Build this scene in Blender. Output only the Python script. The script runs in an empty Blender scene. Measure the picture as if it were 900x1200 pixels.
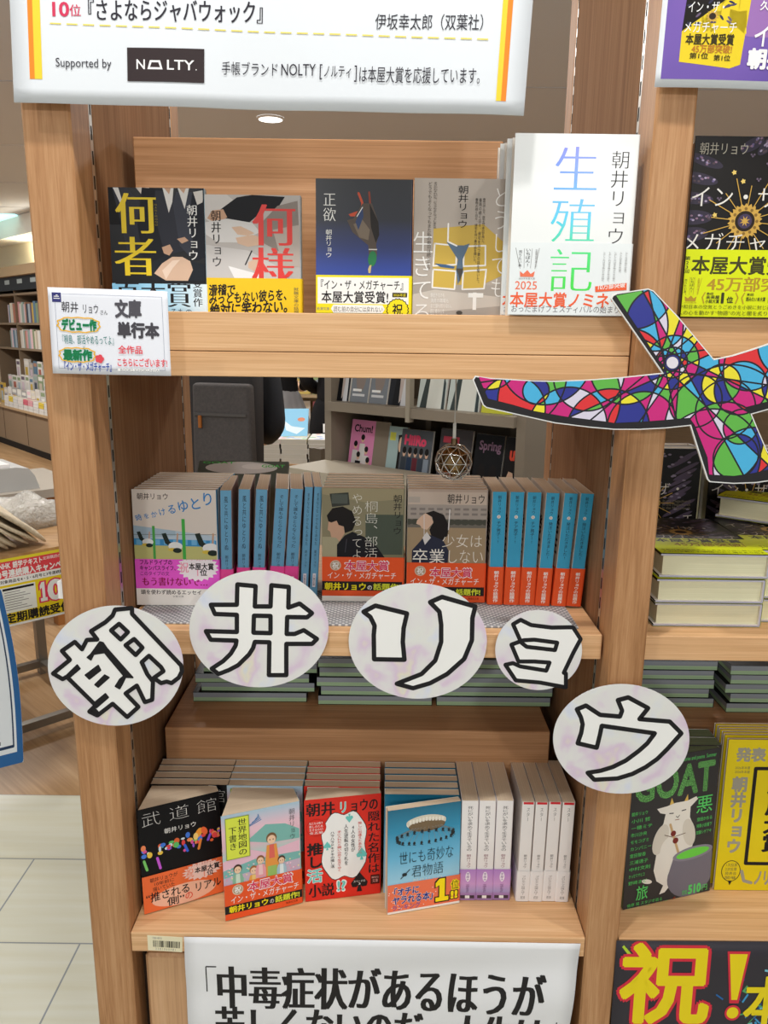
import bpy, bmesh, math, random
from mathutils import Vector, Matrix
from mathutils.geometry import tessellate_polygon

SC = bpy.context.scene
COL = SC.collection
H = 1.45                       # eye height above the floor
F = 915.0                      # focal length in pixels of the 900 x 1200 frame

# ------------------------------------------------------------------ camera
_R = Matrix(((0.999923597, 0.0123611612, 0.0000443089), (0.0027664428, -0.227274818, 0.973826732), (0.0120476995, -0.973752206, -0.22729165)))
cam_d = bpy.data.cameras.new('camera'); cam = bpy.data.objects.new('camera', cam_d); COL.objects.link(cam)
cam_d.sensor_fit = 'VERTICAL'; cam_d.sensor_height = 24.0; cam_d.lens = 24.0*F/1200.0
cam_d.clip_start = 0.02; cam_d.clip_end = 100
_rt = _R @ Vector((1, 0, 0)); _up = _R @ Vector((0, -1, 0)); _bk = _R @ Vector((0, 0, -1))
cam.matrix_world = Matrix(((_rt.x, _up.x, _bk.x, 0), (_rt.y, _up.y, _bk.y, 0), (_rt.z, _up.z, _bk.z, H), (0, 0, 0, 1)))
SC.camera = cam

# ------------------------------------------------------------------ light and exposure
SC.view_settings.view_transform = 'Standard'; SC.view_settings.look = 'None'
SC.view_settings.gamma = 1.0; SC.view_settings.use_curve_mapping = False
SC.view_settings.exposure = -0.1
world = bpy.data.worlds.new('world'); SC.world = world; world.use_nodes = True
_bg = world.node_tree.nodes['Background']; _bg.inputs[0].default_value = (0.97, 0.985, 1.0, 1); _bg.inputs[1].default_value = 0.58

def lamp(name, loc, energy, size, color=(1, 0.985, 0.96), target=None, spot=None):
    d = bpy.data.lights.new(name, 'SPOT' if spot else 'AREA')
    d.energy = energy; d.color = color
    if spot:
        d.spot_size = math.radians(spot); d.spot_blend = 0.6; d.shadow_soft_size = size
    else:
        d.shape = 'DISK'; d.size = size
    o = bpy.data.objects.new(name, d); COL.objects.link(o); o.location = loc
    if target is not None:
        o.rotation_euler = (Vector(target)-Vector(loc)).to_track_quat('-Z', 'Y').to_euler()
    return o
lamp('ceiling_and_fill_spot', (-0.12, 0.44, 2.66), 44, 0.04, target=(-0.05, 0.85, 1.0), spot=110)
lamp('ceiling_and_fill_spot', (0.95, 0.40, 2.66), 34, 0.05, target=(0.45, 0.85, 0.9), spot=110)
lamp('ceiling_and_fill_spot', (-1.05, 0.30, 2.66), 27, 0.05, target=(-0.3, 0.85, 0.8), spot=110)
lamp('ceiling_and_fill_spot', (0.25, -0.75, 2.66), 14, 0.08, target=(0.0, 0.9, 0.6), spot=95)
lamp('ceiling_and_fill_spot', (-1.1, -3.2, 2.66), 105, 0.15, target=(-0.1, 0.9, 0.15), spot=62)  # added fill spot far behind the camera, brightens the upright book fronts
lamp('ceiling_and_fill_spot', (1.3, -3.4, 2.66), 105, 0.15, target=(0.1, 0.9, 0.15), spot=62)  # second added fill from behind, aimed at the shelf fronts
for _x, _y, _e in ((-2.6, 2.4, 22), (-0.9, 3.6, 32), (0.9, 3.2, 30), (-3.2, 5.4, 45), (-0.6, 6.4, 32), (-5.2, 7.6, 70), (2.4, 6.0, 30)):
    lamp('ceiling_light', (_x, _y, 2.66), _e, 0.5, target=(_x, _y, 0))

# ------------------------------------------------------------------ materials
def lin(h):
    h = h.lstrip('#'); out = []
    for i in (0, 2, 4):
        c = int(h[i:i+2], 16)/255.0
        out.append(c/12.92 if c <= 0.04045 else ((c+0.055)/1.055)**2.4)
    return (out[0], out[1], out[2], 1.0)
_M = {}
def M(h, rough=0.5, metal=0.0, trans=0.0, emit=0.0, spec=0.2, alpha=1.0):
    k = (h, rough, metal, trans, emit, spec, alpha)
    if k in _M: return _M[k]
    m = bpy.data.materials.new('mat_'+h); m.use_nodes = True
    b = m.node_tree.nodes['Principled BSDF']
    b.inputs['Base Color'].default_value = lin(h); b.inputs['Roughness'].default_value = rough
    b.inputs['Metallic'].default_value = metal; b.inputs['Specular IOR Level'].default_value = spec
    b.inputs['Transmission Weight'].default_value = trans; b.inputs['Alpha'].default_value = alpha
    if emit:
        b.inputs['Emission Color'].default_value = lin(h); b.inputs['Emission Strength'].default_value = emit
    m.diffuse_color = lin(h)
    _M[k] = m; return m

def nodes_of(m):
    m.use_nodes = True
    return m.node_tree.nodes, m.node_tree.links, m.node_tree.nodes['Principled BSDF']

def ramp(nt, stops, interp='LINEAR'):
    r = nt.new('ShaderNodeValToRGB'); r.color_ramp.interpolation = interp
    e = r.color_ramp.elements
    e[0].position = stops[0][0]; e[0].color = lin(stops[0][1])
    e[1].position = stops[-1][0]; e[1].color = lin(stops[-1][1])
    for p, c in stops[1:-1]:
        x = e.new(p); x.color = lin(c)
    return r

def wood(name, scale, dark, mid, light, rough=0.5, big=(4, 4, 4), bump=0.05, rot=(0, 0, 0)):
    m = bpy.data.materials.new(name); nt, ln, b = nodes_of(m)
    tc = nt.new('ShaderNodeTexCoord'); oi = nt.new('ShaderNodeObjectInfo')
    ad = nt.new('ShaderNodeVectorMath'); ad.operation = 'ADD'
    sc = nt.new('ShaderNodeVectorMath'); sc.operation = 'SCALE'; sc.inputs[3].default_value = 7.0
    cb = nt.new('ShaderNodeCombineXYZ')
    for i in range(3): ln.new(oi.outputs['Random'], cb.inputs[i])
    ln.new(cb.outputs[0], sc.inputs[0]); ln.new(tc.outputs['Object'], ad.inputs[0]); ln.new(sc.outputs[0], ad.inputs[1])
    rm = nt.new('ShaderNodeMapping'); rm.inputs['Rotation'].default_value = rot; ln.new(ad.outputs[0], rm.inputs[0])
    mp = nt.new('ShaderNodeMapping'); mp.inputs['Scale'].default_value = scale; ln.new(rm.outputs[0], mp.inputs[0])
    n1 = nt.new('ShaderNodeTexNoise'); n1.inputs['Scale'].default_value = 1.0; n1.inputs['Detail'].default_value = 7; n1.inputs['Roughness'].default_value = 0.62
    n1.inputs['Distortion'].default_value = 0.35; ln.new(mp.outputs[0], n1.inputs['Vector'])
    mp2 = nt.new('ShaderNodeMapping'); mp2.inputs['Scale'].default_value = big; ln.new(rm.outputs[0], mp2.inputs[0])
    n2 = nt.new('ShaderNodeTexNoise'); n2.inputs['Scale'].default_value = 1.0; n2.inputs['Detail'].default_value = 3; n2.inputs['Distortion'].default_value = 1.2
    ln.new(mp2.outputs[0], n2.inputs['Vector'])
    w = nt.new('ShaderNodeMath'); w.operation = 'MULTIPLY_ADD'; w.inputs[1].default_value = 0.45; ln.new(n2.outputs[0], w.inputs[0])
    h = nt.new('ShaderNodeMath'); h.operation = 'MULTIPLY'; h.inputs[1].default_value = 0.55; ln.new(n1.outputs[0], h.inputs[0]); ln.new(h.outputs[0], w.inputs[2])
    r = ramp(nt, [(0.36, dark), (0.5, mid), (0.64, light)]); ln.new(w.outputs[0], r.inputs[0])
    ln.new(r.outputs[0], b.inputs['Base Color']); b.inputs['Roughness'].default_value = rough; b.inputs['Specular IOR Level'].default_value = 0.35 if rough < 0.65 else 0.08
    bp = nt.new('ShaderNodeBump'); bp.inputs['Strength'].default_value = bump; bp.inputs['Distance'].default_value = 0.002
    ln.new(n1.outputs[0], bp.inputs['Height']); ln.new(bp.outputs[0], b.inputs['Normal'])
    return m
W_POST = wood('oak_upright', (420, 420, 16), '9c6e45', 'b38358', 'c39569', big=(30, 30, 1.8))
W_SIDE = wood('oak_side_panel', (380, 380, 7), '7d593d', '8e6949', '9c7656', big=(40, 60, 1.0), rough=0.7)
W_SHELF = wood('oak_shelf', (7, 520, 620), 'cb9a6a', 'ddae7e', 'eac092', big=(1.6, 60, 90))
W_RISER = wood('oak_riser', (6, 420, 520), 'a87a52', 'ba8a60', 'c99a70', big=(1.4, 50, 80))
W_DOOR = wood('oak_door', (260, 260, 6), 'c0936a', 'cfa378', 'd9b088', big=(60, 60, 1.4))
W_FLOOR = wood('plank_floor', (2.2, 60, 60), '9c7852', 'b08c64', 'c09d76', big=(0.8, 9, 9), rough=0.35, rot=(0, 0, math.radians(43)), bump=0.02)
W_TABLE = wood('table_wood', (5, 70, 70), 'a07a52', 'b28c62', 'c29d74', big=(1.3, 20, 20))

def noise_mat(name, stops, scale, detail=3, rough=0.5, distort=0.5, sc3=(1, 1, 1), metal=0, spec=0.4, bump=0):
    m = bpy.data.materials.new(name); nt, ln, b = nodes_of(m)
    tc = nt.new('ShaderNodeTexCoord'); mp = nt.new('ShaderNodeMapping'); mp.inputs['Scale'].default_value = sc3
    n = nt.new('ShaderNodeTexNoise'); n.inputs['Scale'].default_value = scale; n.inputs['Detail'].default_value = detail; n.inputs['Distortion'].default_value = distort
    ln.new(tc.outputs['Object'], mp.inputs[0]); ln.new(mp.outputs[0], n.inputs['Vector'])
    r = ramp(nt, stops); ln.new(n.outputs[0], r.inputs[0]); ln.new(r.outputs[0], b.inputs['Base Color'])
    b.inputs['Roughness'].default_value = rough; b.inputs['Metallic'].default_value = metal; b.inputs['Specular IOR Level'].default_value = spec
    if bump:
        bp = nt.new('ShaderNodeBump'); bp.inputs['Strength'].default_value = bump; bp.inputs['Distance'].default_value = 0.003
        ln.new(n.outputs[0], bp.inputs['Height']); ln.new(bp.outputs[0], b.inputs['Normal'])
    return m

def pages_mat(name, c0, c1, axis):
    m = bpy.data.materials.new(name); nt, ln, b = nodes_of(m)
    tc = nt.new('ShaderNodeTexCoord'); mp = nt.new('ShaderNodeMapping')
    s = [3, 3, 3]; s[axis] = 1800; mp.inputs['Scale'].default_value = s
    n = nt.new('ShaderNodeTexNoise'); n.inputs['Scale'].default_value = 1; n.inputs['Detail'].default_value = 2
    ln.new(tc.outputs['Object'], mp.inputs[0]); ln.new(mp.outputs[0], n.inputs['Vector'])
    r = ramp(nt, [(0.3, c0), (0.7, c1)]); ln.new(n.outputs[0], r.inputs[0]); ln.new(r.outputs[0], b.inputs['Base Color'])
    b.inputs['Roughness'].default_value = 0.8; b.inputs['Specular IOR Level'].default_value = 0.15
    return m
PAGES = pages_mat('paper_edges_cream', 'cdb79c', 'dcc8ae', 1)
PAGES_Z = pages_mat('paper_edges_ivory', 'dedab8', 'efebcb', 2)

def grad_mat(name, axis, a, bnd, stops, rough=0.4, metal=0.0):
    """printed colour blend along one object axis"""
    m = bpy.data.materials.new(name); nt, ln, b = nodes_of(m)
    tc = nt.new('ShaderNodeTexCoord'); sp = nt.new('ShaderNodeSeparateXYZ'); ln.new(tc.outputs['Object'], sp.inputs[0])
    mr = nt.new('ShaderNodeMapRange'); mr.inputs[1].default_value = a; mr.inputs[2].default_value = bnd
    ln.new(sp.outputs[axis], mr.inputs[0]); r = ramp(nt, stops); ln.new(mr.outputs[0], r.inputs[0])
    ln.new(r.outputs[0], b.inputs['Base Color']); b.inputs['Roughness'].default_value = rough; b.inputs['Metallic'].default_value = metal
    return m

# ------------------------------------------------------------------ pixel helper: a viewing ray of the photograph cut at a depth, height or side plane
def ray(u, v): return _R @ Vector((u-450.0, v-600.0, F))
def at(u, v, Y=None, Z=None, X=None):
    r = ray(u, v)
    k = Y/r.y if Y is not None else (Z-H)/r.z if Z is not None else X/r.x
    return Vector((r.x*k, r.y*k, H+r.z*k))

# ------------------------------------------------------------------ mesh builder
class MB:
    def __init__(s): s.v = []; s.f = []; s.m = []; s.mats = []; s.sm = []
    def mi(s, mat):
        if mat not in s.mats: s.mats.append(mat)
        return s.mats.index(mat)
    def face(s, pts, mat, smooth=False):
        b = len(s.v); s.v.extend([tuple(p) for p in pts]); s.f.append(tuple(range(b, b+len(pts)))); s.m.append(s.mi(mat)); s.sm.append(smooth)
    def mesh(s, verts, faces, mat, smooth=False):
        b = len(s.v); s.v.extend([tuple(p) for p in verts]); k = s.mi(mat)
        for f in faces: s.f.append(tuple(i+b for i in f)); s.m.append(k); s.sm.append(smooth)
    def box(s, x0, y0, z0, x1, y1, z1, mat, c=0.0, xf=None):
        if c <= 0:
            vs = [(x, y, z) for x in (x0, x1) for y in (y0, y1) for z in (z0, z1)]
            fs = [(0, 1, 3, 2), (4, 6, 7, 5), (0, 4, 5, 1), (2, 3, 7, 6), (0, 2, 6, 4), (1, 5, 7, 3)]
        else:
            bm = bmesh.new()
            for x, sx in ((x0, 1), (x1, -1)):
                for y, sy in ((y0, 1), (y1, -1)):
                    for z, sz in ((z0, 1), (z1, -1)):
                        bm.verts.new((x, y+sy*c, z+sz*c)); bm.verts.new((x+sx*c, y, z+sz*c)); bm.verts.new((x+sx*c, y+sy*c, z))
            bmesh.ops.convex_hull(bm, input=bm.verts[:])
            bmesh.ops.dissolve_limit(bm, angle_limit=0.01, verts=bm.verts[:], edges=bm.edges[:])
            bmesh.ops.recalc_face_normals(bm, faces=bm.faces[:])
            bm.verts.index_update()
            vs = [tuple(v.co) for v in bm.verts]; fs = [tuple(v.index for v in f.verts) for f in bm.faces]; bm.free()
        if xf: vs = [xf(Vector(v)) for v in vs]
        s.mesh(vs, fs, mat)
    def prism(s, pts, n, t, mat, side=None, back=None):
        """polygon pts (3D, planar) extruded by -n*t"""
        n = Vector(n); a = [Vector(p) for p in pts]; bk = [p-n*t for p in a]
        tri = tessellate_polygon([a])
        s.mesh(a, tri, mat); s.mesh(bk, [tuple(reversed(x)) for x in tri], back or side or mat)
        N = len(a)
        for i in range(N): s.face([a[i], a[(i+1) % N], bk[(i+1) % N], bk[i]], side or mat)
    def tube(s, p0, p1, r, mat, n=12, r1=None, cap=True):
        p0 = Vector(p0); p1 = Vector(p1); d = (p1-p0).normalized(); a = d.orthogonal().normalized(); b = d.cross(a)
        r1 = r if r1 is None else r1
        A = [p0+(a*math.cos(2*math.pi*i/n)+b*math.sin(2*math.pi*i/n))*r for i in range(n)]
        B = [p1+(a*math.cos(2*math.pi*i/n)+b*math.sin(2*math.pi*i/n))*r1 for i in range(n)]
        s.mesh(A+B, [(i, (i+1) % n, n+(i+1) % n, n+i) for i in range(n)], mat, True)
        if cap: s.face(list(reversed(A)), mat); s.face(B, mat)
    def build(s, name, parent=None, org=None):
        me = bpy.data.meshes.new(name)
        vs = s.v
        if org is not None: vs = [(x-org[0], y-org[1], z-org[2]) for x, y, z in vs]
        me.from_pydata(vs, [], s.f)
        for m in s.mats: me.materials.append(m)
        me.polygons.foreach_set('material_index', s.m); me.polygons.foreach_set('use_smooth', s.sm)
        me.update()
        o = bpy.data.objects.new(name, me); COL.objects.link(o)
        if parent is not None: o.parent = parent
        elif org is not None: o.location = org
        return o

def tag(o, label=None, cat=None, group=None, kind=None):
    if label: o['label'] = label
    if cat: o['category'] = cat
    if group: o['group'] = group
    if kind: o['kind'] = kind
    return o
def empty(name, loc, rot=(0, 0, 0)):
    o = bpy.data.objects.new(name, None); COL.objects.link(o); o.location = loc; o.rotation_euler = rot; o.empty_display_size = 0.02
    return o
def thing(name, label, cat, loc=(0, 0, 0), rot=(0, 0, 0), group=None):
    return tag(empty(name, loc, rot), label, cat, group)
def dup(root, loc=None, rot=None, label=None):
    r = root.copy(); COL.objects.link(r)
    for ch in list(root.children):
        c = ch.copy(); COL.objects.link(c); c.parent = r
        for g in list(ch.children):
            d = g.copy(); COL.objects.link(d); d.parent = c
    if loc is not None: r.location = loc
    if rot is not None: r.rotation_euler = rot
    if label: r['label'] = label
    return r

# ------------------------------------------------------------------ lettering and flat print on a sheet
_G = {}
def glyph(c, off=0.0):
    k = (c, off)
    if k in _G: return _G[k]
    cu = bpy.data.curves.new('g', 'FONT'); cu.body = c; cu.resolution_u = 3; cu.offset = off
    o = bpy.data.objects.new('g', cu); COL.objects.link(o)
    dg = bpy.context.evaluated_depsgraph_get(); dg.update()
    me = bpy.data.meshes.new_from_object(o.evaluated_get(dg))
    v = [(p.co.x, p.co.y) for p in me.vertices]; f = [tuple(p.vertices) for p in me.polygons]
    def width(body):
        cu.body = body; dg.update(); e = o.evaluated_get(dg); mm = bpy.data.meshes.new_from_object(e)
        x = max((p.co.x for p in mm.vertices), default=0); bpy.data.meshes.remove(mm); return x
    if ord(c) > 0x2e80: adv = 1.0
    elif c == ' ': adv = 0.3
    else: adv = width(c+c)-width(c)
    bpy.data.objects.remove(o); bpy.data.curves.remove(cu); bpy.data.meshes.remove(me)
    _G[k] = (v, f, adv); return _G[k]

def clip_rect(pts, r):
    x0, y0, x1, y1 = r
    for ax, lim, sg in ((0, x0, 1), (0, x1, -1), (1, y0, 1), (1, y1, -1)):
        out = []; n = len(pts)
        for i in range(n):
            a = pts[i]; b = pts[(i+1) % n]; da = (a[ax]-lim)*sg; db = (b[ax]-lim)*sg
            if da >= 0: out.append(a)
            if (da >= 0) != (db >= 0):
                t = da/(da-db); out.append((a[0]+(b[0]-a[0])*t, a[1]+(b[1]-a[1])*t))
        pts = out
        if len(pts) < 3: return []
    return pts
_SMALL = set('ョッャュァィォェゥょっゃゅぁぃぉ、。')
_TURN = set('ー「」『』（）〜…')
class Sheet:
    """flat print: frame coordinates (x to the right, y down) laid over the quad P00 P10 P11 P01"""
    def __init__(s, mb, P00, P10, P11, P01, frame, n, clip=None, eps=1.6e-5, bow=None, grid=(24, 10)):
        s.mb = mb; s.q = [Vector(p) for p in (P00, P10, P11, P01)]; s.fr = frame; s.n = Vector(n).normalized(); s.clip = clip or frame; s.L = 2; s.eps = eps; s.bow = bow; s.grid = grid
    def P(s, x, y, d=0.0):
        a = (x-s.fr[0])/(s.fr[2]-s.fr[0]); b = (y-s.fr[1])/(s.fr[3]-s.fr[1])
        p = (s.q[0]*(1-a)+s.q[1]*a)*(1-b)+(s.q[3]*(1-a)+s.q[2]*a)*b
        if s.bow: p = p + s.n*s.bow(a, b)
        return p+s.n*((s.L+d)*s.eps)
    def raw(s, pts, mat, d=0.0):
        inside = all(s.clip[0] <= p[0] <= s.clip[2] and s.clip[1] <= p[1] <= s.clip[3] for p in pts)
        if not inside: pts = clip_rect(list(pts), s.clip)
        if len(pts) < 3: return
        if s.bow:
            cw = (s.fr[2]-s.fr[0])/s.grid[0]; ch = (s.fr[3]-s.fr[1])/s.grid[1]
            xs = [p[0] for p in pts]; ys = [p[1] for p in pts]
            i0, i1 = math.floor((min(xs)-s.fr[0])/cw), math.ceil((max(xs)-s.fr[0])/cw); j0, j1 = math.floor((min(ys)-s.fr[1])/ch), math.ceil((max(ys)-s.fr[1])/ch)
            if i1-i0 > 1 or j1-j0 > 1:
                for i in range(i0, i1):
                    for j in range(j0, j1):
                        q = clip_rect(list(pts), (s.fr[0]+i*cw, s.fr[1]+j*ch, s.fr[0]+(i+1)*cw, s.fr[1]+(j+1)*ch))
                        if len(q) >= 3: s.mb.face([s.P(x, y, d) for x, y in reversed(q)], mat)
                return
        s.mb.face([s.P(x, y, d) for x, y in reversed(pts)], mat)
    def poly(s, pts, mat, up=1):
        s.L += up
        c3 = [Vector((x, y, 0)) for x, y in pts]
        for t in tessellate_polygon([c3]): 
            q = [pts[i] for i in t]
            ar = (q[1][0]-q[0][0])*(q[2][1]-q[0][1])-(q[2][0]-q[0][0])*(q[1][1]-q[0][1])
            s.raw(q if ar > 0 else q[::-1], mat)
    def rect(s, x0, y0, x1, y1, mat, nx=1): 
        s.L += 1
        for i in range(nx):
            a = x0+(x1-x0)*i/nx; b = x0+(x1-x0)*(i+1)/nx
            s.raw([(a, y0), (b, y0), (b, y1), (a, y1)], mat)
    def ell(s, cx, cy, rx, ry, mat, n=28, rot=0, up=1):
        s.L += up; ca, sa = math.cos(rot), math.sin(rot)
        s.raw([(cx+rx*math.cos(2*math.pi*i/n)*ca-ry*math.sin(2*math.pi*i/n)*sa, cy+rx*math.cos(2*math.pi*i/n)*sa+ry*math.sin(2*math.pi*i/n)*ca) for i in range(n)], mat)
    def burst(s, cx, cy, rx, ry, k, mat, n=18):
        s.poly([(cx+(rx if i % 2 else rx*k)*math.cos(math.pi*i/n), cy+(ry if i % 2 else ry*k)*math.sin(math.pi*i/n)) for i in range(2*n)], mat)
    def line(s, pts, w, mat, closed=False, joint=True):
        s.L += 1; n = len(pts); w *= 0.5
        for i in range(n if closed else n-1):
            (ax, ay), (bx, by) = pts[i], pts[(i+1) % n]; dx, dy = bx-ax, by-ay; l = math.hypot(dx, dy) or 1; nx, ny = -dy/l*w, dx/l*w
            s.raw([(ax-nx, ay-ny), (bx-nx, by-ny), (bx+nx, by+ny), (ax+nx, ay+ny)], mat)
        if joint:
            for k, (x, y) in enumerate(pts): s.raw([(x+w*math.cos(math.pi*j/4), y+w*math.sin(math.pi*j/4)) for j in range(8)], mat, 0.3)
    def one(s, x0, y0, x1, y1, mat, g=0.0):
        w, h = x1-x0, y1-y0
        s.poly([(x0+w*a+g*p, y0+h*b+g*q) for a, b, p, q in ((0.36, 0.0, -1, -1), (0.74, 0.0, 1, -1), (0.74, 0.82, 1, -1), (1.0, 0.82, 1, -1), (1.0, 1.0, 1, 1), (0.1, 1.0, -1, 1), (0.1, 0.82, -1, -1), (0.36, 0.82, -1, -1), (0.36, 0.28, -1, 1), (0.1, 0.36, -1, 1), (0.1, 0.17, -1, -1))], mat)
    def frame_line(s, x0, y0, x1, y1, w, mat): s.line([(x0, y0), (x1, y0), (x1, y1), (x0, y1)], w, mat, closed=True)
    def text(s, txt, x0, y0, x1, y1, mat, v=False, bold=0.0, mi=0.0, slant=0.0, rot=0.0, skew=0.0):
        """characters fitted to the box; v = vertical writing; mi thickens only the upright strokes (mincho look); skew raises towards the end"""
        s.L += 1
        ascii_ = all(ord(c) < 0x2e80 for c in txt)
        cxm, cym = (x0+x1)/2, (y0+y1)/2; ca, sa = math.cos(rot), math.sin(rot)
        off = min(bold, 0.0); bd = max(bold, 0.0)
        shifts = [(0.0, 0.0)] if not mi else [(-mi, 0.0), (0.0, 0.0), (mi, 0.0)]
        if bd:
            k_ = 4 if bd < 0.018 else 8 if bd < 0.05 else 12
            shifts = [(a+bd*math.cos(2*math.pi*i/k_+0.4), c+bd*math.sin(2*math.pi*i/k_+0.4)) for a, c in ((shifts[0], shifts[-1]) if mi else shifts) for i in range(k_)]
        if v: step = (y1-y0)/len(txt)
        else:
            tot = sum(glyph(c, off)[2] for c in txt); sx = (x1-x0)/max(tot, 1e-6)
            sy = (y1-y0)/(0.70 if ascii_ else 0.92); base = 0.0 if ascii_ else 0.08
        pen = 0.0
        for i, c in enumerate(txt):
            vs, fs, adv = glyph(c, off)
            for si, (sh, sv) in enumerate(shifts):
                P = []
                for gx, gy in vs:
                    gx += sh; gy += sv
                    if v:
                        ox, oy = gx-adv/2, gy-0.38
                        if c in _TURN: ox, oy = oy, -ox
                        if c in _SMALL: ox += 0.10; oy += 0.08
                        if c in '、。': ox += 0.5; oy += 0.45
                        x = cxm+ox*(x1-x0)*1.04; y = y0+step*(i+0.5)-oy*step*1.0
                    else:
                        x = x0+(pen+gx+slant*gy)*sx; y = y1-(gy+base)*sy
                    if skew: y -= skew*(x-x0)
                    if rot: x, y = cxm+(x-cxm)*ca-(y-cym)*sa, cym+(x-cxm)*sa+(y-cym)*ca
                    P.append((x, y))
                for f in fs:
                    q = [P[k] for k in f]
                    ar = sum(q[k][0]*q[(k+1) % len(q)][1]-q[(k+1) % len(q)][0]*q[k][1] for k in range(len(q)))
                    s.raw(q if ar > 0 else q[::-1], mat, 0.3*si/len(shifts))
            pen += adv

BLACK = M('151413', 0.5); INK = M('231f20', 0.6); WHITE = M('f2f1ee', 0.5); RED = M('d8342c', 0.5)
GREY = M('8c8a88', 0.6)

# ================================================================== SETTING
def struct(name, mb): return tag(mb.build(name), kind='structure')
# tiled floor nearest, plank floor beyond it
_tile = bpy.data.materials.new('cream_floor_tile'); nt, ln, b = nodes_of(_tile)
tc = nt.new('ShaderNodeTexCoord'); mp = nt.new('ShaderNodeMapping'); mp.inputs['Location'].default_value = (0.72, -1.595, 0)
bk = nt.new('ShaderNodeTexBrick'); ln.new(tc.outputs['Object'], mp.inputs[0]); ln.new(mp.outputs[0], bk.inputs['Vector'])
bk.inputs['Scale'].default_value = 1.0; bk.inputs['Brick Width'].default_value = 0.61; bk.inputs['Row Height'].default_value = 0.305
bk.inputs['Mortar Size'].default_value = 0.0022; bk.inputs['Mortar Smooth'].default_value = 0.1; bk.offset = 0.4; bk.offset_frequency = 2
bk.inputs['Color1'].default_value = lin('d3d3c3'); bk.inputs['Color2'].default_value = lin('d8d7c8'); bk.inputs['Mortar'].default_value = lin('8d9398')
n1 = nt.new('ShaderNodeTexNoise'); mp2 = nt.new('ShaderNodeMapping'); mp2.inputs['Scale'].default_value = (1.2, 22, 1)
ln.new(tc.outputs['Object'], mp2.inputs[0]); ln.new(mp2.outputs[0], n1.inputs['Vector']); n1.inputs['Scale'].default_value = 2; n1.inputs['Detail'].default_value = 6
r = ramp(nt, [(0.3, 'f6f2e6'), (0.7, 'ffffff')]); ln.new(n1.outputs[0], r.inputs[0])
mx = nt.new('ShaderNodeMixRGB'); mx.blend_type = 'MULTIPLY'; mx.inputs[0].default_value = 0.8; ln.new(bk.outputs['Color'], mx.inputs[1]); ln.new(r.outputs[0], mx.inputs[2])
ln.new(mx.outputs[0], b.inputs['Base Color']); b.inputs['Roughness'].default_value = 0.3
mb = MB(); mb.face([(-7, -3, 0), (7, -3, 0), (7, 2.205, 0), (-7, 2.205, 0)], _tile); struct('floor', mb)
mb = MB(); mb.face([(-12, 2.205, 0), (9, 2.205, 0), (9, 15, 0), (-12, 15, 0)], W_FLOOR); struct('floor', mb)
CEIL = M('d6dce6', 0.9, spec=0.1)
mb = MB(); mb.box(-12, -3, 2.7, 9, 15, 2.78, CEIL)
for k in range(8):      # panel joints
    mb.box(-12, 3.0+k*1.5, 2.697, 9, 3.012+k*1.5, 2.7, M('ccd2dc', 0.9))
struct('ceiling', mb)
mb = MB(); mb.box(-12, 14.9, 0, 9, 15, 2.7, M('cbb79a', 0.9)); struct('wall_back', mb)
# round downlight and a long recessed panel light in the ceiling
def downlight(p, rad, label):
    t = thing('ceiling_downlight', label, 'ceiling light', (p.x, p.y, 2.70))
    m1 = MB(); N = 32
    ring = lambda rr, z: [Vector((rr*math.cos(2*math.pi*i/N), rr*math.sin(2*math.pi*i/N), z)) for i in range(N)]
    a, b_ = ring(rad*1.12, -0.001), ring(rad, -0.012)
    m1.mesh(a+b_, [(i, (i+1) % N, N+(i+1) % N, N+i) for i in range(N)], M('e8e6e2', 0.4)); m1.build('trim_ring', t)
    m2 = MB(); m2.face(ring(rad, -0.010), M('fffaf0', emit=3.0)); m2.build('lens', t)
p = at(317, 138, Z=2.70); downlight(p, 0.073, 'round white downlight glowing in the grey ceiling above the top shelf')
pl = [at(-60, 250.5, Z=2.70), at(17, 250.5, Z=2.70), at(36, 258.5, Z=2.70), at(-60, 258.5, Z=2.70)]
mb = MB(); mb.prism([q-Vector((0, 0, 0.012)) for q in pl], (0, 0, -1), 0.01, M('c6fbfa', emit=1.1))
tag(mb.build('ceiling_panel_light'), 'pale cyan panel light recessed in the ceiling by the far wall', 'ceiling light')

# ================================================================== BOOKCASE
XL, XR, XRR, XR2 = -0.3188, 0.2657, 0.307, 0.891
def Zr(z): return H+z
case = thing('bookcase', 'light oak open-backed bookcase with adjustable shelves, two bays', 'bookcase', (0, 1.05, 0))
ORG = (0, 1.05, 0)
def part(name, mb, parent=case, org=ORG): return mb.build(name, parent, org)
METAL = M('c9c6c0', 0.3, metal=0.9); SLOT = M('2a2724', 0.8)
def upright(x0, x1, faces):
    m = MB(); m.box(x0, 0.85, 0, x1, 0.9035, 2.15, W_POST, c=0.0022); m.box(x0, 1.2415, 0, x1, 1.285, 2.15, W_POST, c=0.0022)
    m.box(x0+0.003, 0.9035, 0, x1-0.003, 1.2415, 2.15, SLOT)
    o = part('upright_post', m)
    for X, sgn in faces:
        m = MB(); a, b_ = (X-0.0028, X) if sgn > 0 else (X, X+0.0028)
        m.box(a, 0.9135, 0.0, b_, 1.2325, 2.15, W_SIDE); m.build('side_panel', case, ORG)
        for y in (0.9085, 1.237):
            m = MB(); xs = (X-0.0028, X-0.0006) if sgn > 0 else (X+0.0006, X+0.0028)
            m.box(xs[0], y-0.0045, 0.0, xs[1], y+0.0045, 2.15, METAL)
            for k in range(60):
                z = 0.62+k*0.025; xx = X-0.0006+0.0002 if sgn > 0 else X+0.0006-0.0002
                m.box(min(xx, xs[0]), y-0.0018, z, max(xx, xs[0]) if sgn > 0 else xs[1], y+0.0018, z+0.014, SLOT)
            m.build('slotted_strip', case, ORG)
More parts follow.
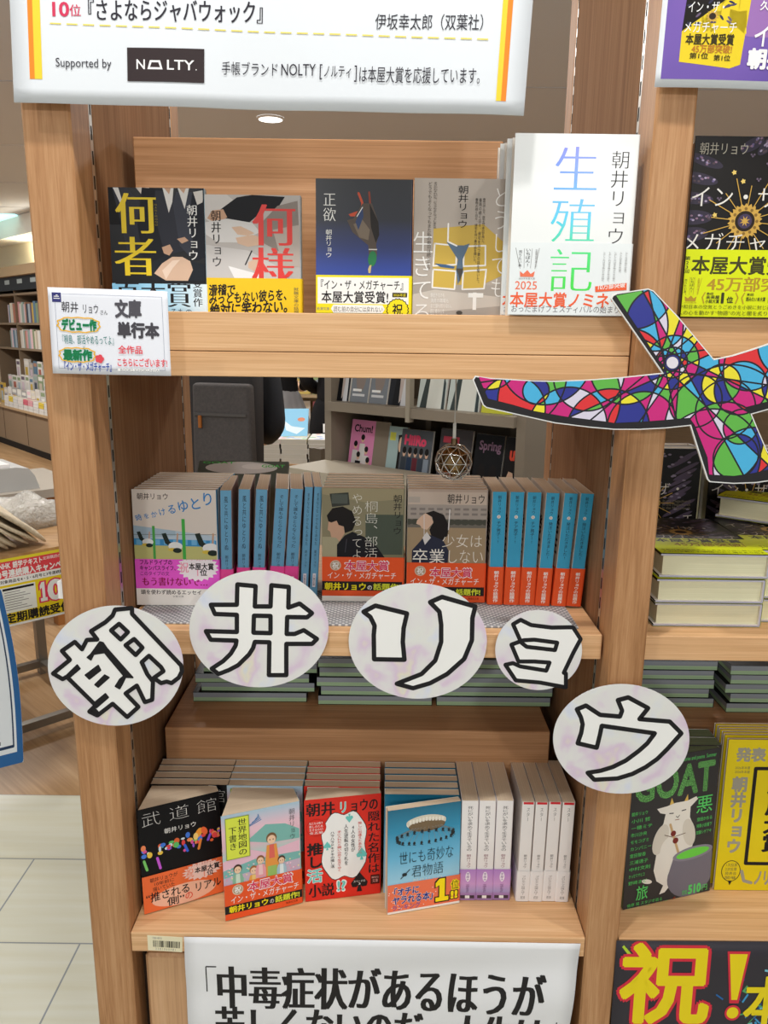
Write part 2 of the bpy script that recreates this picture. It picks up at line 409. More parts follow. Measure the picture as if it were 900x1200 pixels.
upright(XL-0.0495, XL, [(XL, 1)])
upright(XR, XRR, [(XR, -1), (XRR, 1)])
upright(XR2, XR2+0.045, [(XR2, -1)])
def board(x0, x1, y0, y1, z0, z1):
    m = MB(); m.box(x0, y0, z0, x1, y1, z1, W_SHELF, c=0.0008); part('shelf_board', m)
for x0, x1 in ((XL+0.001, XR-0.001), (XRR+0.001, XR2-0.001)):
    board(x0, x1, 0.8505, 1.284, Zr(-0.784), Zr(-0.7555))
    board(x0+0.004, x1-0.002, 0.875, 1.26, Zr(-0.383), Zr(-0.352))
    board(x0+0.006, x1-0.0005, 0.8645, 1.26, Zr(-0.0518), Zr(-0.0252))
    m = MB(); m.box(x0+0.012, 0.862, Zr(-1.35), x1-0.012, 0.885, Zr(-0.800), W_DOOR, c=0.004); d = part('cabinet_door', m)
    m = MB(); m.box(x0, 0.89, 0.06, x1, 1.26, Zr(-0.786), M('3a2a1e', 0.7)); part('cabinet_carcass', m)
    m = MB(); m.box(x0, 0.88, 0.0, x1, 0.90, 0.06, M('4a3526', 0.6)); part('plinth', m)

# trays that raise the books on the top shelf, stepped risers, backboard
def tray(x0, x1, label, solid):
    t = thing('shelf_tray', label, 'display tray', ((x0+x1)/2, 0.86, Zr(-0.0245)))
    o = ((x0+x1)/2, 0.86, Zr(-0.0245))
    m = MB(); m.box(x0, 0.8645, Zr(-0.0245), x1, 0.8765, Zr(0.0165), W_SHELF, c=0.0007); m.build('front_lip', t, o)
    m = MB(); m.box(x0, 0.8775, Zr(-0.0245), x1, 0.99, Zr(0.004 if solid else -0.0125), W_RISER); m.build('tray_floor', t, o)
tray(XL+0.014, XR-0.0015, 'pale oak tray with a plain lip under the top-shelf paperbacks', False)
tray(XRR+0.002, XR2-0.004, 'pale oak tray on the top shelf beneath the yellow-banded hardback', True)
mb = MB(); mb.box(-0.3033, 1.0, Zr(-0.0245), 0.136, 1.10, Zr(0.219), W_RISER, c=0.0012)
tag(mb.build('display_block', None, (-0.08, 1.05, Zr(-0.0245))), 'tall brown wooden block standing behind the paperbacks on the top shelf', 'display block')
mb = MB(); mb.box(-0.309, 1.0135, Zr(-0.7553), 0.241, 1.262, Zr(-0.556), W_RISER, c=0.0012)
tag(mb.build('display_block', None, (-0.03, 1.1, Zr(-0.7553))), 'long brown wooden block behind the four paperback stacks on the bottom shelf', 'display block')
mb = MB(); mb.box(0.322, 1.0135, Zr(-0.7553), 0.880, 1.262, Zr(-0.556), W_RISER, c=0.0012)
tag(mb.build('display_block', None, (0.6, 1.1, Zr(-0.7553))), 'brown wooden block behind the yellow booklets and the goat magazine', 'display block')

# barcode sticker on the bottom shelf edge
mb = MB(); q = [at(172.5, 1096, Y=0.8500), at(214, 1098.5, Y=0.8500), at(213.5, 1116, Y=0.8500), at(173.5, 1113.5, Y=0.8500)]
mb.prism(q, (0, -1, 0), 0.0004, M('ece3c0', 0.5))
S = Sheet(mb, *q, (0, 0, 100, 42), (0, -1, 0)); random.seed(5)
x = 16
while x < 92:
    w = random.choice((1.2, 1.2, 2.4, 3.4)); S.L = 4; S.rect(x, 13, x+w, 31, BLACK); x += w+random.choice((1.1, 1.6, 2.6))
S.text('1060 48 01', 14, 3, 42, 9, GREY); S.text('2 3 8 1 0 6 0 4 8 1', 22, 33, 82, 39, GREY)
tag(mb.build('barcode_sticker', None, tuple(q[3])), 'cream barcode sticker on the front edge of the bottom shelf', 'sticker')

# woven grey mat on the middle shelf
_mat = bpy.data.materials.new('grey_woven'); nt, ln, b = nodes_of(_mat)
tc = nt.new('ShaderNodeTexCoord'); mp = nt.new('ShaderNodeMapping'); mp.inputs['Scale'].default_value = (46, 46, 1); mp.inputs['Rotation'].default_value = (0, 0, 0.78)
ck = nt.new('ShaderNodeTexWave'); ck.wave_type = 'BANDS'; ck.inputs['Scale'].default_value = 1.2; ck.inputs['Distortion'].default_value = 0
ck2 = nt.new('ShaderNodeTexWave'); ck2.bands_direction = 'Y'; ck2.inputs['Scale'].default_value = 1.2
ln.new(tc.outputs['Object'], mp.inputs[0]); ln.new(mp.outputs[0], ck.inputs[0]); ln.new(mp.outputs[0], ck2.inputs[0])
mm = nt.new('ShaderNodeMath'); mm.operation = 'MULTIPLY'; ln.new(ck.outputs['Fac'], mm.inputs[0]); ln.new(ck2.outputs['Fac'], mm.inputs[1])
r = ramp(nt, [(0.25, '8f9092'), (0.5, 'd5d5d4')]); ln.new(mm.outputs[0], r.inputs[0]); ln.new(r.outputs[0], b.inputs['Base Color']); b.inputs['Roughness'].default_value = 0.8
mb = MB(); mb.box(XL+0.012, 0.893, Zr(-0.3519), 0.2385, 1.02, Zr(-0.3495), _mat, c=0.0006)
tag(mb.build('woven_mat', None, (0, 0.95, Zr(-0.3519))), 'grey woven anti-slip mat laid along the middle shelf under the books', 'mat')

# ================================================================== BOOK BUILDER
def book(name, label, cat, loc, rot, w, h, t, cover='f0efe9', spine=None, back=None, band=None, group=None, front_art=None, spine_art=None, band_spine=None,
         frame=None, pages=None, hard=False, band_rough=0.4, cover_rough=0.35, fan=0.0, fanx=0.0):
    """origin: front lower corner on the opening side; front cover faces -y, spine at +x"""
    root = thing(name, label, cat, loc, rot, group)
    fr = frame or (0, 0, 100, 100*h/w)
    th = 0.0022 if hard else 0.0005; ov = 0.003 if hard else 0.0
    pg = pages or PAGES
    mp_ = MB(); xa, xb, za, zb_ = 0.001+ov, w-th-0.0002, 0.0004+ov, h-0.0004-ov
    if fan: mp_.prism([(xa, th, zb_), (xb, th, zb_), (xb, t-th, zb_), (xa+fanx, t+fan-th-0.001, zb_)], (0, 0, 1), zb_-za, pg)
    else: mp_.box(xa, th, za, xb, t-th, zb_, pg)
    mp_.build('page_block', root)
    cm = cover if not isinstance(cover, str) else M(cover, cover_rough)
    sm = cm if spine is None else (spine if not isinstance(spine, str) else M(spine, cover_rough))
    bm_ = cm if back is None else (back if not isinstance(back, str) else M(back, cover_rough))
    rr = min(0.0016, t*0.3)
    def shell(mb, z0, z1, g, mats, x0=0.0):
        out = []
        for a in [(x0, -g)]+[(w-rr+(rr+g)*math.sin(k*math.pi/8), rr-(rr+g)*math.cos(k*math.pi/8)) for k in range(5)]: out.append(a)
        half = len(out)
        for a in [(w-rr+(rr+g)*math.cos(k*math.pi/8), t-rr+(rr+g)*math.sin(k*math.pi/8)) for k in range(5)]+[(x0+fanx, t+g+fan)]: out.append(a)
        inn = [(x, y+th) for x, y in out[:1]]
        thk = th if g == 0 else 0.0002
        edge = M('bfbcc8', 0.5) if hard and g == 0 else None
        inn = [(x0, -g+thk)]+[(w-rr+(rr+g-thk)*math.sin(k*math.pi/8), rr-(rr+g-thk)*math.cos(k*math.pi/8)) for k in range(5)]
        inn += [(w-rr+(rr+g-thk)*math.cos(k*math.pi/8), t-rr+(rr+g-thk)*math.sin(k*math.pi/8)) for k in range(5)]+[(x0+fanx, t+g-thk+fan)]
        n = len(out)
        for i in range(n-1):
            m = mats[0] if i < 3 else mats[2] if i >= n-4 else mats[1]
            (ax, ay), (bx, by) = out[i], out[i+1]; (cx_, cy_), (dx_, dy_) = inn[i], inn[i+1]
            mb.face([(ax, ay, z0), (bx, by, z0), (bx, by, z1), (ax, ay, z1)], m, smooth=0 < i < n-2)
            mb.face([(dx_, dy_, z0), (cx_, cy_, z0), (cx_, cy_, z1), (dx_, dy_, z1)], mats[3])
            mb.face([(ax, ay, z1), (bx, by, z1), (dx_, dy_, z1), (cx_, cy_, z1)], edge or m); mb.face([(bx, by, z0), (ax, ay, z0), (cx_, cy_, z0), (dx_, dy_, z0)], edge or m)
        for i, s in ((0, 1), (n-1, -1)):
            a, c = out[i], inn[i]; mb.face([(a[0], a[1], z0), (a[0], a[1], z1), (c[0], c[1], z1), (c[0], c[1], z0)][::s], mats[0] if s > 0 else mats[2])
    mc = MB(); shell(mc, 0, h, 0.0, (cm, sm, bm_, M('e9e4da', 0.6)))
    if front_art:
        front_art(Sheet(mc, (0, 0, h), (w-rr, 0, h), (w-rr, 0, 0), (0, 0, 0), (fr[0], fr[1], fr[2]-(fr[2]-fr[0])*rr/w, fr[3]), (0, -1, 0)))
    if spine_art:
        spine_art(Sheet(mc, (w, rr, h), (w, t-rr, h), (w, t-rr, 0), (w, rr, 0), (0, 0, 100, 100*h/(t-2*rr)), (1, 0, 0)))
    mc.build('cover', root)
    if band:
        zb, bmats, art = band
        if not isinstance(bmats, (tuple, list)): bmats = (bmats, bmats, bmats)
        bmats = [x if not isinstance(x, str) else M(x, band_rough) for x in bmats]
        g = 0.0012
        mbd = MB(); shell(mbd, 0.0006, zb, g, (bmats[0], bmats[1], bmats[2], WHITE))
        yb = fr[3]-(fr[3]-fr[1])*zb/h
        if art:
            art(Sheet(mbd, (0, -g, h), (w-rr, -g, h), (w-rr, -g, 0), (0, -g, 0), (fr[0], fr[1], fr[2]-(fr[2]-fr[0])*rr/w, fr[3]), (0, -1, 0), clip=(fr[0], yb, fr[2], fr[3])))
        if band_spine:
            band_spine(Sheet(mbd, (w+g, rr, h), (w+g, t-rr, h), (w+g, t-rr, 0), (w+g, rr, 0), (0, 0, 100, 100*h/(t-2*rr)), (1, 0, 0)))
        mbd.build('paper_band', root)
    return root

ORD = ['first', 'second', 'third', 'fourth', 'fifth', 'sixth', 'seventh', 'eighth', 'ninth', 'tenth']
YEL = M('f4e21c', 0.4); ORG_ = M('ee6330', 0.4); PINK = M('e94fd0', 0.4)

# ================================================================== TOP SHELF BOOKS
SKIN = M('d8b69c', 0.5); SKIN2 = M('c79f83', 0.5); NAVY = M('23252f', 0.4); NAVY2 = M('31343f', 0.4)
def art_suits(S):
    # a row of seated figures in dark suits
    S.poly([(75, 275), (110, 275), (150, 360), (130, 420), (75, 420)], M('0f0f12'))
    S.poly([(92, 275), (150, 275), (205, 330), (230, 520), (150, 560), (120, 400)], NAVY)
    S.poly([(96, 276), (118, 276), (136, 342), (130, 352)], M('dad7d2'))
    S.poly([(190, 275), (245, 275), (262, 300), (236, 330)], M('cfc6bc'))
    S.poly([(215, 275), (300, 280), (330, 400), (310, 560), (215, 600), (190, 420)], M('191b22'))
    S.poly([(270, 285), (340, 290), (390, 400), (380, 520), (300, 540), (262, 380)], NAVY)
    S.poly([(300, 276), (345, 276), (338, 330), (322, 372)], M('e3dfd9'))
    S.poly([(306, 276), (334, 276), (326, 300)], SKIN2)
    S.poly([(355, 290), (420, 290), (440, 420), (400, 540), (362, 500), (340, 340)], NAVY2)
    S.poly([(362, 276), (408, 276), (398, 318), (388, 356)], M('dedad4'))
    S.poly([(368, 276), (396, 276), (386, 296)], SKIN2)
    S.poly([(420, 300), (470, 285), (470, 540), (430, 560), (405, 400)], M('1d1f27'))
    S.poly([(425, 290), (470, 282), (462, 330), (440, 340)], M('d6d0c8'))
    S.poly([(240, 570), (300, 540), (400, 560), (470, 575), (470, 640), (240, 640)], M('1c2128'))
    S.poly([(252, 612), (286, 572), (330, 545), (372, 545), (404, 562), (414, 596), (392, 640), (300, 640)], SKIN)
    S.poly([(286, 600), (330, 560), (362, 556), (330, 590), (300, 636)], M('ead0bb'))
    S.poly([(288, 508), (322, 496), (334, 520), (318, 540), (296, 532)], SKIN2)
    S.poly([(352, 474), (384, 466), (400, 480), (372, 492)], SKIN2)
    S.text('何', 98, 294, 274, 456, M('e6c822', 0.35), bold=-0.012, mi=0.032)
    S.text('者', 86, 466, 270, 624, M('e6c822', 0.35), bold=-0.012, mi=0.032)
    S.text('NANIMONO', 262, 335, 276, 425, M('8d7b2c'), v=True)
    S.text('朝井リョウ', 396, 338, 440, 560, M('f1efea'), v=True, bold=-0.005, mi=0.012)
def band_naoki(S):
    S.text('直木賞', 84, 640, 408, 748, INK, bold=-0.012, mi=0.036)
    S.text('受賞作', 412, 634, 452, 746, INK, v=True, mi=0.012)
    S.text('就活の先に見えるもの。', 90, 752, 440, 784, M('41566a'))
def art_desk(S):
    S.poly([(472, 290), (560, 290), (585, 310), (560, 360), (500, 400), (472, 380)], M('d2ccc6'))
    S.poly([(535, 345), (600, 300), (660, 290), (790, 296), (760, 340), (700, 350), (640, 400), (600, 392), (548, 378)], M('17171b'))
    S.poly([(500, 350), (545, 345), (560, 375), (520, 400), (480, 380)], SKIN2)
    S.poly([(472, 395), (560, 380), (660, 395), (690, 430), (600, 470), (520, 470), (472, 440)], M('d9d5d1'))
    S.poly([(576, 412), (612, 408), (648, 424), (668, 434), (640, 444), (600, 440)], SKIN)
    S.poly([(592, 452), (660, 440), (700, 452), (690, 478), (640, 486), (600, 474)], SKIN)
    S.poly([(690, 400), (760, 330), (840, 310), (850, 520), (760, 500), (700, 470)], M('8f847c'))
    S.poly([(740, 420), (850, 400), (850, 560), (780, 560)], M('b7aaa0'))
    S.poly([(472, 480), (640, 500), (760, 560), (760, 640), (472, 640)], M('c9c4c0'))
    S.poly([(560, 560), (680, 590), (760, 640), (600, 640)], M('efeceb'))
    S.poly([(640, 545), (676, 528), (690, 560), (664, 580), (640, 566)], SKIN)
    S.line([(656, 500), (628, 556)], 5, M('2a2a2e'), joint=False)
    red = M('e0403a', 0.35)
    S.text('何', 656, 322, 834, 482, red, bold=-0.012, mi=0.034)
    S.text('様', 652, 486, 828, 648, red, bold=-0.012, mi=0.034)
    S.text('朝井リョウ', 494, 348, 536, 566, INK, v=True, bold=-0.005, mi=0.012)
def band_waraenai(S):
    S.text('滑稽で', 478, 634, 588, 676, INK, bold=0.03, slant=0.06, skew=0.04)
    S.text('みっともない彼らを、', 478, 668, 814, 712, INK, bold=0.03, slant=0.06, skew=0.07)
    S.text('絶対に笑わない。', 480, 710, 822, 760, INK, bold=0.03, slant=0.06, skew=0.07)
    S.text('就職文庫の話題作', 822, 640, 842, 760, M('5a5648'), v=True)
    S.rect(664, 752, 816, 800, INK); S.text('若林正恭', 672, 758, 808, 796, YEL, bold=0.03)
Y0 = 0.888
def block_under(x0, x1, y0, y1, z0, z1, label):
    m = MB(); o = ((x0+x1)/2, (y0+y1)/2, z0); m.box(x0, y0, z0, x1, y1, z1, W_RISER)
    tag(m.build('display_block', None, o), label, 'display block')
FL = Zr(0.004)
lean = math.radians(-2.5)
SKY_BAND = grad_mat('sky_blue_band', 0, 0.0, 0.105, [(0, '7fc4ea'), (0.5, '9fd6f2'), (1, 'e6f2f6')])
book('paperback_book', 'dark paperback with big yellow title over suited figures and a pale blue band', 'book', (-0.3010, Y0, Zr(-0.0123)), (lean, 0, 0),
     0.1035, 0.158, 0.012, cover='111216', spine='a9c6d6', band=(0.0585, (SKY_BAND, 'cfe6f0', 'cfe6f0'), band_naoki), front_art=art_suits, frame=(75, 275, 470, 876))
book('paperback_book', 'paperback with red title over a desk scene and a bright yellow band', 'book', (-0.1975, Y0+0.001, Zr(-0.0122)), (lean, 0, 0),
     0.1035, 0.152, 0.016, cover='b9b2ac', spine='a7bfca', band=(0.0655, 'f2c81e', band_waraenai), front_art=art_desk, frame=(472, 290, 852, 846))
tray_z = Zr(-0.0122)

DUCKBG = grad_mat('cover_black_to_blue', 2, 0.04, 0.152, [(0, '2546a8'), (0.32, '1d3070'), (0.62, '101524'), (1, '0d0f14')], rough=0.3)
def art_duck(S):
    w = M('f2f0ea'); br = M('5b5048'); br2 = M('7d6f60'); bk_ = M('2c2826'); orr = M('c8553c')
    S.line([(246, 292), (262, 330), (258, 350)], 9, orr); S.line([(288, 288), (292, 330), (286, 345)], 8, M('8d4436'))
    S.poly([(206, 372), (240, 360), (262, 366), (240, 380), (214, 380)], orr)
    S.poly([(200, 395), (226, 388), (262, 330), (300, 330), (326, 400), (330, 440), (318, 486), (322, 520), (318, 552), (300, 570), (290, 540), (286, 490), (250, 462), (222, 440), (208, 410)], br)
    S.poly([(226, 410), (250, 460), (286, 470), (292, 430), (262, 392)], br2)
    S.poly([(234, 400), (262, 340), (266, 380), (246, 432)], M('3c4a6e')); S.line([(240, 380), (262, 345)], 3, w)
    S.poly([(290, 330), (326, 400), (330, 450), (316, 480), (296, 420)], bk_)
    S.ell(303, 542, 17, 30, M('2f7a4c'), rot=0.1); S.line([(288, 506), (322, 506)], 4, M('d9d5cc'), joint=False)
    S.poly([(292, 568), (300, 566), (296, 598), (288, 598), (286, 582)], M('c9b27a'))
    S.text('正欲', 104, 288, 156, 402, w, v=True, bold=-0.012, mi=0.01)
    S.text('朝井リョウ', 114, 430, 140, 540, w, v=True)
def band_award(S):
    S.rect(82, 616, 452, 720, M('f4f3ee')); 
    S.text('『イン・ザ・メガチャーチ』', 78, 626, 446, 664, INK, bold=0.012)
    S.text('本屋大賞受賞!', 96, 670, 372, 716, INK, bold=0.018)
    S.rect(386, 674, 446, 692, INK); S.text('2026年度', 390, 677, 442, 689, YEL)
    S.rect(75, 757, 463, 792, INK)
    S.text('新潮文庫', 78, 734, 130, 746, GREY)
    S.poly([(146, 724), (346, 724), (356, 740), (346, 756), (146, 756), (136, 740)], M('f6f5ef')); S.text('読む前の自分には戻れない', 146, 730, 348, 752, INK)
    S.text('柴田錬三郎賞受賞!', 80, 762, 252, 788, YEL, bold=0.02); S.text('累計80万部突破!', 260, 762, 384, 788, YEL, bold=0.02)
    S.burst(408, 742, 47, 47, 0.92, INK, 20); S.burst(408, 742, 43, 43, 0.92, M('f4e21c', 0.4), 20); S.text('祝', 386, 718, 430, 766, INK, bold=0.02)
book('paperback_book', 'black and blue paperback picturing a mallard diving head down', 'book', (-0.0775, Y0, Zr(0.0060)), (lean, 0, 0),
     0.1045, 0.151, 0.018, cover=DUCKBG, spine='1b2d6b', band=(0.0515, 'f4e21c', band_award), front_art=art_duck, frame=(75, 238, 463, 799))
def art_box(S):
    g1 = M('b8ab9f'); y1 = M('cfae4e'); w = M('efece6'); dk = M('4c463f')
    S.poly([(475, 640), (840, 640), (840, 800), (475, 800)], M('a9a096'))
    S.poly([(475, 680), (560, 660), (840, 690), (840, 720), (475, 760)], M('c8bfb4'))
    S.poly([(550, 420), (740, 400), (820, 470), (820, 600), (740, 640), (550, 640)], M('c9a94f'))
    S.poly([(556, 480), (640, 486), (636, 560), (552, 566)], y1); S.poly([(668, 490), (748, 486), (748, 560), (668, 566)], y1)
    S.poly([(556, 580), (640, 584), (636, 655), (552, 650)], y1); S.poly([(668, 584), (752, 580), (748, 650), (668, 656)], y1)
    S.line([(556, 478), (640, 486), (640, 560), (552, 566), (556, 478)], 6, w); S.line([(668, 488), (750, 484), (752, 562), (668, 566), (668, 488)], 6, w)
    S.line([(552, 580), (640, 586), (636, 658), (550, 652), (552, 580)], 6, w); S.line([(668, 586), (756, 578), (750, 654), (666, 658), (668, 586)], 6, w)
    S.poly([(600, 470), (640, 484), (668, 484), (690, 476), (664, 540), (668, 590), (648, 640), (640, 580), (646, 540)], M('5d7288'))
    S.poly([(556, 556), (600, 560), (636, 568), (630, 576), (580, 570)], M('45648a'))
    S.poly([(640, 575), (668, 575), (656, 630), (650, 600)], M('4a4742')); S.line([(606, 400), (606, 470), (640, 486)], 6, w)
    S.rect(708, 670, 722, 740, w); S.rect(690, 672, 748, 690, w)
    S.text('どうしても', 772, 250, 838, 694, M('f0ede8'), v=True, bold=-0.012)
    S.text('生きてる', 470, 428, 552, 800, M('f0ede8'), v=True, bold=-0.006)
    S.text('朝井リョウ', 640, 252, 680, 418, INK, v=True)
    S.text('まさかわすれかな、どうでもよくなってしまえる', 546, 240, 562, 420, dk, v=True); S.text('どうでもよくなってもまた私の毎日は続くから', 526, 240, 542, 580, dk, v=True)
    for k, (a, z) in enumerate(((300, 480), (300, 640), (300, 560))): S.text('春雨の続く日々、帰宅を待つ妻の話を聞いた。', 734-k*14, a, 745-k*14, z, dk, v=True)
    for k, tx in enumerate(('朝起きるのも', '満員の職場も', 'まだ誰も知らない。', '読む者の心を', '撃ち抜く', '衝撃の6編')): S.text(tx, 544, 674+k*21, 600+(k % 3)*16, 692+k*21, w)
    S.ell(657, 752, 12, 8, dk); S.text('幻冬舎文庫', 632, 762, 686, 774, dk)
book('paperback_book', 'grey paperback with white handwritten-look title around a broken yellow box picture', 'book', (0.0285, Y0-0.001, Zr(0.0065)), (lean, 0, 0),
     0.1035, 0.152, 0.012, cover='b3a89d', spine='a49b90', front_art=art_box, frame=(475, 226, 840, 800), cover_rough=0.25)
block_under(-0.085, 0.1119, 0.882, 0.925, Zr(-0.0122), Zr(0.006), 'low wooden block hidden behind the tray lip under the mallard paperback')

PRISM_FOIL = grad_mat('rainbow_foil_lettering', 2, 0.035, 0.18, [(0, '3fe04a'), (0.22, '35e07a'), (0.42, '32c8e8'), (0.7, '3c8cf0'), (1, '6a5cf0')], rough=0.25)
def art_seishoku(S):
    S.text('生', 214, 112, 404, 294, PRISM_FOIL, bold=-0.016, mi=0.012)
    S.text('殖', 214, 318, 404, 498, PRISM_FOIL, bold=-0.016, mi=0.012)
    S.text('記', 218, 522, 406, 702, PRISM_FOIL, bold=-0.016, mi=0.012)
    S.text('朝井リョウ', 444, 126, 518, 506, M('39363a'), v=True, bold=-0.014, mi=0.006)
def band_nominee(S):
    o = M('ee7a5a')
    S.text('記', 218, 522, 406, 702, PRISM_FOIL, bold=-0.016, mi=0.012)
    S.text('2025', 88, 658, 180, 692, o, bold=0.01)
    S.text('本屋大賞ノミネート', 70, 704, 592, 766, M('f0663f'), bold=0.022)
    S.text('おったまげフェスティバルの始まりだ', 76, 758, 548, 788, M('77757a'))
    S.line([(86, 522), (106, 606)], 2, GREY); S.line([(180, 522), (166, 606)], 2, GREY); S.line([(120, 524), (122, 604)], 1.5, GREY); S.line([(152, 524), (148, 604)], 1.5, GREY)
    S.text('売りたい本', 98, 530, 112, 600, INK, v=True); S.text('いちばん!', 126, 522, 146, 598, INK, v=True); S.text('全国書店員が選んだ', 164, 526, 174, 600, GREY, v=True)
    S.poly([(108, 640), (106, 616), (120, 628), (136, 612), (150, 628), (166, 616), (162, 640)], o); S.text('2025年本屋大賞', 102, 643, 168, 651, GREY)
    S.poly([(412, 676), (538, 660), (540, 690), (414, 700)], M('f0663f')); S.text('10万部突破', 420, 668, 534, 692, WHITE, bold=0.015, skew=0.12)
    for k in range(5): S.text('しかしこれは生き物のための話だ。', 436+k*22, 532, 446+k*22, 532+(130 if k < 3 else 90), GREY, v=True)
sk = book('hardback_book', 'white hardback with rainbow foil title and orange award lettering, clean upright copy', 'book', (0.1290, 0.858, Zr(0.0170)), (math.radians(-1), 0, 0),
          0.1275, 0.1795, 0.020, cover='eef0ee', spine='e8ecea', band=(0.0735, 'e9eeee', band_nominee), front_art=art_seishoku, frame=(65, 65, 552, 800), hard=True, cover_rough=0.22, band_rough=0.25)
dup(sk, (0.1245, 0.882, Zr(0.0170)), label='white hardback directly behind the rainbow-foil copy, only its pale edge showing')
dup(sk, (0.1205, 0.905, Zr(0.0170)), label='white hardback rearmost of the three rainbow-foil copies, a sliver of edge showing')
block_under(0.112, 0.262, 0.8768, 0.985, Zr(-0.0123), Zr(0.017), 'low wooden block hidden behind the tray lip under the white hardbacks')

GOLD = M('c9a04c', 0.35, metal=0.3); PUR = M('6d6088', 0.5); PUR2 = M('8c6f84', 0.5)
def art_cathedral(S, k=0):
    rnd = random.Random(7)
    for (cx, cy, L, W, a) in ((345, 350, 90, 24, 0.30), (320, 430, 95, 26, 0.18), (300, 520, 100, 28, 0.08), (305, 610, 100, 34, -0.02), (300, 690, 90, 34, -0.1), (560, 275, 60, 26, -0.5), (640, 270, 70, 26, -0.8), (720, 290, 80, 26, -1.1), (800, 300, 100, 30, -0.9), (840, 420, 80, 30, -0.4), (850, 560, 80, 30, 0), (840, 660, 80, 30, 0.3)):
        S.ell(cx, cy, L, W, M('3a3442'), rot=a)
        ca, sa = math.cos(a), math.sin(a)
        for i in range(16):
            t = rnd.uniform(-0.85, 0.85); q = rnd.uniform(-0.65, 0.65)*math.sqrt(1-t*t)
            S.L -= 0.9
            S.ell(cx+t*L*ca-q*W*sa, cy+t*L*sa+q*W*ca, 7, 5, rnd.choice((PUR, PUR2, M('a99bb5'), M('5a4a50'))), n=7, rot=a)
    for (cx, cy) in ((560, 320), (640, 360), (420, 520), (380, 600), (600, 430)):
        for i in range(3): S.L -= 0.5; S.ell(cx+i*7, cy+(i % 2)*8, 5, 5, M('6b5c6e'), n=8)
    for i in range(16):
        a = 2*math.pi*i/16+0.1; r1 = 205 if i % 2 else 165
        S.L -= 0.7; S.line([(560+62*math.cos(a), 625+62*math.sin(a)), (560+r1*math.cos(a), 625+r1*math.sin(a))], 4, GOLD, joint=False)
    S.burst(560, 625, 84, 84, 0.84, GOLD, 22); S.ell(560, 625, 48, 48, M('2a2018')); 
    for i in range(12):
        a = 2*math.pi*i/12; S.L -= 0.9; S.ell(560+58*math.cos(a), 625+58*math.sin(a), 8, 8, M('8a6a30'), n=8)
    S.ell(560, 625, 34, 34, M('463b56')); S.burst(560, 625, 26, 26, 0.4, GOLD, 8)
    for x, y in ((533, 442), (486, 402), (412, 598)): S.burst(x, y, 13, 13, 0.6, M('e4c56c'), 5)
    w = M('e4e0d8')
    S.text('朝井リョウ', 310, 268, 546, 322, M('b9b2a2'), bold=-0.008, mi=0.006)
    S.text('イン・ザ・', 284, 462, 820, 564, w, bold=-0.012, mi=0.008); S.text('メガチャーチ', 256, 678, 900, 774, w, bold=-0.012, mi=0.008)
def band_mega(S):
    g = M('b6912e'); k_ = M('3a3a22')
    S.text('第23回', 286, 792, 314, 874, k_, v=True, bold=0.02); S.text('本屋大賞受賞', 320, 792, 872, 876, M('45431f'), bold=0.025)
    S.text('45万部突破!', 406, 888, 868, 958, g, bold=0.006, mi=0.02)
    S.line([(286, 896), (306, 978)], 2, g); S.line([(378, 896), (362, 978)], 2, g); S.line([(318, 892), (324, 976)], 1.5, g); S.line([(344, 892), (342, 976)], 1.5, g)
    S.text('売りたい本', 294, 900, 308, 968, k_, v=True); S.text('いちばん!', 322, 890, 342, 968, k_, v=True); S.text('全国書店員が選んだ', 358, 896, 370, 972, g, v=True)
    S.poly([(306, 1008), (302, 984), (318, 994), (332, 980), (346, 994), (360, 984), (356, 1008)], g); S.text('2026年本屋大賞', 300, 1011, 362, 1018, g)
    S.text('第6回', 408, 964, 442, 976, k_, bold=0.02); S.text('未来屋', 406, 978, 474, 996, k_, bold=0.02); S.text('小説大賞', 404, 998, 474, 1016, k_, bold=0.02); S.text('1', 470, 966, 506, 1014, k_, bold=0.05); S.text('位', 508, 984, 542, 1014, k_, bold=0.03)
    S.line([(400, 965), (388, 988), (398, 1016)], 5, g); S.line([(552, 965), (564, 988), (554, 1016)], 5, g); S.line([(594, 965), (582, 988), (592, 1016)], 5, g)
    S.text('第2回', 606, 966, 640, 978, k_, bold=0.02); S.text('読みたい本大賞', 604, 984, 700, 1004, k_, bold=0.02); S.text('1位', 706, 966, 770, 1014, k_, bold=0.03)
    S.text('令和日本の空気とうごめきを小説に封じ込め、生き抜く', 274, 1024, 880, 1044, M('5a5a1e')); S.text('人の心を動かす“物語”の光と闇を炙り出す長編作品', 272, 1052, 880, 1074, M('5a5a1e'))
MEGA_Y = M('dbe614', 0.4)
mega = book('hardback_book', 'black hardback with gold rosette and lime-yellow band standing on the top shelf', 'book', (0.3135, 0.860, Zr(0.0170)), (math.radians(-1), 0, 0),
            0.131, 0.1795, 0.030, cover='16120f', spine='17130f', band=(0.0690, (MEGA_Y, MEGA_Y, MEGA_Y), band_mega), front_art=art_cathedral, frame=(290, 238, 898, 1085), hard=True)
block_under(0.32, 0.60, 0.8768, 0.985, Zr(0.0041), Zr(0.017), 'low wooden block hidden behind the tray lip under the black hardback')

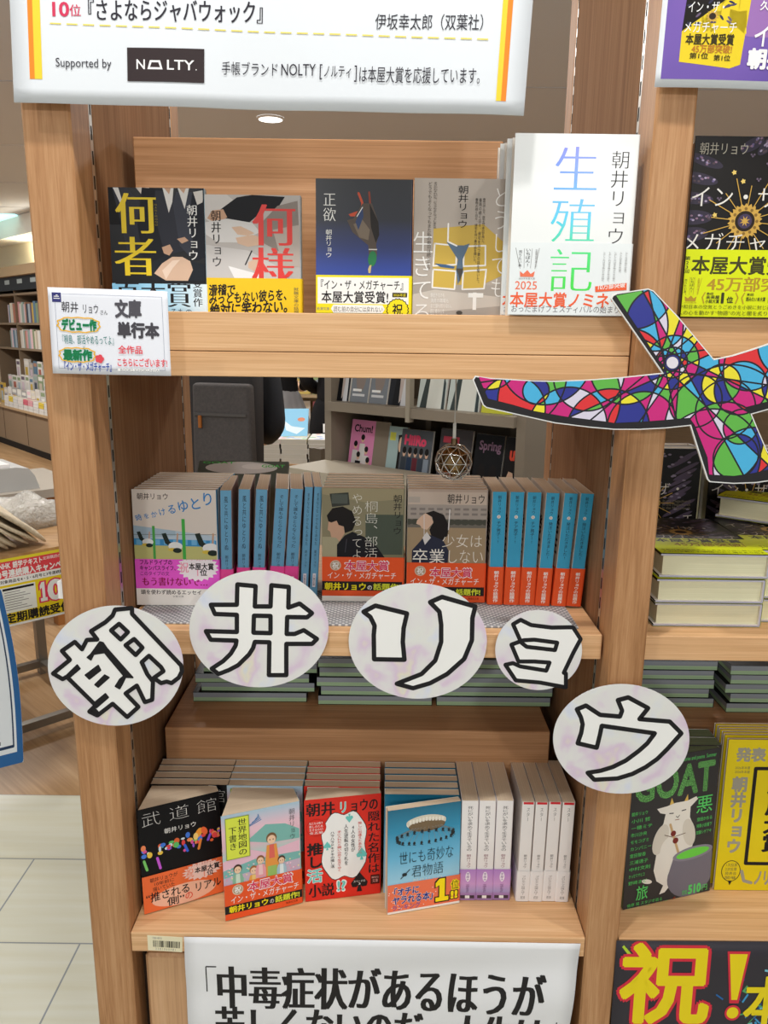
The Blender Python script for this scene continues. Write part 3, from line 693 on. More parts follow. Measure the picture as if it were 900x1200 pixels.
# ================================================================== MIDDLE SHELF BOOKS
ZM = Zr(-0.3495)
def lean_back(a): return (math.radians(-a), 0, 0)
def art_yutori(S):
    bl = M('2f7fc0')
    S.text('朝井リョウ', 72, 132, 216, 162, M('3b2c2e'), bold=0.008)
    for c, x, y, s_, r_ in (('時', 76, 246, 30, -0.35), ('を', 112, 238, 25, -0.3), ('か', 147, 230, 30, -0.3), ('け', 184, 218, 34, -0.25), ('る', 228, 205, 44, -0.2), ('ゆ', 279, 190, 56, -0.18), ('と', 335, 178, 58, -0.15), ('り', 391, 156, 62, -0.05)):
        S.L -= 0.7; S.text(c, x-s_/2, y-s_/2, x+s_/2, y+s_/2, bl, bold=0.012, rot=r_)
    S.poly([(50, 282), (430, 330), (430, 440), (50, 440)], M('b9cbd8'))
    S.poly([(50, 282), (240, 306), (240, 330), (50, 345)], M('a5bccb'))
    S.poly([(50, 343), (430, 350), (430, 384), (50, 376)], M('3f8fc4'))
    for k in range(9): S.L -= 0.8; S.rect(60+k*42, 348, 84+k*42, 372, M('6fb3dc'))
    S.poly([(50, 374), (430, 380), (430, 440), (50, 440)], M('c3c27c'))
    S.line([(50, 325), (430, 322)], 3, M('7d8a8c'), joint=False)
    gp = M('4ea64e'); 
    S.rect(135, 284, 147, 440, gp); S.rect(270, 250, 285, 440, M('46b04c'))
    dk = M('23302a'); wh = M('e9ece9')
    for x, y, k in ((100, 345, 0.8), (222, 360, 1.0), (380, 365, 1.15)):
        S.poly([(x-45*k, y-40*k), (x-25*k, y-44*k), (x-10*k, y-5*k), (x+14*k, y+10*k), (x, y+26*k), (x-30*k, y+5*k)], dk)
        S.line([(x+28*k, y-40*k), (x+24*k, y+5*k)], 7*k, SKIN2)
        S.ell(x+16*k, y+18*k, 32*k, 20*k, wh); S.ell(x+2*k, y+34*k, 20*k, 8*k, M('d9c04a')); S.ell(x+24*k, y+38*k, 20*k, 12*k, dk)
def band_yutori(S):
    k_ = M('4a1236'); w = WHITE
    S.rect(40, 580, 440, 660, M('f3efe8'))
    S.poly([(50+12*i, 580+(5 if i % 2 else 0)) for i in range(33)]+[(440, 600), (50, 600)], M('f3efe8'))
    S.text('フルドライブの', 70, 442, 222, 466, k_, bold=0.02); S.text('キャンパスライフ、', 70, 470, 248, 493, k_, bold=0.02); S.text('このタイプの文', 70, 498, 206, 518, k_)
    S.text('もう書けないで…', 76, 526, 382, 566, M('8c1030'), mi=0.018)
    S.text('頭を使わず読めるエッセイ', 70, 586, 352, 608, INK, bold=0.012); S.text('文春文庫', 216, 612, 268, 622, GREY)
    S.burst(338, 478, 98, 66, 0.84, M('f6eef2'), 20)
    S.text('祝', 252, 452, 296, 502, M('f2a3b8'), mi=0.02); S.text('「イン・ザ・メガチャーチ」', 256, 432, 416, 446, M('d8607a')); S.text('本屋大賞', 296, 456, 412, 488, INK, bold=0.025); S.text('1', 328, 488, 344, 516, M('f2a3b8'), bold=0.03); S.text('位', 346, 486, 380, 516, INK, bold=0.025)
yu = book('paperback_book', 'beige paperback with blue arched title and pink band, front of its stack', 'book', (-0.3165, 0.953, ZM+0.0006), lean_back(1.5), 0.106, 0.151, 0.0125,
          cover='ddd3c8', spine='5b9cc4', band=(0.0610, ('ee5fd6', 'ee5fd6', 'ee5fd6'), band_yutori), front_art=art_yutori, frame=(50, 115, 431, 660), group='copies of the beige paperback with arched blue title')
for i in range(1, 9):
    dup(yu, (-0.3165+0.0004*((i*7) % 3), 0.953+0.0137*i, ZM+0.0006), label='%s copy back in the deep stack of beige paperbacks' % ORD[i])

def spine_book(name, label, x, y, w, h, t, cover, spine, z, rz, tilt, back=0.0, band=None, spine_art=None, band_spine=None, front_art=None, band_art=None, group=None, pages=None, frame=None):
    """spine towards the viewer: x = edge at the cover side, y = spine depth"""
    r = book(name, label, 'book', (0, 0, 0), (0, 0, 0), w, h, t, cover=cover, spine=spine, band=(band[0], band[1], band_art) if band else None, spine_art=spine_art, band_spine=band_spine, front_art=front_art, group=group, pages=pages, frame=frame)
    place_spine(r, x, y, z, w, rz, tilt, back); return r
def place_spine(r, x, y, z, w, rz, tilt, back):
    a = math.radians(-90+rz); b_ = math.radians(-back); c = math.radians(tilt)
    m = Matrix.Rotation(c, 4, 'Y') @ Matrix.Rotation(-b_, 4, 'X').inverted() @ Matrix.Rotation(a, 4, 'Z')
    off = m @ Vector((w, 0, 0)); r.rotation_euler = m.to_euler(); r.location = Vector((x, y, z))-off
BLUE = '5d9fc6'; SP_BLUE = M('6aa3c4', 0.4); COVBEIGE = 'c2b1a5'
def sp_text(title, author, tag_=None):
    def f(S):
        Hh = S.fr[3]
        S.text(title, 30, Hh*0.05, 74, Hh*0.52, INK, v=True); S.text(author, 34, Hh*0.56, 70, Hh*0.72, INK, v=True)
        if tag_:
            S.rect(24, Hh*0.775, 76, Hh*0.90, M('f0e8ec')); S.text(tag_, 34, Hh*0.785, 66, Hh*0.89, INK, v=True)
    return f
def sp_band_kaze(S):
    Hh = S.fr[3]; S.rect(0, Hh*0.70, 100, Hh, M('ee4f9a', 0.4)); S.rect(24, Hh*0.775, 76, Hh*0.86, M('f6e8ee')); S.text('本屋大賞', 34, Hh*0.78, 66, Hh*0.855, INK, v=True)
def cov_dark(S): S.text('朝井リョウ', 8, 14, 22, 60, INK, v=True)
xs = [(-0.2090, 0.957, 0.0145, 0, 1.2), (-0.1905, 0.966, 0.0150, 0, 2.4), (-0.1712, 0.968, 0.0150, 0, 3.3), (-0.1500, 0.975, 0.0170, 1, 4.3), (-0.1312, 0.976, 0.0165, 1, 4.3), (-0.1110, 0.987, 0.0110, 2, 3.2), (-0.0985, 0.988, 0.0110, 2, 3.0)]
titles = ['風と共にゆとりぬ', 'そして誰もゆとらなくなった', 'ままならないから私とあなた']
for i, (x, y, t, k, tl) in enumerate(xs):
    lab = 'blue-spined paperback %s' % ('with pink band, touching the beige cover-out stack' if i == 0 else 'with pink band, %s spine from the beige stack' % ORD[i] if i < 5 else 'without a pink band, sixth spine from the beige stack' if i == 5 else 'at the row end, next to the school-boy cover')
    spine_book('paperback_book', lab, x, y, 0.106, 0.151, t, 'a98f8a' if k < 2 else '5a4b47', SP_BLUE, ZM+0.0004, 7 if k else 6, tl, 0, band=(0.048, ('ee4f9a', 'ee4f9a', 'ee4f9a')) if k < 2 else None,
               spine_art=sp_text(titles[k], '朝井リョウ', '文春文庫' if k == 2 else None), band_spine=sp_band_kaze if k < 2 else None, front_art=cov_dark, group='blue spines beside the beige stack')

def award_band(S, kind):
    """orange band shared by three titles; kind moves it to the crop it was read from"""
    pk = M('d83a62'); w = WHITE
    if kind == 'kiri':
        S.text('本屋大賞', 148, 502, 372, 556, w, bold=0.05); S.text('本屋大賞', 150, 504, 370, 554, pk, bold=0.022)
        S.ell(105, 528, 27, 27, M('d7c7b0', 0.3)); S.ell(105, 528, 23, 23, M('b99f84', 0.3)); S.text('祝', 88, 510, 122, 546, w, mi=0.02)
        S.text('イン・ザ・メガチャーチ', 62, 562, 406, 598, w, slant=0.1)
        S.rect(38, 612, 436, 660, INK); S.text('朝井リョウ', 50, 620, 260, 658, YEL, bold=0.03); S.text('の', 262, 630, 288, 656, w, bold=0.02); S.text('話題作!', 292, 622, 430, 656, M('d8e03a'), bold=0.03)
        S.rect(36, 690, 440, 718, M('f4efe6')); S.text('集英社文庫', 380, 668, 432, 680, M('8a2a12'))
    else:
        S.text('本屋大賞', 578, 531, 787, 585, w, bold=0.05); S.text('本屋大賞', 580, 533, 785, 583, pk, bold=0.022)
        S.ell(532, 550, 27, 27, M('d7c7b0', 0.3)); S.ell(532, 550, 23, 23, M('b99f84', 0.3)); S.text('祝', 515, 532, 549, 568, w, mi=0.02)
        S.text('イン・ザ・メガチャーチ', 482, 587, 820, 625, w, slant=0.1)
        S.rect(466, 636, 846, 684, INK); S.text('朝井リョウ', 476, 644, 680, 682, YEL, bold=0.03); S.text('の', 682, 654, 706, 680, w, bold=0.02); S.text('話題作!', 708, 646, 830, 680, M('d8e03a'), bold=0.03)
        S.text('集英社文庫', 770, 692, 822, 704, M('8a2a12'))
HAIR = M('1b1614', 0.4)
def art_kirishima(S):
    S.rect(40, 130, 440, 500, M('8b8468')); S.poly([(40, 130), (440, 130), (440, 180), (250, 200), (40, 160)], M('9d9272'))
    S.rect(252, 262, 440, 470, M('4c5548')); S.poly([(76, 158), (168, 150), (174, 214), (88, 226)], M('3a3c36')); S.rect(86, 160, 164, 208, M('545a52'))
    S.rect(40, 380, 120, 500, M('a9a283')); S.rect(300, 470, 440, 500, M('7f7a5e'))
    S.poly([(72, 290), (92, 276), (140, 300), (150, 360), (124, 404), (108, 384), (84, 382), (78, 352), (66, 344)], SKIN2)
    S.poly([(62, 270), (90, 232), (140, 222), (186, 246), (206, 300), (188, 345), (150, 360), (146, 326), (120, 318), (110, 296), (84, 306), (70, 300)], HAIR)
    S.poly([(112, 420), (150, 372), (188, 352), (250, 380), (310, 430), (358, 500), (112, 500)], M('17171c'))
    S.line([(160, 390), (152, 460)], 4, M('3c3c44'), joint=False)
    w = M('e9e6da')
    S.text('やめるってよ', 184, 152, 238, 496, w, v=True, bold=-0.016); S.text('桐島、部活', 246, 190, 314, 492, w, v=True, bold=-0.016)
    S.text('朝井リョウ', 386, 158, 430, 366, INK, v=True)
def art_shojo(S):
    S.rect(460, 110, 850, 200, M('c6b4a4')); S.rect(460, 196, 850, 300, M('a79c92')); S.rect(460, 110, 850, 130, M('b7a293'))
    for k in range(9): S.L -= 0.8; S.rect(480+k*42, 214, 508+k*42, 226, M('857c76')); S.rect(480+k*42, 240, 508+k*42, 252, M('857c76'))
    S.rect(460, 272, 850, 322, M('6f6a60')); S.rect(460, 318, 850, 530, M('a38d6e')); S.rect(468, 156, 524, 186, M('b2a79c'))
    for k in range(12): S.L -= 0.8; S.ell(470+k*34, 288, 22, 16, M('4a4a40'), n=9)
    S.poly([(512, 280), (528, 262), (545, 246), (570, 240), (592, 290), (560, 330), (536, 322), (526, 306), (508, 298)], SKIN)
    S.poly([(552, 242), (590, 228), (640, 250), (666, 310), (660, 360), (630, 396), (588, 380), (572, 330), (590, 290), (584, 262)], HAIR)
    S.poly([(490, 440), (530, 390), (560, 350), (640, 385), (668, 440), (664, 530), (490, 530)], M('2a2e40'))
    S.poly([(540, 372), (560, 340), (580, 372), (552, 410)], M('d8d4d0'))
    S.line([(545, 250), (548, 380)], 3, M('dcd8d8'), joint=False); S.line([(668, 220), (664, 330)], 5, M('e4e0dc'), joint=False)
    w = M('efeadf')
    S.text('朝井リョウ', 654, 140, 836, 190, INK); S.text('少女は', 632, 352, 832, 422, w, bold=-0.014); S.text('卒業', 490, 432, 652, 510, w, bold=0.0); S.text('しない', 654, 432, 840, 510, w, bold=-0.014)
OB = M('ea5a2c', 0.4)
kz = book('paperback_book', 'paperback with a dark-haired boy in profile, front copy of its stack', 'book', (-0.0800, 0.976, ZM+0.0008), lean_back(1.5), 0.1065, 0.151, 0.017,
          cover='8b8468', spine='6d8a70', band=(0.0600, (OB, OB, OB), lambda S: award_band(S, 'kiri')), front_art=art_kirishima, frame=(38, 128, 442, 718))
for i in range(1, 6): dup(kz, (-0.0800+0.0006*(i % 2), 0.976+0.0187*i, ZM+0.0008), label='%s copy back in the stack behind the boy-in-profile paperback' % ORD[i])
sz = book('paperback_book', 'paperback with a long-haired girl looking up, front copy of its stack', 'book', (0.0305, 0.975, ZM+0.0008), lean_back(1.5), 0.1030, 0.151, 0.016,
          cover='a79c92', spine='8a7d74', band=(0.0540, (OB, OB, OB), lambda S: award_band(S, 'sho')), front_art=art_shojo, frame=(466, 116, 850, 722))
for i in range(1, 6): dup(sz, (0.0305+0.0008*(i % 2), 0.975+0.0177*i, ZM+0.0008), label='%s copy back in the stack behind the girl-looking-up paperback' % ORD[i])

def sp_cheer(t2):
    def f(S):
        Hh = S.fr[3]
        S.text('朝井リョウ', 36, Hh*0.03, 66, Hh*0.19, INK, v=True); S.ell(50, Hh*0.215, 15, 15, M('e9e4da')); S.text('あ', 41, Hh*0.205, 59, Hh*0.225, M('8a4a3a'))
        S.text(t2, 34, Hh*0.25, 72, Hh*(0.25+0.033*len(t2)), INK, v=True)
    return f
def sp_cheer_band(S):
    Hh = S.fr[3]; S.text('朝井リョウの話題作', 30, Hh*0.69, 72, Hh*0.975, M('f6efe8'), v=True, bold=0.02)
SP_B2 = M('3fa2c8', 0.4)
def cov_lines(S): 
    S.text('朝井リョウ', 6, 20, 30, 70, INK, v=True, bold=0.03); S.text('発注', 60, 30, 90, 80, INK, v=True, bold=0.03)
for i, x in enumerate((0.1375, 0.1590, 0.1795, 0.2000, 0.2215, 0.2410)):
    t = 0.0182 if i < 3 else 0.0172
    spine_book('paperback_book', ['bright blue spine with orange band, touching the girl-looking-up stack', 'second blue and orange spine from the girl-looking-up stack', 'third blue and orange spine from the girl-looking-up stack', 'fourth blue and orange spine, before the gap in the row', 'fifth blue and orange spine, after the small gap', 'sixth blue and orange spine, at the row end by the upright'][i],
               x, 0.969-0.0015*(i > 2), 0.106, 0.151, t, 'd8cbbf', SP_B2, ZM+0.0004, 0, (0, 0.3, 0.8, 2.0, 2.6, 3.0)[i], 0, band=(0.052, (OB, OB, OB)), spine_art=sp_cheer('チア男子!!' if i < 3 else '発注いただきました!'), band_spine=sp_cheer_band, front_art=cov_lines, group='blue and orange spines on the middle shelf')

# ================================================================== BOTTOM SHELF BOOKS
ZB = Zr(-0.7553)
def on(x0, y0, x1, y1): return (x0, y0, math.atan2(y1-y0, x1-x0))
def art_budokan(S):
    w = M('ece9e4')
    S.text('武', 3, 6, 28, 25, w, bold=-0.022); S.text('道', 36, 6, 63, 25, w, bold=-0.022); S.text('館', 70, 6, 98, 25, w, bold=-0.022)
    S.text('朝井リョウ', 30, 33, 70, 40, w, bold=0.005)
    rnd = random.Random(3)
    cols = ['e0559a', 'e86a3a', 'f0c84a', '64c46a', '4a7ee0', '9a5ad0', 'd8e8f0', '46b0c8', 'ef8a5a', 'e84a4a']
    for i in range(46):
        x = rnd.uniform(1, 99); y = 58+rnd.gauss(0, 4.5)-(x-50)*0.04; S.L -= 0.85
        S.ell(x, y, rnd.uniform(1.2, 3.6), rnd.uniform(1.4, 4.2), M(rnd.choice(cols)), n=14)
    for x, y, c, l in ((4, 70, '7acb6a', 13), (20, 70, 'c85ad8', 15), (54, 62, '3a6ae0', 9), (74, 60, 'f08a3a', 12), (86, 56, '8a5ae0', 7)):
        S.L -= 0.8; S.line([(x, y), (x+(3 if x < 60 else -3), y+l)], 3.2, M(c))
    S.ell(72, 50, 4, 7, M('f2a03a'), rot=0.5); S.ell(79, 49, 3.6, 6, M('ee6a3a'), rot=-0.4); S.ell(68, 54, 3, 5, M('f6d27a'))
def band_budokan(S):
    S.ell(50, 128, 40, 14, M('f8c0a4')); S.burst(74, 102, 26, 13, 0.8, M('f7d3c8'), 20)
    S.text('祝', 53, 96, 63, 109, M('f0937a'), mi=0.02); S.text('「イン・ザ・メガチャーチ」', 52, 91, 96, 96, M('c84a3a')); S.text('本屋大賞', 64, 97, 96, 105, INK, bold=0.025); S.text('1', 74, 105, 78, 112, M('f0937a'), bold=0.03); S.text('位', 79, 105, 88, 112, INK, bold=0.02)
    S.text('朝井リョウが', 9, 95, 43, 101, INK); S.text('10年前に', 13, 102, 39, 107, INK); S.text('描いていた', 12, 108, 39, 114, INK)
    S.text('“推される', 3, 115, 58, 128, INK, bold=0.012); S.text('側”', 28, 128, 50, 140, INK, bold=0.012); S.text('の', 50, 127, 61, 138, M('e8503a'), bold=0.012); S.text('リアル', 62, 118, 97, 131, INK, bold=0.012)
def front(x0, y0, x1, y1, tilt=2): 
    _, _, a = on(x0, y0, x1, y1); return (x0, y0, ZB+0.0006), (math.radians(-tilt), 0, a)
l_, r_ = front(-0.3095, 0.8815, -0.2142, 0.9267)
bd = book('paperback_book', 'black paperback with coloured glow-stick lights and salmon band, angled front copy', 'book', l_, r_, 0.1060, 0.151, 0.016, fan=0.047, fanx=0.030, cover='0e0d11', spine='141318',
          band=(0.0545, (M('f0703c', 0.35),)*3, band_budokan), front_art=art_budokan, frame=(0, 0, 100, 142.5))
bd2 = book('paperback_book', 'black paperback squarely stacked, first behind the angled glow-stick copy', 'book', (-0.3130, 0.9435, ZB+0.0006), (math.radians(-1), 0, 0), 0.1060, 0.151, 0.0155, cover='0e0d11', spine='141318', band=(0.0545, (M('f0703c', 0.35),)*3, band_budokan), front_art=art_budokan, frame=(0, 0, 100, 142.5))
for i in range(1, 4): dup(bd2, (-0.3130-0.0004*(i % 2), 0.9435+0.0165*i, ZB+0.0006), (math.radians(-1), 0, 0), label='black paperback squarely stacked, %s behind the angled glow-stick copy' % ORD[i])
SKYPINK = grad_mat('pastel_cover', 2, 0.05, 0.151, [(0, '8cc7bc'), (0.35, 'a8d2c8'), (0.55, 'e4b8c4'), (0.75, 'ecc3cf'), (1, 'a9c8d8')], rough=0.3)
def figure(S, x, y, s_, hair, coat, shirt, tall=1.0):
    S.poly([(x-7*s_, y+14*s_*tall), (x-5*s_, y+7*s_), (x+5*s_, y+7*s_), (x+7*s_, y+14*s_*tall), (x+7*s_, y+26*s_*tall), (x-7*s_, y+26*s_*tall)], coat)
    S.poly([(x-2.4*s_, y+7*s_), (x+2.4*s_, y+7*s_), (x+3*s_, y+22*s_), (x-3*s_, y+22*s_)], shirt)
    S.ell(x, y, 5.4*s_, 6*s_, hair); S.ell(x, y+1.6*s_, 4.3*s_, 4.8*s_, M('efc9a8')); S.L -= 0.6
    S.ell(x-1.7*s_, y+1.6*s_, 0.6*s_, 0.7*s_, INK, n=8); S.ell(x+1.7*s_, y+1.6*s_, 0.6*s_, 0.7*s_, INK, n=8)
def art_sekai(S):
    S.poly([(30, 40), (55, 22), (80, 26), (100, 38), (100, 50), (60, 48)], M('7fb7ae')); S.poly([(0, 62), (30, 50), (55, 60), (100, 52), (100, 70), (0, 74)], M('e9bccb'))
    S.poly([(0, 74), (40, 66), (100, 68), (100, 80), (0, 90)], M('7db6b0')); S.poly([(0, 84), (100, 78), (100, 100), (0, 100)], M('c8b2c4'))
    rnd = random.Random(11)
    for i in range(70): S.L -= 0.9; S.ell(rnd.uniform(2, 98), rnd.uniform(72, 96), 1.2, 1.0, M(rnd.choice(('f4d0dc', 'f0e2a0', '9cd0b0', 'e59ab0'))), n=6)
    for i in range(5): S.L -= 0.7; S.line([(30+4*i, 22-3*i), (50-i, 14-2*i)], 1, M('4a7cb0'), joint=False)
    figure(S, 62, 42, 1.25, M('7a5a3c'), M('e79a4a'), M('e06a5c'), 1.7)
    S.rect(56, 80, 68, 96, M('9cc06a'))
    figure(S, 18, 74, 1.0, M('4a3428'), M('8db89c'), M('cfe0cc')); figure(S, 38, 80, 0.95, M('a8683c'), M('eda44a'), M('f0c87a')); figure(S, 47, 68, 0.95, M('8a5a3a'), M('e8a0a8'), M('f0c8c8')); figure(S, 74, 74, 0.9, M('503a30'), M('a8c4d0'), M('e2ecec'))
    S.rect(4.5, 4, 34.5, 60, M('8da040')); S.rect(5.5, 5, 33.5, 59, M('dbe44e')); 
    S.text('世界地図の', 20, 7, 31, 57, INK, v=True, mi=0.012); S.text('下書き', 8.5, 16, 18.5, 48, INK, v=True, mi=0.012)
    S.text('朝井リョウ', 85, 7, 93, 50, M('4a4a4a'), v=True, bold=-0.01)
def award_band2(S):
    w = WHITE; pk = M('d83a62')
    S.text('本屋大賞', 29, 95, 89, 109, w, bold=0.05); S.text('本屋大賞', 29.6, 95.6, 88.4, 108.4, pk, bold=0.022)
    S.ell(17, 102, 7, 7, M('d7c7b0', 0.3)); S.ell(17, 102, 6, 6, M('b99f84', 0.3)); S.text('祝', 12.6, 97.6, 21.4, 106.4, w, mi=0.02)
    S.text('イン・ザ・メガチャーチ', 7, 110, 96, 120, w, slant=0.1)
    S.rect(0, 122, 100, 133, INK); S.text('朝井リョウ', 5, 123.4, 56, 132, YEL, bold=0.03); S.text('の', 57, 125, 63, 132, w); S.text('話題作!', 64, 123.4, 97, 132, M('d8e03a'), bold=0.03); S.text('集英社文庫', 78, 135, 94, 138, M('8a2a12'))
l_, r_ = front(-0.2005, 0.8715, -0.1041, 0.9073)
sk2 = book('paperback_book', 'pastel illustrated paperback of a tall adult with children, orange band, angled front copy', 'book', l_, r_, 0.1030, 0.1505, 0.034, fan=0.033, fanx=0.025, cover=SKYPINK, spine='8fb9c0',
           band=(0.0515, (OB, OB, OB), award_band2), front_art=art_sekai, frame=(0, 0, 100, 142))
sk3 = book('paperback_book', 'pastel paperback squarely stacked, first behind the angled illustrated copy', 'book', (-0.2085, 0.9435, ZB+0.0006), (math.radians(-1), 0, 0), 0.1030, 0.1505, 0.0155, cover=SKYPINK, spine='8fb9c0', band=(0.0515, (OB, OB, OB), award_band2), front_art=art_sekai, frame=(0, 0, 100, 142))
for i in range(1, 4): dup(sk3, (-0.2085+0.0005*(i % 2), 0.9435+0.0165*i, ZB+0.0006), (math.radians(-1), 0, 0), label='pastel paperback squarely stacked, %s behind the angled illustrated copy' % ORD[i])
TEAL = M('6fc9c0', 0.4); REDC = M('dd3226', 0.4)
def spade(S, x, y, s_, mat, up=True):
    k = 1 if up else -1
    S.poly([(x, y-9*s_*k), (x+4*s_, y-3.5*s_*k), (x+7*s_, y+0.5*s_*k), (x+6*s_, y+4*s_*k), (x+2.4*s_, y+4.4*s_*k), (x+1*s_, y+3*s_*k), (x+2.2*s_, y+8.5*s_*k), (x-2.2*s_, y+8.5*s_*k), (x-1*s_, y+3*s_*k), (x-2.4*s_, y+4.4*s_*k), (x-6*s_, y+4*s_*k), (x-7*s_, y+0.5*s_*k), (x-4*s_, y-3.5*s_*k)], mat)
def art_meisaku(S):
    w = WHITE
    S.text('朝井', 2, 5, 40, 23, INK, mi=0.022, bold=0.01); S.text('リ', 44, 6, 56, 22, w, bold=0.05); S.text('リ', 44, 6, 56, 22, TEAL, bold=0.02); S.text('ョウの', 58, 5, 96, 22, INK, mi=0.022, bold=0.01)
    pts = []
    for i in range(48):
        a = 2*math.pi*i/48; rx, ry = 28, 45
        k = 1/(abs(math.cos(a))**4+abs(math.sin(a))**4)**0.25; k *= 1-0.05*math.cos(8*a)
        pts.append((51+rx*k*math.cos(a), 68+ry*k*math.sin(a)))
    S.poly([(51+(x-51)*1.03, 68+(y-68)*1.02) for x, y in pts], INK); S.poly(pts, M('f4f2ee'))
    S.text('隠れた名作は', 82, 23, 98, 112, INK, v=True, mi=0.02)
    S.text('推し', 3, 60, 23, 96, INK, v=True, bold=0.035); S.text('活', 2, 97, 23, 116, w, bold=0.05); S.text('活', 2, 97, 23, 116, TEAL, bold=0.02)
    S.text('小説', 4, 119, 38, 137, INK, mi=0.03); S.text('!?', 40, 117, 54, 132, w, bold=0.06); S.text('!?', 41, 118, 53, 131, TEAL, bold=0.03)
    S.ell(15, 39, 13, 12, M('c02a20')); S.ell(15, 39, 12, 11, REDC)
    for k, tx in enumerate(('私たちは推す', '推しのため', '生きるのだ!', '全五編')): S.text(tx, 6, 31+k*4.4, 24, 34.6+k*4.4, w)
    spade(S, 58, 30, 0.7, TEAL, False); spade(S, 29, 66, 0.7, TEAL); spade(S, 74, 82, 1.0, TEAL); 
    for k, (tx, c, a, z) in enumerate((('推しに出逢えたあなたへ', M('d2493c'), 36, 82), ('4人の女性が', INK, 40, 78), ('人生逆転の切り札を', INK, 38, 96), ('手に入れたと願い込めて生きてゆく', M('d2493c'), 46, 104), ('ハラハラドキドキの推し活', INK, 46, 98))):
        S.text(tx, 69-k*9, a, 74.5-k*9, z, c, v=True, bold=0.005)
    spade(S, 71, 122, 1.6, INK); S.text('スペードの', 63, 119, 79, 122.5, w); S.text('3', 69, 123, 73, 126, w)
    S.rect(86, 114, 98, 127, M('4a1812')); S.text('講談社', 87, 116, 97, 119, M('e8a49a')); S.text('文庫', 88, 120, 96, 125, M('e8a49a'))
l_, r_ = front(-0.0995, 0.9085, 0.0018, 0.9272)
ak = book('paperback_book', 'red paperback with a white playing-card frame and teal spades, angled front copy', 'book', l_, r_, 0.1035, 0.1505, 0.0155, fan=0.017, fanx=0.007, cover=REDC, spine='7a3030', front_art=art_meisaku, frame=(0, 0, 100, 142))
ak2 = book('paperback_book', 'red paperback squarely stacked, first behind the playing-card cover', 'book', (-0.1040, 0.9440, ZB+0.0006), (math.radians(-1), 0, 0), 0.1035, 0.1505, 0.0155, cover=REDC, spine='7a3030', front_art=art_meisaku, frame=(0, 0, 100, 142))
for i in range(1, 4): dup(ak2, (-0.1040+0.0005*(i % 2), 0.9440+0.0165*i, ZB+0.0006), (math.radians(-1), 0, 0), label='red paperback squarely stacked, %s behind the playing-card cover' % ORD[i])
CYANC = grad_mat('cyan_cover', 2, 0.04, 0.151, [(0, 'a5d5ea'), (0.35, '6db9dc'), (0.7, '2f8fb4'), (1, '1f6a86')], rough=0.25)
def art_kimyo(S):
    dk = M('2c3234'); w = M('e9e4d6')
    S.ell(52, 22, 27, 10, M('e6dfcc')); S.ell(53, 26, 25, 8.5, M('6b5a44')); S.ell(52, 20.5, 27, 8, M('d8d0bc')); S.ell(53, 25.5, 24, 6.4, M('7a674e'))
    for k in range(11): S.L -= 0.8; S.rect(29+k*4.4, 14.5+abs(k-5)*0.55, 32+k*4.4, 20+abs(k-5)*0.5, w)
    rnd = random.Random(4)
    for k in range(26):
        a = 2*math.pi*k/26; x = 51+44*math.cos(a)*rnd.uniform(0.85, 1); y = 41+8*math.sin(a)
        S.L -= 0.9; S.line([(53+20*math.cos(a), 28), (x, y-2)], 0.35, M('8a8a80'), joint=False); S.L -= 0.5; S.ell(x, y, 1.9, 2.1, dk, n=7); S.L -= 0.7; S.line([(x-2, y+2), (x+2.2, y+3)], 0.9, dk, joint=False)
    S.text('世にも奇妙な', 15, 58, 91, 76, M('24373c'), bold=-0.012, mi=0.004); S.text('君物語', 32, 79, 77, 96, M('24373c'), bold=-0.012, mi=0.004)
    S.ell(23, 90, 3.4, 2.4, dk); S.line([(18, 95), (30, 84)], 1.2, dk); S.text('朝井リョウ', 34, 98, 76, 105, w, bold=-0.01)
def band_kimyo(S):
    bl = M('243a8c'); w = M('f6efe9')
    rnd = random.Random(8)
    for i in range(34): S.L -= 0.9; S.ell(rnd.uniform(1, 70), rnd.uniform(104, 137), 0.7, 0.7, w, n=6)
    S.text('「オチに', 2, 107, 43, 118, w, bold=0.06, slant=0.1); S.text('「オチに', 2, 107, 43, 118, bl, bold=0.035, slant=0.1)
    S.text('ヤラれる本」', 6, 118.5, 68, 130, w, bold=0.06, slant=0.1); S.text('ヤラれる本」', 6, 118.5, 68, 130, bl, bold=0.035, slant=0.1); S.text('ランキング', 5, 130.5, 45, 138.5, M('4a5ab0'), slant=0.1)
    S.one(64, 103, 84, 135, INK, 1.6); S.one(64, 103, 84, 135, M('ffe61c')); S.text('位', 87, 108, 99, 121, M('ffe61c'), bold=0.09); S.text('位', 87, 108, 99, 121, INK, bold=0.0); S.text('!!', 86, 123, 98, 134, INK, bold=0.09); S.text('!!', 86.5, 123.5, 97.5, 133.5, M('ffe61c'), bold=0.05)
    S.rect(0, 139, 100, 143, M('f3f0ea'))
SAL = M('f07a56', 0.4)
l_, r_ = front(0.0110, 0.8871, 0.1075, 0.9115, 2)
yo = book('paperback_book', 'sky-blue paperback picturing a swing carousel, salmon ranking band, angled front copy', 'book', l_, r_, 0.1005, 0.1505, 0.012, cover=CYANC, spine='2f7d9c',
          band=(0.0430, (SAL, SAL, SAL), band_kimyo), front_art=art_kimyo, frame=(0, 0, 100, 142), cover_rough=0.25)
yb = book('paperback_book', 'sky-blue paperback standing just behind the angled swing carousel copy', 'book', (0.0055, 0.9275, ZB+0.0006), (math.radians(-1), 0, 0), 0.1005, 0.1505, 0.0145, cover=CYANC, spine='2f7d9c', front_art=art_kimyo, frame=(0, 0, 100, 142))
for i in range(4): dup(yb, (0.0055+0.0005*(i % 2), 0.9440+0.0165*i, ZB+0.0006), (math.radians(-1), 0, 0), label='sky-blue paperback squarely stacked, %s from the block behind the carousel covers' % ORD[3-i])

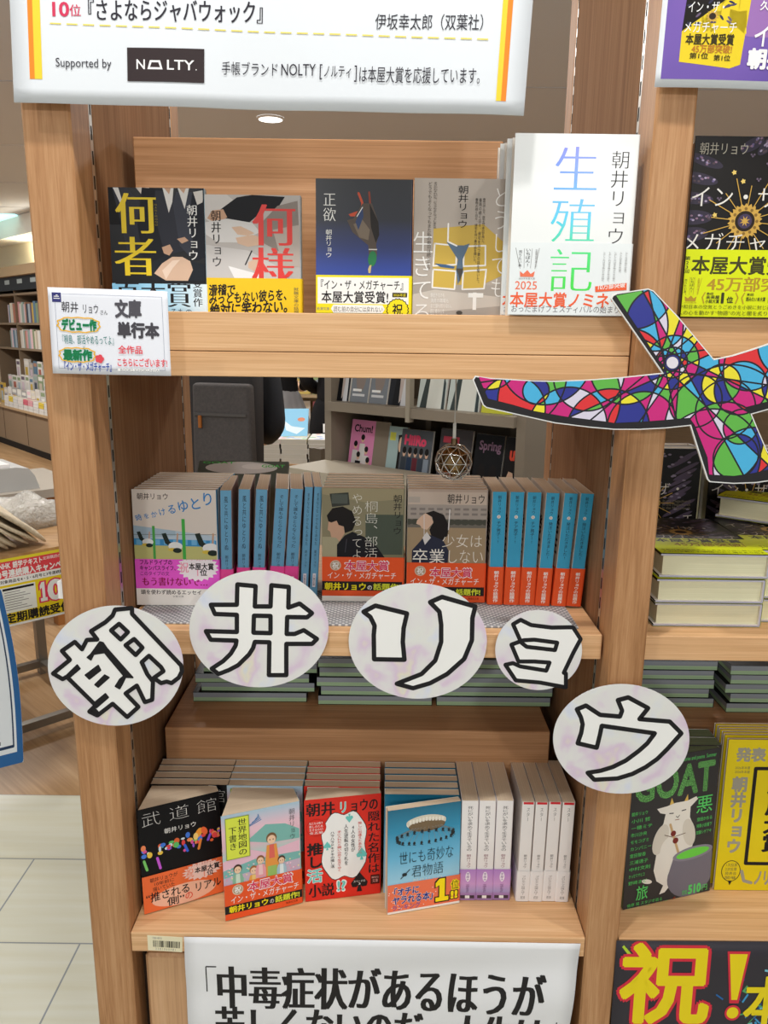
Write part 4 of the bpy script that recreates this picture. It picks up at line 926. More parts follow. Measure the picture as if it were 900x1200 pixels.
PURB = grad_mat('purple_band', 2, 0.0, 0.052, [(0, 'a37cb4'), (0.2, 'a47eb8'), (0.28, 'aa9ccc'), (0.5, 'cf9fd6'), (1, 'b07ec8')], rough=0.35)
def sp_shini(S):
    Hh = S.fr[3]; S.text('死にがいを求めて生きているの', 34, Hh*0.05, 72, Hh*0.50, INK, v=True); S.text('朝井リョウ', 36, Hh*0.53, 68, Hh*0.67, M('8a4a5a'), v=True)
def sp_shini_band(S):
    Hh = S.fr[3]; S.ell(50, Hh*0.755, 17, Hh*0.05, M('f4ecf4')); S.text('本屋大', 38, Hh*0.71, 62, Hh*0.80, M('7a4a9a'), v=True); S.text('平成を生きた', 36, Hh*0.83, 64, Hh*0.92, M('6a3a6a'), v=True)
    S.rect(0, Hh*0.945, 100, Hh*0.978, M('4a3a44')); S.rect(34, Hh*0.947, 66, Hh*0.976, WHITE)
for i in range(3):
    spine_book('paperback_book', ['white spine with purple band, touching the sky-blue carousel stack', 'white spine with purple band, middle one of its three', 'white spine with purple band, touching the red-topped spines'][i],
               0.1085+0.0232*i, 0.9165+0.0006*i, 0.1055, 0.1515, 0.0222, 'e6dfe0', 'ece7e4', ZB, 0, -0.3, 0, band=(0.0485, (PURB, PURB, PURB)), spine_art=sp_shini, band_spine=sp_shini_band, group='white spines with purple bands')
def sp_star(S):
    Hh = S.fr[3]; S.rect(0, 0, 100, Hh*0.022, M('d02a34')); S.text('スター', 32, Hh*0.05, 70, Hh*0.19, INK, v=True, bold=-0.01); S.text('朝井リョウ', 36, Hh*0.52, 68, Hh*0.66, M('5a5350'), v=True)
def sp_star_band(S):
    Hh = S.fr[3]; S.text('プロとアマの境とは?', 30, Hh*0.73, 68, Hh*0.93, M('6a6462'), v=True); S.text('朝日文庫', 28, Hh*0.94, 72, Hh*0.97, M('5a5350'))
def cov_star(S):
    S.text('スター', 12, 40, 40, 110, M('c83038'), v=True)
for i in range(4):
    spine_book('paperback_book', ['white spine with red top edge, touching the purple-banded spines', 'white spine with red top edge, second from the purple-banded spines', 'white spine with red top edge, third from the purple-banded spines', 'white spine with red top edge, at the row end by the upright'][i],
               0.1865+0.0178*i, 0.9155+0.001*(i == 2), 0.1055, 0.1515, 0.0165, 'e2d9d2', 'ebe6e2', ZB, 0, 0.3, 0, band=(0.0475, ('ece9e7', 'ece9e7', 'ece9e7')), spine_art=sp_star, band_spine=sp_star_band, front_art=cov_star, group='white spines with a red top edge')

# ================================================================== RIGHT BAY BOOKS
IVORY = PAGES_Z
def art_flat_mega(S):
    rnd = random.Random(2); w = M('d8d2c6')
    for i in range(14):
        y = 8+i*7; S.L -= 0.8; S.ell(20+rnd.uniform(-8, 8), y, 15, 2.4, M('4c4454'), rot=0.5, n=10); S.L -= 0.8; S.ell(78+rnd.uniform(-8, 8), y, 15, 2.4, M('54485a'), rot=-0.5, n=10)
        for k in range(5): S.L -= 0.9; S.ell(10+rnd.uniform(0, 80), y+rnd.uniform(-3, 3), 2.2, 1.2, M('857a8c'), n=6)
    for i in range(14):
        a = 2*math.pi*i/14; S.L -= 0.7; S.line([(46+9*math.cos(a), 62+9*math.sin(a)), (46+27*math.cos(a), 62+27*math.sin(a))], 0.7, GOLD, joint=False)
    S.burst(46, 62, 12, 12, 0.85, GOLD, 18); S.ell(46, 62, 6, 6, M('2a2018'))
    S.text('朝井リョウ', 6, 6, 42, 14, M('b9b2a2')); S.text('イン・ザ・', 2, 38, 84, 53, w, bold=-0.01); S.text('メガチャーチ', 0, 74, 98, 88, w, bold=-0.01)
    for k in range(3): S.text('In the Megachurch', 60, 58+k*4, 92, 61+k*4, M('7a705c'))
def hard(name, label, loc, rot, group=None, flat=False):
    return book(name, label, 'book', loc, rot, 0.131, 0.188, 0.0290, cover='15120f', spine='17130f', band=(0.070, (MEGA_Y, MEGA_Y, MEGA_Y), lambda S: (S.text('本屋大賞受賞', 8, 92, 92, 104, M('45431f'), bold=0.03), S.text('45万部突破!', 22, 106, 90, 118, M('a8862a'), bold=0.02), S.text('令和日本の空気とうごめきを小説に封じ込め', 3, 130, 97, 134, M('5a5a1e')), S.text('人の心を動かす“物語”の光と闇を炙り出す', 3, 136, 97, 140, M('5a5a1e')))),
                front_art=art_flat_mega, frame=(0, 0, 100, 143.5), hard=True, pages=pg_flat, group=group)
pg_flat = pages_mat('paper_edges_hardback', 'd9d4ae', 'ebe6c6', 1)
# lying flat: tail towards the viewer, cover up, opening side at the upright
FLAT = math.radians(-90)
hb = hard('hardback_book', 'black hardback lying flat, lowest of the lime-banded pile by the upright', (0.3335, 0.906, Zr(-0.3519)+0.0302), (FLAT, 0, 0))
dup(hb, (0.3320, 0.903, Zr(-0.3519)+0.0618), (FLAT, 0, 0), label='black hardback lying flat, middle of the lime-banded pile by the upright')
dup(hb, (0.3345, 0.905, Zr(-0.3519)+0.0933), (FLAT, 0, math.radians(-1)), label='black hardback lying flat on top of the lime-banded pile by the upright')
dup(hb, (0.4630, 0.925, Zr(-0.3519)+0.0302), (FLAT, 0, math.radians(-3)), label='black hardback at the bottom of the second lime-banded pile, farther from the upright')
dup(hb, (0.4635, 0.924, Zr(-0.3519)+0.0618), (FLAT, 0, math.radians(-3)), label='black hardback in the middle of the second lime-banded pile, farther from the upright')
dup(hb, (0.4625, 0.926, Zr(-0.3519)+0.0933), (FLAT, 0, math.radians(-3)), label='black hardback third up in the second lime-banded pile, farther from the upright')
pq = at(838, 606, Z=Zr(-0.3519)+0.0945)
dup(hb, (pq.x, pq.y, Zr(-0.3519)+0.1255), (FLAT, 0, math.radians(-38)), label='black hardback lying askew on top of the second lime-banded pile')
hf = hard('hardback_book', 'upright black hardback with gold rosette behind the flat lime-banded pile', (0.334, 1.130, Zr(-0.3519)), (math.radians(-1), 0, 0))
dup(hf, (0.478, 1.128, Zr(-0.3519)), label='upright black hardback behind the tilted one, beside another upright copy')
dup(hf, (0.336, 1.162, Zr(-0.3519)), label='upright black hardback at the back, behind the rosette copy by the upright')
dup(hf, (0.480, 1.160, Zr(-0.3519)), label='upright black hardback at the very back behind the tilted one')

# magazines lying behind the brown blocks, page edges in grey and green layers
DKG = pages_mat('paper_edges_slate', '8f979e', 'a4abb2', 2); GRN = pages_mat('paper_edges_green', '9cbc94', 'b4d0a8', 2); NEARBLACK = M('16161a', 0.35)
def flat_magazine(label, loc, rz, w, d, group=None):
    t = thing('magazine', label, 'magazine', loc, (0, 0, rz), group)
    m = MB(); m.box(0, 0.0008, 0.0005, w, d, 0.0065, GRN); m.box(0, 0.0008, 0.0065, w, d, 0.0145, DKG); m.build('page_block', t)
    m = MB(); m.box(-0.0005, 0, 0, w, d, 0.0005, NEARBLACK); m.box(-0.0005, 0, 0.0145, w, d, 0.0150, NEARBLACK); m.box(w, 0, 0, w+0.0005, d, 0.015, NEARBLACK); m.build('cover', t)
    return t
mg = None
def mag_pile(x, y, n, where, rnds):
    global mg
    for i in range(n):
        lab = 'green-edged magazine, %s from the bottom, %s' % (ORD[i], where)
        loc = (x+rnds[i % len(rnds)], y+0.4*abs(rnds[i % len(rnds)]), Zr(-0.5558)+0.0152*i); rz = rnds[(i+1) % len(rnds)]*1.2
        if mg is None: mg = flat_magazine(lab, loc, rz, 0.172, 0.15)
        else: dup(mg, loc, (0, 0, rz), label=lab)
mag_pile(-0.287, 1.094, 4, 'pile farthest from the centre upright', (0.0, 0.012, 0.004, 0.016))
mag_pile(-0.098, 1.088, 5, 'middle pile behind the long block', (0.002, 0.006, 0.0, 0.004))
mag_pile(0.084, 1.090, 5, 'last pile before the centre upright', (0.0, 0.003, 0.006, 0.002))
mag_pile(0.330, 1.094, 5, 'second-bay pile touching the centre upright', (0.004, -0.004, 0.002, 0.0))
mag_pile(0.520, 1.080, 5, 'second-bay pile away from the upright', (0.0, 0.005, -0.004, 0.002))

# goat magazine and yellow booklets
GRL = M('5fd06a', 0.4); GRT = noise_mat('green_scribble', [(0.42, '1f3a20'), (0.5, '58a050'), (0.6, '7cc46a')], 900, detail=2)
def art_goat(S):
    S.text('Magazine of stories and poems  Summer', 40, 4, 96, 8, GRL)
    S.text('GOAT', 6, 12, 95, 42, GRT, bold=0.035)
    wl = M('e9e2d6'); wl2 = M('d8cfc0')
    S.poly([(48, 44), (51, 51), (46, 52)], M('d9b45a')); S.poly([(66, 43), (67, 51), (62, 51)], M('d9b45a'))
    S.poly([(32, 53), (43, 52), (52, 50), (66, 50), (76, 47), (78, 50), (70, 57), (70, 68), (75, 78), (77, 90), (74, 104), (68, 116), (62, 132), (52, 138), (46, 144), (40, 145), (44, 136), (36, 130), (32, 118), (34, 102), (31, 92), (32, 80), (40, 70), (42, 60), (36, 58)], wl)
    S.ell(38, 86, 8, 16, wl2, rot=0.3); S.ell(70, 84, 7, 15, wl2, rot=-0.25); S.ell(52, 100, 14, 16, wl)
    S.line([(46, 60), (51, 60.5)], 1, INK, joint=False); S.line([(60, 59.5), (65, 59)], 1, INK, joint=False); S.line([(54, 64), (56, 66), (58, 63.5)], 0.7, INK, joint=False); S.line([(53, 68), (58, 68)], 0.7, M('a0705a'), joint=False)
    S.ell(25, 128, 6, 2.4, wl, rot=0.3)
    S.line([(42, 82), (52, 86), (66, 84)], 0.7, M('6a4a3a'), joint=False)
    S.line([(48, 72), (62, 112)], 2.6, M('c9a77a')); S.ell(52, 82, 3, 3, M('7a2f2a')); S.ell(55, 90, 3.2, 3.2, M('7a2f2a'))
    pot = M('77727c')
    S.ell(74, 131, 26, 23, pot); S.poly([(50, 122), (54, 108), (98, 104), (100, 122), (98, 140)], pot); S.ell(76, 107, 23, 7, M('8a858f'), rot=-0.08); S.ell(76, 107, 19, 4.6, M('6fd24a'), rot=-0.08)
    S.line([(58, 152), (50, 158)], 2, M('8a3a2a')); S.line([(68, 154), (66, 158)], 2, M('8a3a2a')); S.line([(82, 154), (88, 157)], 2, M('8a3a2a'))
    S.text('悪', 76, 47, 96, 66, GRL, bold=0.0)
    for k, tx in enumerate(('朝井リョウ', '小川 哲', '一穂ミチ', '市川沙央', 'モモコグミ', 'カンパニー', '室田智香', '三浦透子', '中村文則', 'かっせマサヒコ', '野崎まど')): S.text(tx, 4, 52+k*7.2, 22+(k % 3)*3, 56+k*7.2, GRL)
    S.text('旅', 13, 131, 27, 146, GRL, bold=0.005)
    for k, tx in enumerate(('佐原 晃 スタジオ巡る', '鈴ヶ木大郎・小山ご', '吉澤嘉代子・岡 知見・黒川清輝')): S.text(tx, 4, 148+k*4.4, 44+k*6, 151.4+k*4.4, GRL)
    S.text('定価', 66, 146, 72, 151, GRL); S.text('510', 73, 142, 88, 151, GRL, bold=0.05); S.text('円', 89, 144, 96, 151, GRL)
    for k, tx in enumerate(('窪田かおる', '特集小説書下', '加藤シゲアキ')): S.text(tx, 78, 70+k*7, 96, 74+k*7, GRL)
GDARK = M('3a3838', 0.4)
_, _, ga = on(0.3275, 0.9003, 0.4605, 0.9403)
gt = book('magazine', 'dark magazine picturing a white goat stirring a pot, angled front copy', 'magazine', (0.3275, 0.9003, ZB+0.0006), (math.radians(-3.5), 0, ga), 0.139, 0.213, 0.022, cover=GDARK, spine='2a2a2c', pages=pages_mat('paper_edges_moss', '5f6a52', '7d8a6a', 1), front_art=art_goat, frame=(0, 0, 100, 153.2))
for i in range(2): dup(gt, (0.322, 0.9560+0.0225*i, ZB+0.0006), (math.radians(-0.5), 0, 0), label='dark goat magazine squarely stacked, %s behind the angled copy' % ORD[i])
YB = M('e8cf1c', 0.45)
def art_prize(S):
    g = M('a39d8c')
    S.text('発表', 8, 8, 35, 21, g, bold=0.045); S.text('!!', 37, 8, 50, 21, g, bold=0.05)
    for k in range(2): S.text('2026年本屋', 8, 26+k*4, 22, 29+k*4, M('7a7454'))
    S.text('朝井リョウ', 7, 36, 21, 114, g, v=True, bold=0.045)
    S.frame_line(27, 28, 78, 124, 3.4, INK); S.text('本屋大賞', 40, 38, 60, 112, INK, v=True, bold=0.04)
    S.ell(14, 132, 9, 11, INK); S.ell(14, 132, 8.3, 10.3, YB); S.poly([(12, 142), (16, 142), (14, 147)], INK)
    for k, tx in enumerate(('1次投票', '2次投票', '発表会', '開催')): S.text(tx, 8.5, 124+k*4.4, 19.5, 127.4+k*4.4, M('6a6444'))
    S.line([(24, 132), (27, 142), (34, 144)], 3, g); S.text('ノリ', 36, 131, 52, 146, g, bold=0.05); S.line([(70, 134), (70, 150), (78, 150)], 3, g)
yp = book('booklet', 'yellow award booklet with a boxed black title, front copy beside the goat magazine', 'booklet', (0.4665, 0.9415, ZB+0.0006), (math.radians(-2.5), 0, 0), 0.148, 0.2255, 0.005, cover=YB, spine=YB, pages=pages_mat('paper_edges_tan', 'c9ab84', 'd9bd98', 1), front_art=art_prize, frame=(0, 0, 100, 152))
for i in range(5): dup(yp, (0.466+0.001*(i % 2), 0.955+0.0075*i, ZB+0.0006), (math.radians(-2), 0, 0), label='yellow award booklet, %s behind the front copy, its top edge showing' % ORD[i])

# ================================================================== SIGNS
def paper_sheet(name, label, cat, corners, frame, base, art, thick=0.0004, nx=24, ny=10, wave=None):
    """corners TL TR BR BL; a thin sheet with an optional gentle wave(a, b) in metres towards the viewer"""
    mb = MB(); q = [Vector(p) for p in corners]; n = (q[3]-q[0]).cross(q[1]-q[0]).normalized()
    if n.y > 0: n = -n
    waved = wave is not None
    wave = wave or (lambda a, b: 0.0)
    P = lambda a, b, d: (q[0]*(1-a)+q[1]*a)*(1-b)+(q[3]*(1-a)+q[2]*a)*b+n*(wave(a, b)+d)
    vs = []; fs = []; W1 = nx+1
    for d in (0.0, -thick):
        for j in range(ny+1):
            for i in range(nx+1): vs.append(P(i/nx, j/ny, d))
    o = W1*(ny+1)
    for j in range(ny):
        for i in range(nx):
            a = j*W1+i; fs.append((a, a+W1, a+W1+1, a+1)); fs.append((o+a, o+a+1, o+a+W1+1, o+a+W1))
    rim = [i for i in range(W1)]+[j*W1+nx for j in range(1, ny+1)]+[ny*W1+i for i in range(nx-1, -1, -1)]+[j*W1 for j in range(ny-1, 0, -1)]
    for k in range(len(rim)): a, b2 = rim[k], rim[(k+1) % len(rim)]; fs.append((a, b2, o+b2, o+a))
    mb.mesh(vs, fs, base, True)
    S = Sheet(mb, q[0], q[1], q[2], q[3], frame, n, bow=wave if waved else None, eps=3e-5, grid=(nx, ny)); S.L = 6
    art(S)
    org = q[3]
    return tag(mb.build(name, None, tuple(org)), label, cat)
PAPER = M('e2e6ea', 0.5)
YB_ = 0.838
def art_banner(S):
    pk = M('d23a5c'); k_ = M('2d2a33')
    S.rect(31, -200, 37, 98, M('f08a2c'), 1); S.rect(37, -200, 46, 98, M('f2d23c')); S.rect(586, -200, 592, 112, M('f2d23c')); S.rect(592, -200, 598, 112, M('f08a2c'))
    S.text('10', 56, 3, 80, 20, pk, bold=0.02, mi=0.01); S.text('位', 80, 6, 94, 20, pk, mi=0.012); S.text('『さよならジャバウォック』', 92, -1, 316, 25, k_, mi=0.018)
    S.text('伊坂幸太郎（双葉社）', 438, 13, 574, 31, k_)
    for i in range(27): S.L -= 0.9; S.line([(57+19.3*i, 29+0.46*i), (70+19.3*i, 29.3+0.46*i)], 1.6, M('f0dc6a'), joint=False)
    S.L += 1
    S.text('Supported by', 62, 71, 128, 82, k_); S.rect(147, 57, 238, 98, M('352a2b'))
    w = M('f4f2f0'); S.text('N', 157, 71, 169, 83, w, bold=0.01); S.poly([(174, 72), (186, 72), (189, 83), (171, 83)], w); S.poly([(176, 74.5), (184, 74.5), (186, 80.5), (174, 80.5)], M('352a2b')); S.text('LTY', 193, 71, 226, 83, w, bold=0.01); S.ell(228.5, 82.4, 0.7, 0.7, w, n=10)
    S.text('手帳ブランド', 258, 71, 326, 87, k_); S.text('NOLTY [', 328, 72, 378, 86, k_); S.text('ノルティ', 379, 73, 414, 88, k_); S.text(']', 416, 73, 420, 88, k_); S.text('は本屋大賞を応援しています。', 421, 74, 572, 93, k_)
qb = [at(8.7, -60, Y=YB_), at(629.5, -60, Y=YB_), at(613.5, 136, Y=YB_), at(17, 120.5, Y=YB_)]
paper_sheet('banner', 'white ranking banner with orange and yellow side stripes hung across the top', 'banner', qb, (10.5, -60, 621, 128), PAPER, art_banner, wave=lambda a, b: 0.0022*math.sin(9*a)*b+0.0012*math.sin(21*a+1)*b)
def art_purple(S):
    grad = noise_mat('purple_print', [(0.2, '4a3a8e'), (0.5, '6f52a8'), (0.8, '9a6ab8')], 3, detail=2, sc3=(1, 1, 3))
    S.rect(774, -80, 990, 94, grad); S.ell(885, 18, 60, 24, M('9a6fb0', 0.5)); 
    S.poly([(796, -20), (862, -20), (867, 38), (793, 36)], M('17120f')); S.poly([(862, -20), (869, -20), (864, 75), (852, 80), (793, 73), (793, 36), (867, 38)], M('e8cc28'))
    rnd = random.Random(6)
    for i in range(18): S.L -= 0.85; S.ell(798+rnd.uniform(0, 60), -10+rnd.uniform(0, 42), 4, 1.4, M(rnd.choice(('4a4460', '6a5a72', '30304a'))), rot=rnd.uniform(-1, 1), n=8)
    S.burst(826, 18, 8, 8, 0.6, GOLD, 12); S.ell(826, 18, 4, 4, M('30241a'))
    S.text('イン・ザ・', 797, 0, 842, 14, WHITE); S.text('メガチャーチ', 794, 24, 856, 38, WHITE)
    S.text('本屋大賞受賞', 798, 39, 854, 52, M('3a3212'), bold=0.03); S.text('45万部突破!', 806, 52, 853, 62, M('b8742a'), bold=0.02); S.text('第1位', 804, 62, 826, 69, M('3a3212'), bold=0.02); S.text('第1位', 832, 64, 852, 71, M('3a3212'), bold=0.02)
    S.text('久保田', 879, -1, 910, 10, WHITE, bold=0.02); S.text('イン・ザ', 875, 24, 965, 54, WHITE, bold=0.01); S.text('朝井リョウ', 872, 56, 985, 79, WHITE, bold=0.05)
qp = [at(784, -80, Y=YB_), at(1030, -80, Y=YB_), at(1000, 107, Y=YB_), at(767, 102, Y=YB_)]
paper_sheet('poster', 'purple white-bordered poster picturing a black hardback, atop the second bay', 'poster', qp, (768, -80, 1000, 104), PAPER, art_purple, wave=lambda a, b: 0.0012*math.sin(7*a)*b)
def art_card(S):
    k_ = M('2c2a30'); g = M('1f7a4a'); gl = M('35b08a'); r_ = M('e8505a'); bl = M('2f4fa8'); ye = M('f2b92c')
    S.frame_line(262, 582, 792, 955, 1.6, M('8e94a6'))
    S.rect(248, 577, 294, 624, M('3e3f7a')); S.rect(258, 594, 284, 598, WHITE); S.rect(256, 604, 288, 608, WHITE); S.L -= 0.5; S.rect(268, 588, 278, 592, WHITE)
    S.text('朝井', 292, 620, 380, 672, k_, rot=0.03); S.text('リョウ', 396, 628, 480, 676, k_); S.text('さん', 484, 656, 524, 680, k_)
    S.text('文庫', 560, 606, 690, 690, M('55535a'), bold=0.05, skew=0.02); S.text('単行本', 566, 716, 772, 790, M('4a484e'), bold=0.055)
    for (x0, y0, x1, y1, tx) in ((274, 704, 474, 764, 'デビュー作'), (274, 856, 444, 914, '最新作')):
        pts = []; n = 40
        for i in range(n):
            a = 2*math.pi*i/n; rx, ry = (x1-x0)/2+4, (y1-y0)/2+6; k = 1/(abs(math.cos(a))**3+abs(math.sin(a))**3)**(1/3); k *= 1+0.05*math.sin(11*a)
            pts.append(((x0+x1)/2+rx*k*math.cos(a), (y0+y1)/2+ry*k*math.sin(a)))
        S.line(pts, 6, ye, closed=True); S.text(tx, x0+14, y0+4, x1-10, y1-2, gl, bold=0.07); S.text(tx, x0+14, y0+4, x1-10, y1-2, g, bold=0.045)
    S.text('『桐島、部活やめるってよ』', 276, 784, 560, 830, M('2f7f78'), slant=-0.05); S.text('と', 388, 838, 404, 858, M('2f7f78'))
    S.text('『イン・ザ・メガチャーチ』', 278, 920, 540, 966, bl, bold=0.02)
    for i in range(5): a = 2*math.pi*i/5; S.L -= 0.9; S.ell(471+12*math.cos(a), 902+12*math.sin(a), 11, 11, r_, n=14)
    S.text('全作品', 566, 832, 688, 872, r_, bold=0.02); S.text('こちらにございます!', 556, 896, 806, 938, r_, bold=0.02)
    S.rect(560, 948, 764, 962, WHITE); S.text('BOOKS KINOKUNIYA', 572, 950, 762, 962, M('8a8a92'))
YC = 0.8365
qc = [at(55.5, 336.5, Y=YC), at(196, 341.5, Y=YC-0.004), at(200.5, 440.5, Y=YC-0.006), at(62, 437.5, Y=YC)]
paper_sheet('handwritten_card', 'white handwritten card in coloured pen at the end of the top shelf', 'card', qc, (228, 553, 820, 982), M('eef0f7', 0.4), art_card, wave=lambda a, b: 0.0016*math.sin(3.1*a))
def art_addict(S):
    k_ = M('262424')
    S.line([(252, 1131), (240, 1131), (240, 1160)], 1.3, k_, joint=False)
    S.text('中毒症状があるほうが', 250, 1130, 634, 1178, k_, mi=0.045, skew=-0.018)
    S.text('苦しくないのだ、', 248, 1176, 530, 1224, k_, mi=0.045, skew=-0.018); S.text('人生は', 528, 1184, 640, 1230, k_, mi=0.045); S.line([(652, 1190), (652, 1222), (640, 1222)], 1.3, k_, joint=False)
qa = [at(215.5, 1098, Y=0.848), at(680.5, 1106, Y=0.848), at(655, 1290, Y=0.848), at(226, 1285, Y=0.848)]
paper_sheet('poster', 'white paper sign with large black serif writing taped below the bottom shelf', 'poster', qa, (216, 1100, 668, 1287), M('ebebec', 0.5), art_addict, ny=24, wave=lambda a, b: 0.003*math.sin(6*a+4*b)*min(1, b*5)*(0.4+0.6*math.sin(5*b))+0.0015*math.sin(15*b+3*a)*min(1, b*6))
def art_iwai(S):
    y = M('f0d81c', 0.4); rd = M('d83244', 0.4)
    rnd = random.Random(9)
    for i in range(90):
        S.L -= 0.93; x = 888+rnd.gauss(8, 16); yy = 1190+rnd.gauss(0, 34); a = rnd.uniform(-1.2, 1.2); l = rnd.uniform(4, 14)
        S.line([(x, yy), (x+l*math.cos(a), yy+l*math.sin(a))], rnd.uniform(1, 2.6), M(rnd.choice(('2d6cae', '48a0d0', '3a4a9a', '7cc4d8', '5aa86a'))), joint=False)
    S.L += 2
    for i in range(3): S.line([(726+i*3, 1108+i*3), (733+i*2, 1116+i*2)], 3, M('b8d43a'), joint=False)
    S.text('祝', 724, 1106, 834, 1194, rd, bold=0.062); S.text('祝', 724, 1106, 834, 1194, y, bold=0.028)
    S.poly([(849, 1113), (876, 1113), (868, 1172), (857, 1172)], rd); S.poly([(852, 1116), (873, 1116), (866, 1168), (859, 1168)], y); S.ell(862, 1183, 9.5, 9, rd); S.ell(862, 1183, 7, 6.5, y)
    S.text('本屋大賞', 874, 1142, 1090, 1196, y, bold=0.02, mi=0.01)
qi = [at(722.5, 1102.5, Y=0.848), at(1090, 1105, Y=0.848), at(1060, 1300, Y=0.848), at(709, 1297, Y=0.848)]
paper_sheet('poster', 'dark poster with big yellow and red celebration lettering below the second bay', 'poster', qi, (718, 1102.5, 1085, 1298), M('37343a', 0.4), art_iwai, wave=lambda a, b: 0.001*math.sin(8*a)*b)

# round character signs
PEARL = noise_mat('pearly_pastel_paper', [(0.28, 'c6d0e6'), (0.37, 'dcdfe8'), (0.46, 'e4e4de'), (0.54, 'e2dede'), (0.61, 'dcc8da'), (0.67, 'e4ddca'), (0.75, 'cfd8ea')], 17, detail=3, rough=0.4, distort=0.3)
LINEK = M('1f1e20', 0.5)
def disc(label, Y, off, sc, ell, outline, holes=(), solids=(), fill=None, lw=27, extra=()):
    cxx, cyy, rx, ry = ell
    px = lambda p: at(off[0]+p[0]/sc, off[1]+p[1]/sc, Y=Y)
    N = 72; ring = [px((cxx+rx*math.cos(2*math.pi*i/N), cyy+ry*math.sin(2*math.pi*i/N))) for i in range(N)]
    mb = MB(); mb.prism(ring, (0, -1, 0), 0.0008, PEARL, side=M('dfe0e2', 0.5))
    # glyph drawn on the disc plane
    c0 = px((cxx-rx, cyy-ry)); c1 = px((cxx+rx, cyy-ry)); c2 = px((cxx+rx, cyy+ry)); c3 = px((cxx-rx, cyy+ry))
    S = Sheet(mb, c0, c1, c2, c3, (cxx-rx, cyy-ry, cxx+rx, cyy+ry), (0, -1, 0), eps=3e-5, clip=(-2000, -2000, 3000, 3000))
    S.poly(fill or outline, M('f3f2ee', 0.4))
    for o2 in extra: S.poly(o2, M('f3f2ee', 0.4))
    for h_ in holes: S.poly(h_, PEARL)
    for s_ in solids: S.poly(s_, LINEK); S.L -= 0.6; S.line(s_, 10, LINEK, closed=True)
    S.line(outline, lw, LINEK, closed=True)
    for o2 in extra: S.line(o2, lw, LINEK, closed=True)
    for h_ in holes: S.line(h_, lw, LINEK, closed=True)
    c = px((cxx, cyy)); return tag(mb.build('round_sign', None, tuple(c)), label, 'sign')
# offsets and scales keep each trace in the units it was measured in
disc('pearly round sign with the tilted two-part character, on the end upright', 0.842, (50, 700), 5.294, (452, 424, 420, 372),
     [(450, 75), (555, 65), (555, 100), (860, 415), (865, 450), (845, 490), (800, 525), (770, 515), (735, 525), (690, 492), (750, 450), (735, 425), (660, 355), (615, 395), (650, 470), (685, 515), (680, 630), (635, 645), (585, 540), (515, 590), (595, 675), (525, 740), (435, 655), (340, 730), (290, 705), (330, 665), (150, 485), (125, 500), (65, 465), (170, 380), (120, 325), (200, 270), (245, 315), (275, 258), (340, 255), (300, 205), (390, 150), (435, 110)],
     holes=[[(475, 160), (530, 210), (485, 255), (425, 200)], [(568, 252), (620, 305), (578, 350), (515, 290)]],
     solids=[[(265, 475), (345, 415), (360, 445), (290, 500)], [(325, 535), (385, 475), (412, 490), (345, 550)], [(150, 475), (215, 412), (232, 435), (165, 492)], [(320, 650), (390, 592), (408, 615), (335, 680)], [(300, 715), (330, 690), (355, 720), (340, 735)],
             [(355, 270), (375, 275), (400, 310), (560, 490), (515, 488), (495, 530), (478, 560), (452, 545), (480, 500), (505, 480), (400, 355), (385, 335), (318, 345), (300, 380), (278, 365), (300, 345)]], lw=27)
disc('pearly round sign with the well-shaped character on the middle shelf edge', 0.868, (215, 660), 5.143, (455, 395, 420, 353),
     [(325, 125), (435, 135), (430, 255), (525, 255), (530, 130), (635, 140), (632, 262), (700, 238), (775, 295), (745, 320), (625, 318), (622, 420), (670, 420), (725, 397), (805, 450), (775, 480), (620, 480), (620, 672), (515, 672), (518, 470), (430, 468), (420, 505), (395, 545), (330, 610), (275, 640), (212, 665), (170, 632), (240, 585), (285, 540), (315, 490), (320, 460), (165, 455), (135, 403), (322, 408), (322, 305), (190, 300), (165, 245), (322, 245)],
     holes=[[(425, 310), (525, 312), (525, 415), (422, 412)]])
disc('pearly round sign with two tall separate strokes, below the girl cover', 0.868, (400, 675), 5.0, (448, 381, 405, 338),
     [(130, 205), (200, 170), (385, 215), (365, 300), (360, 380), (370, 485), (192, 482), (190, 340), (195, 285), (170, 235)],
     extra=[[(520, 150), (590, 120), (785, 175), (768, 240), (765, 370), (720, 480), (620, 570), (520, 625), (420, 655), (325, 628), (470, 570), (550, 490), (585, 380), (585, 280), (575, 205)]])
disc('small pearly round sign with a comb-like character on the middle shelf edge', 0.868, (575, 705), 7.826, (440, 445, 398, 366),
     [(205, 205), (275, 165), (370, 212), (560, 235), (755, 232), (825, 340), (760, 460), (670, 650), (690, 655), (690, 785), (450, 740), (230, 720), (135, 575), (205, 560), (270, 590), (510, 630), (540, 555), (400, 545), (255, 545), (190, 390), (300, 350), (400, 345), (610, 372), (590, 440), (330, 410), (280, 370)], lw=38,
     fill=[(205, 205), (275, 165), (370, 212), (560, 235), (755, 232), (825, 340), (760, 460), (670, 650), (690, 655), (690, 785), (450, 740), (230, 720), (135, 575), (205, 560), (240, 545), (190, 390), (280, 370)])
disc('pearly round sign with a roofed character, lowest, on the centre upright', 0.842, (640, 795), 5.143, (453, 365, 411, 330),
     [(185, 182), (240, 160), (325, 215), (445, 225), (458, 190), (432, 128), (495, 112), (615, 175), (562, 240), (745, 255), (815, 325), (730, 420), (670, 480), (600, 530), (520, 572), (430, 600), (290, 608), (250, 565), (330, 552), (400, 530), (480, 490), (560, 430), (610, 385), (655, 325), (335, 280), (325, 330), (305, 412), (190, 385), (212, 320), (220, 270), (210, 230)])

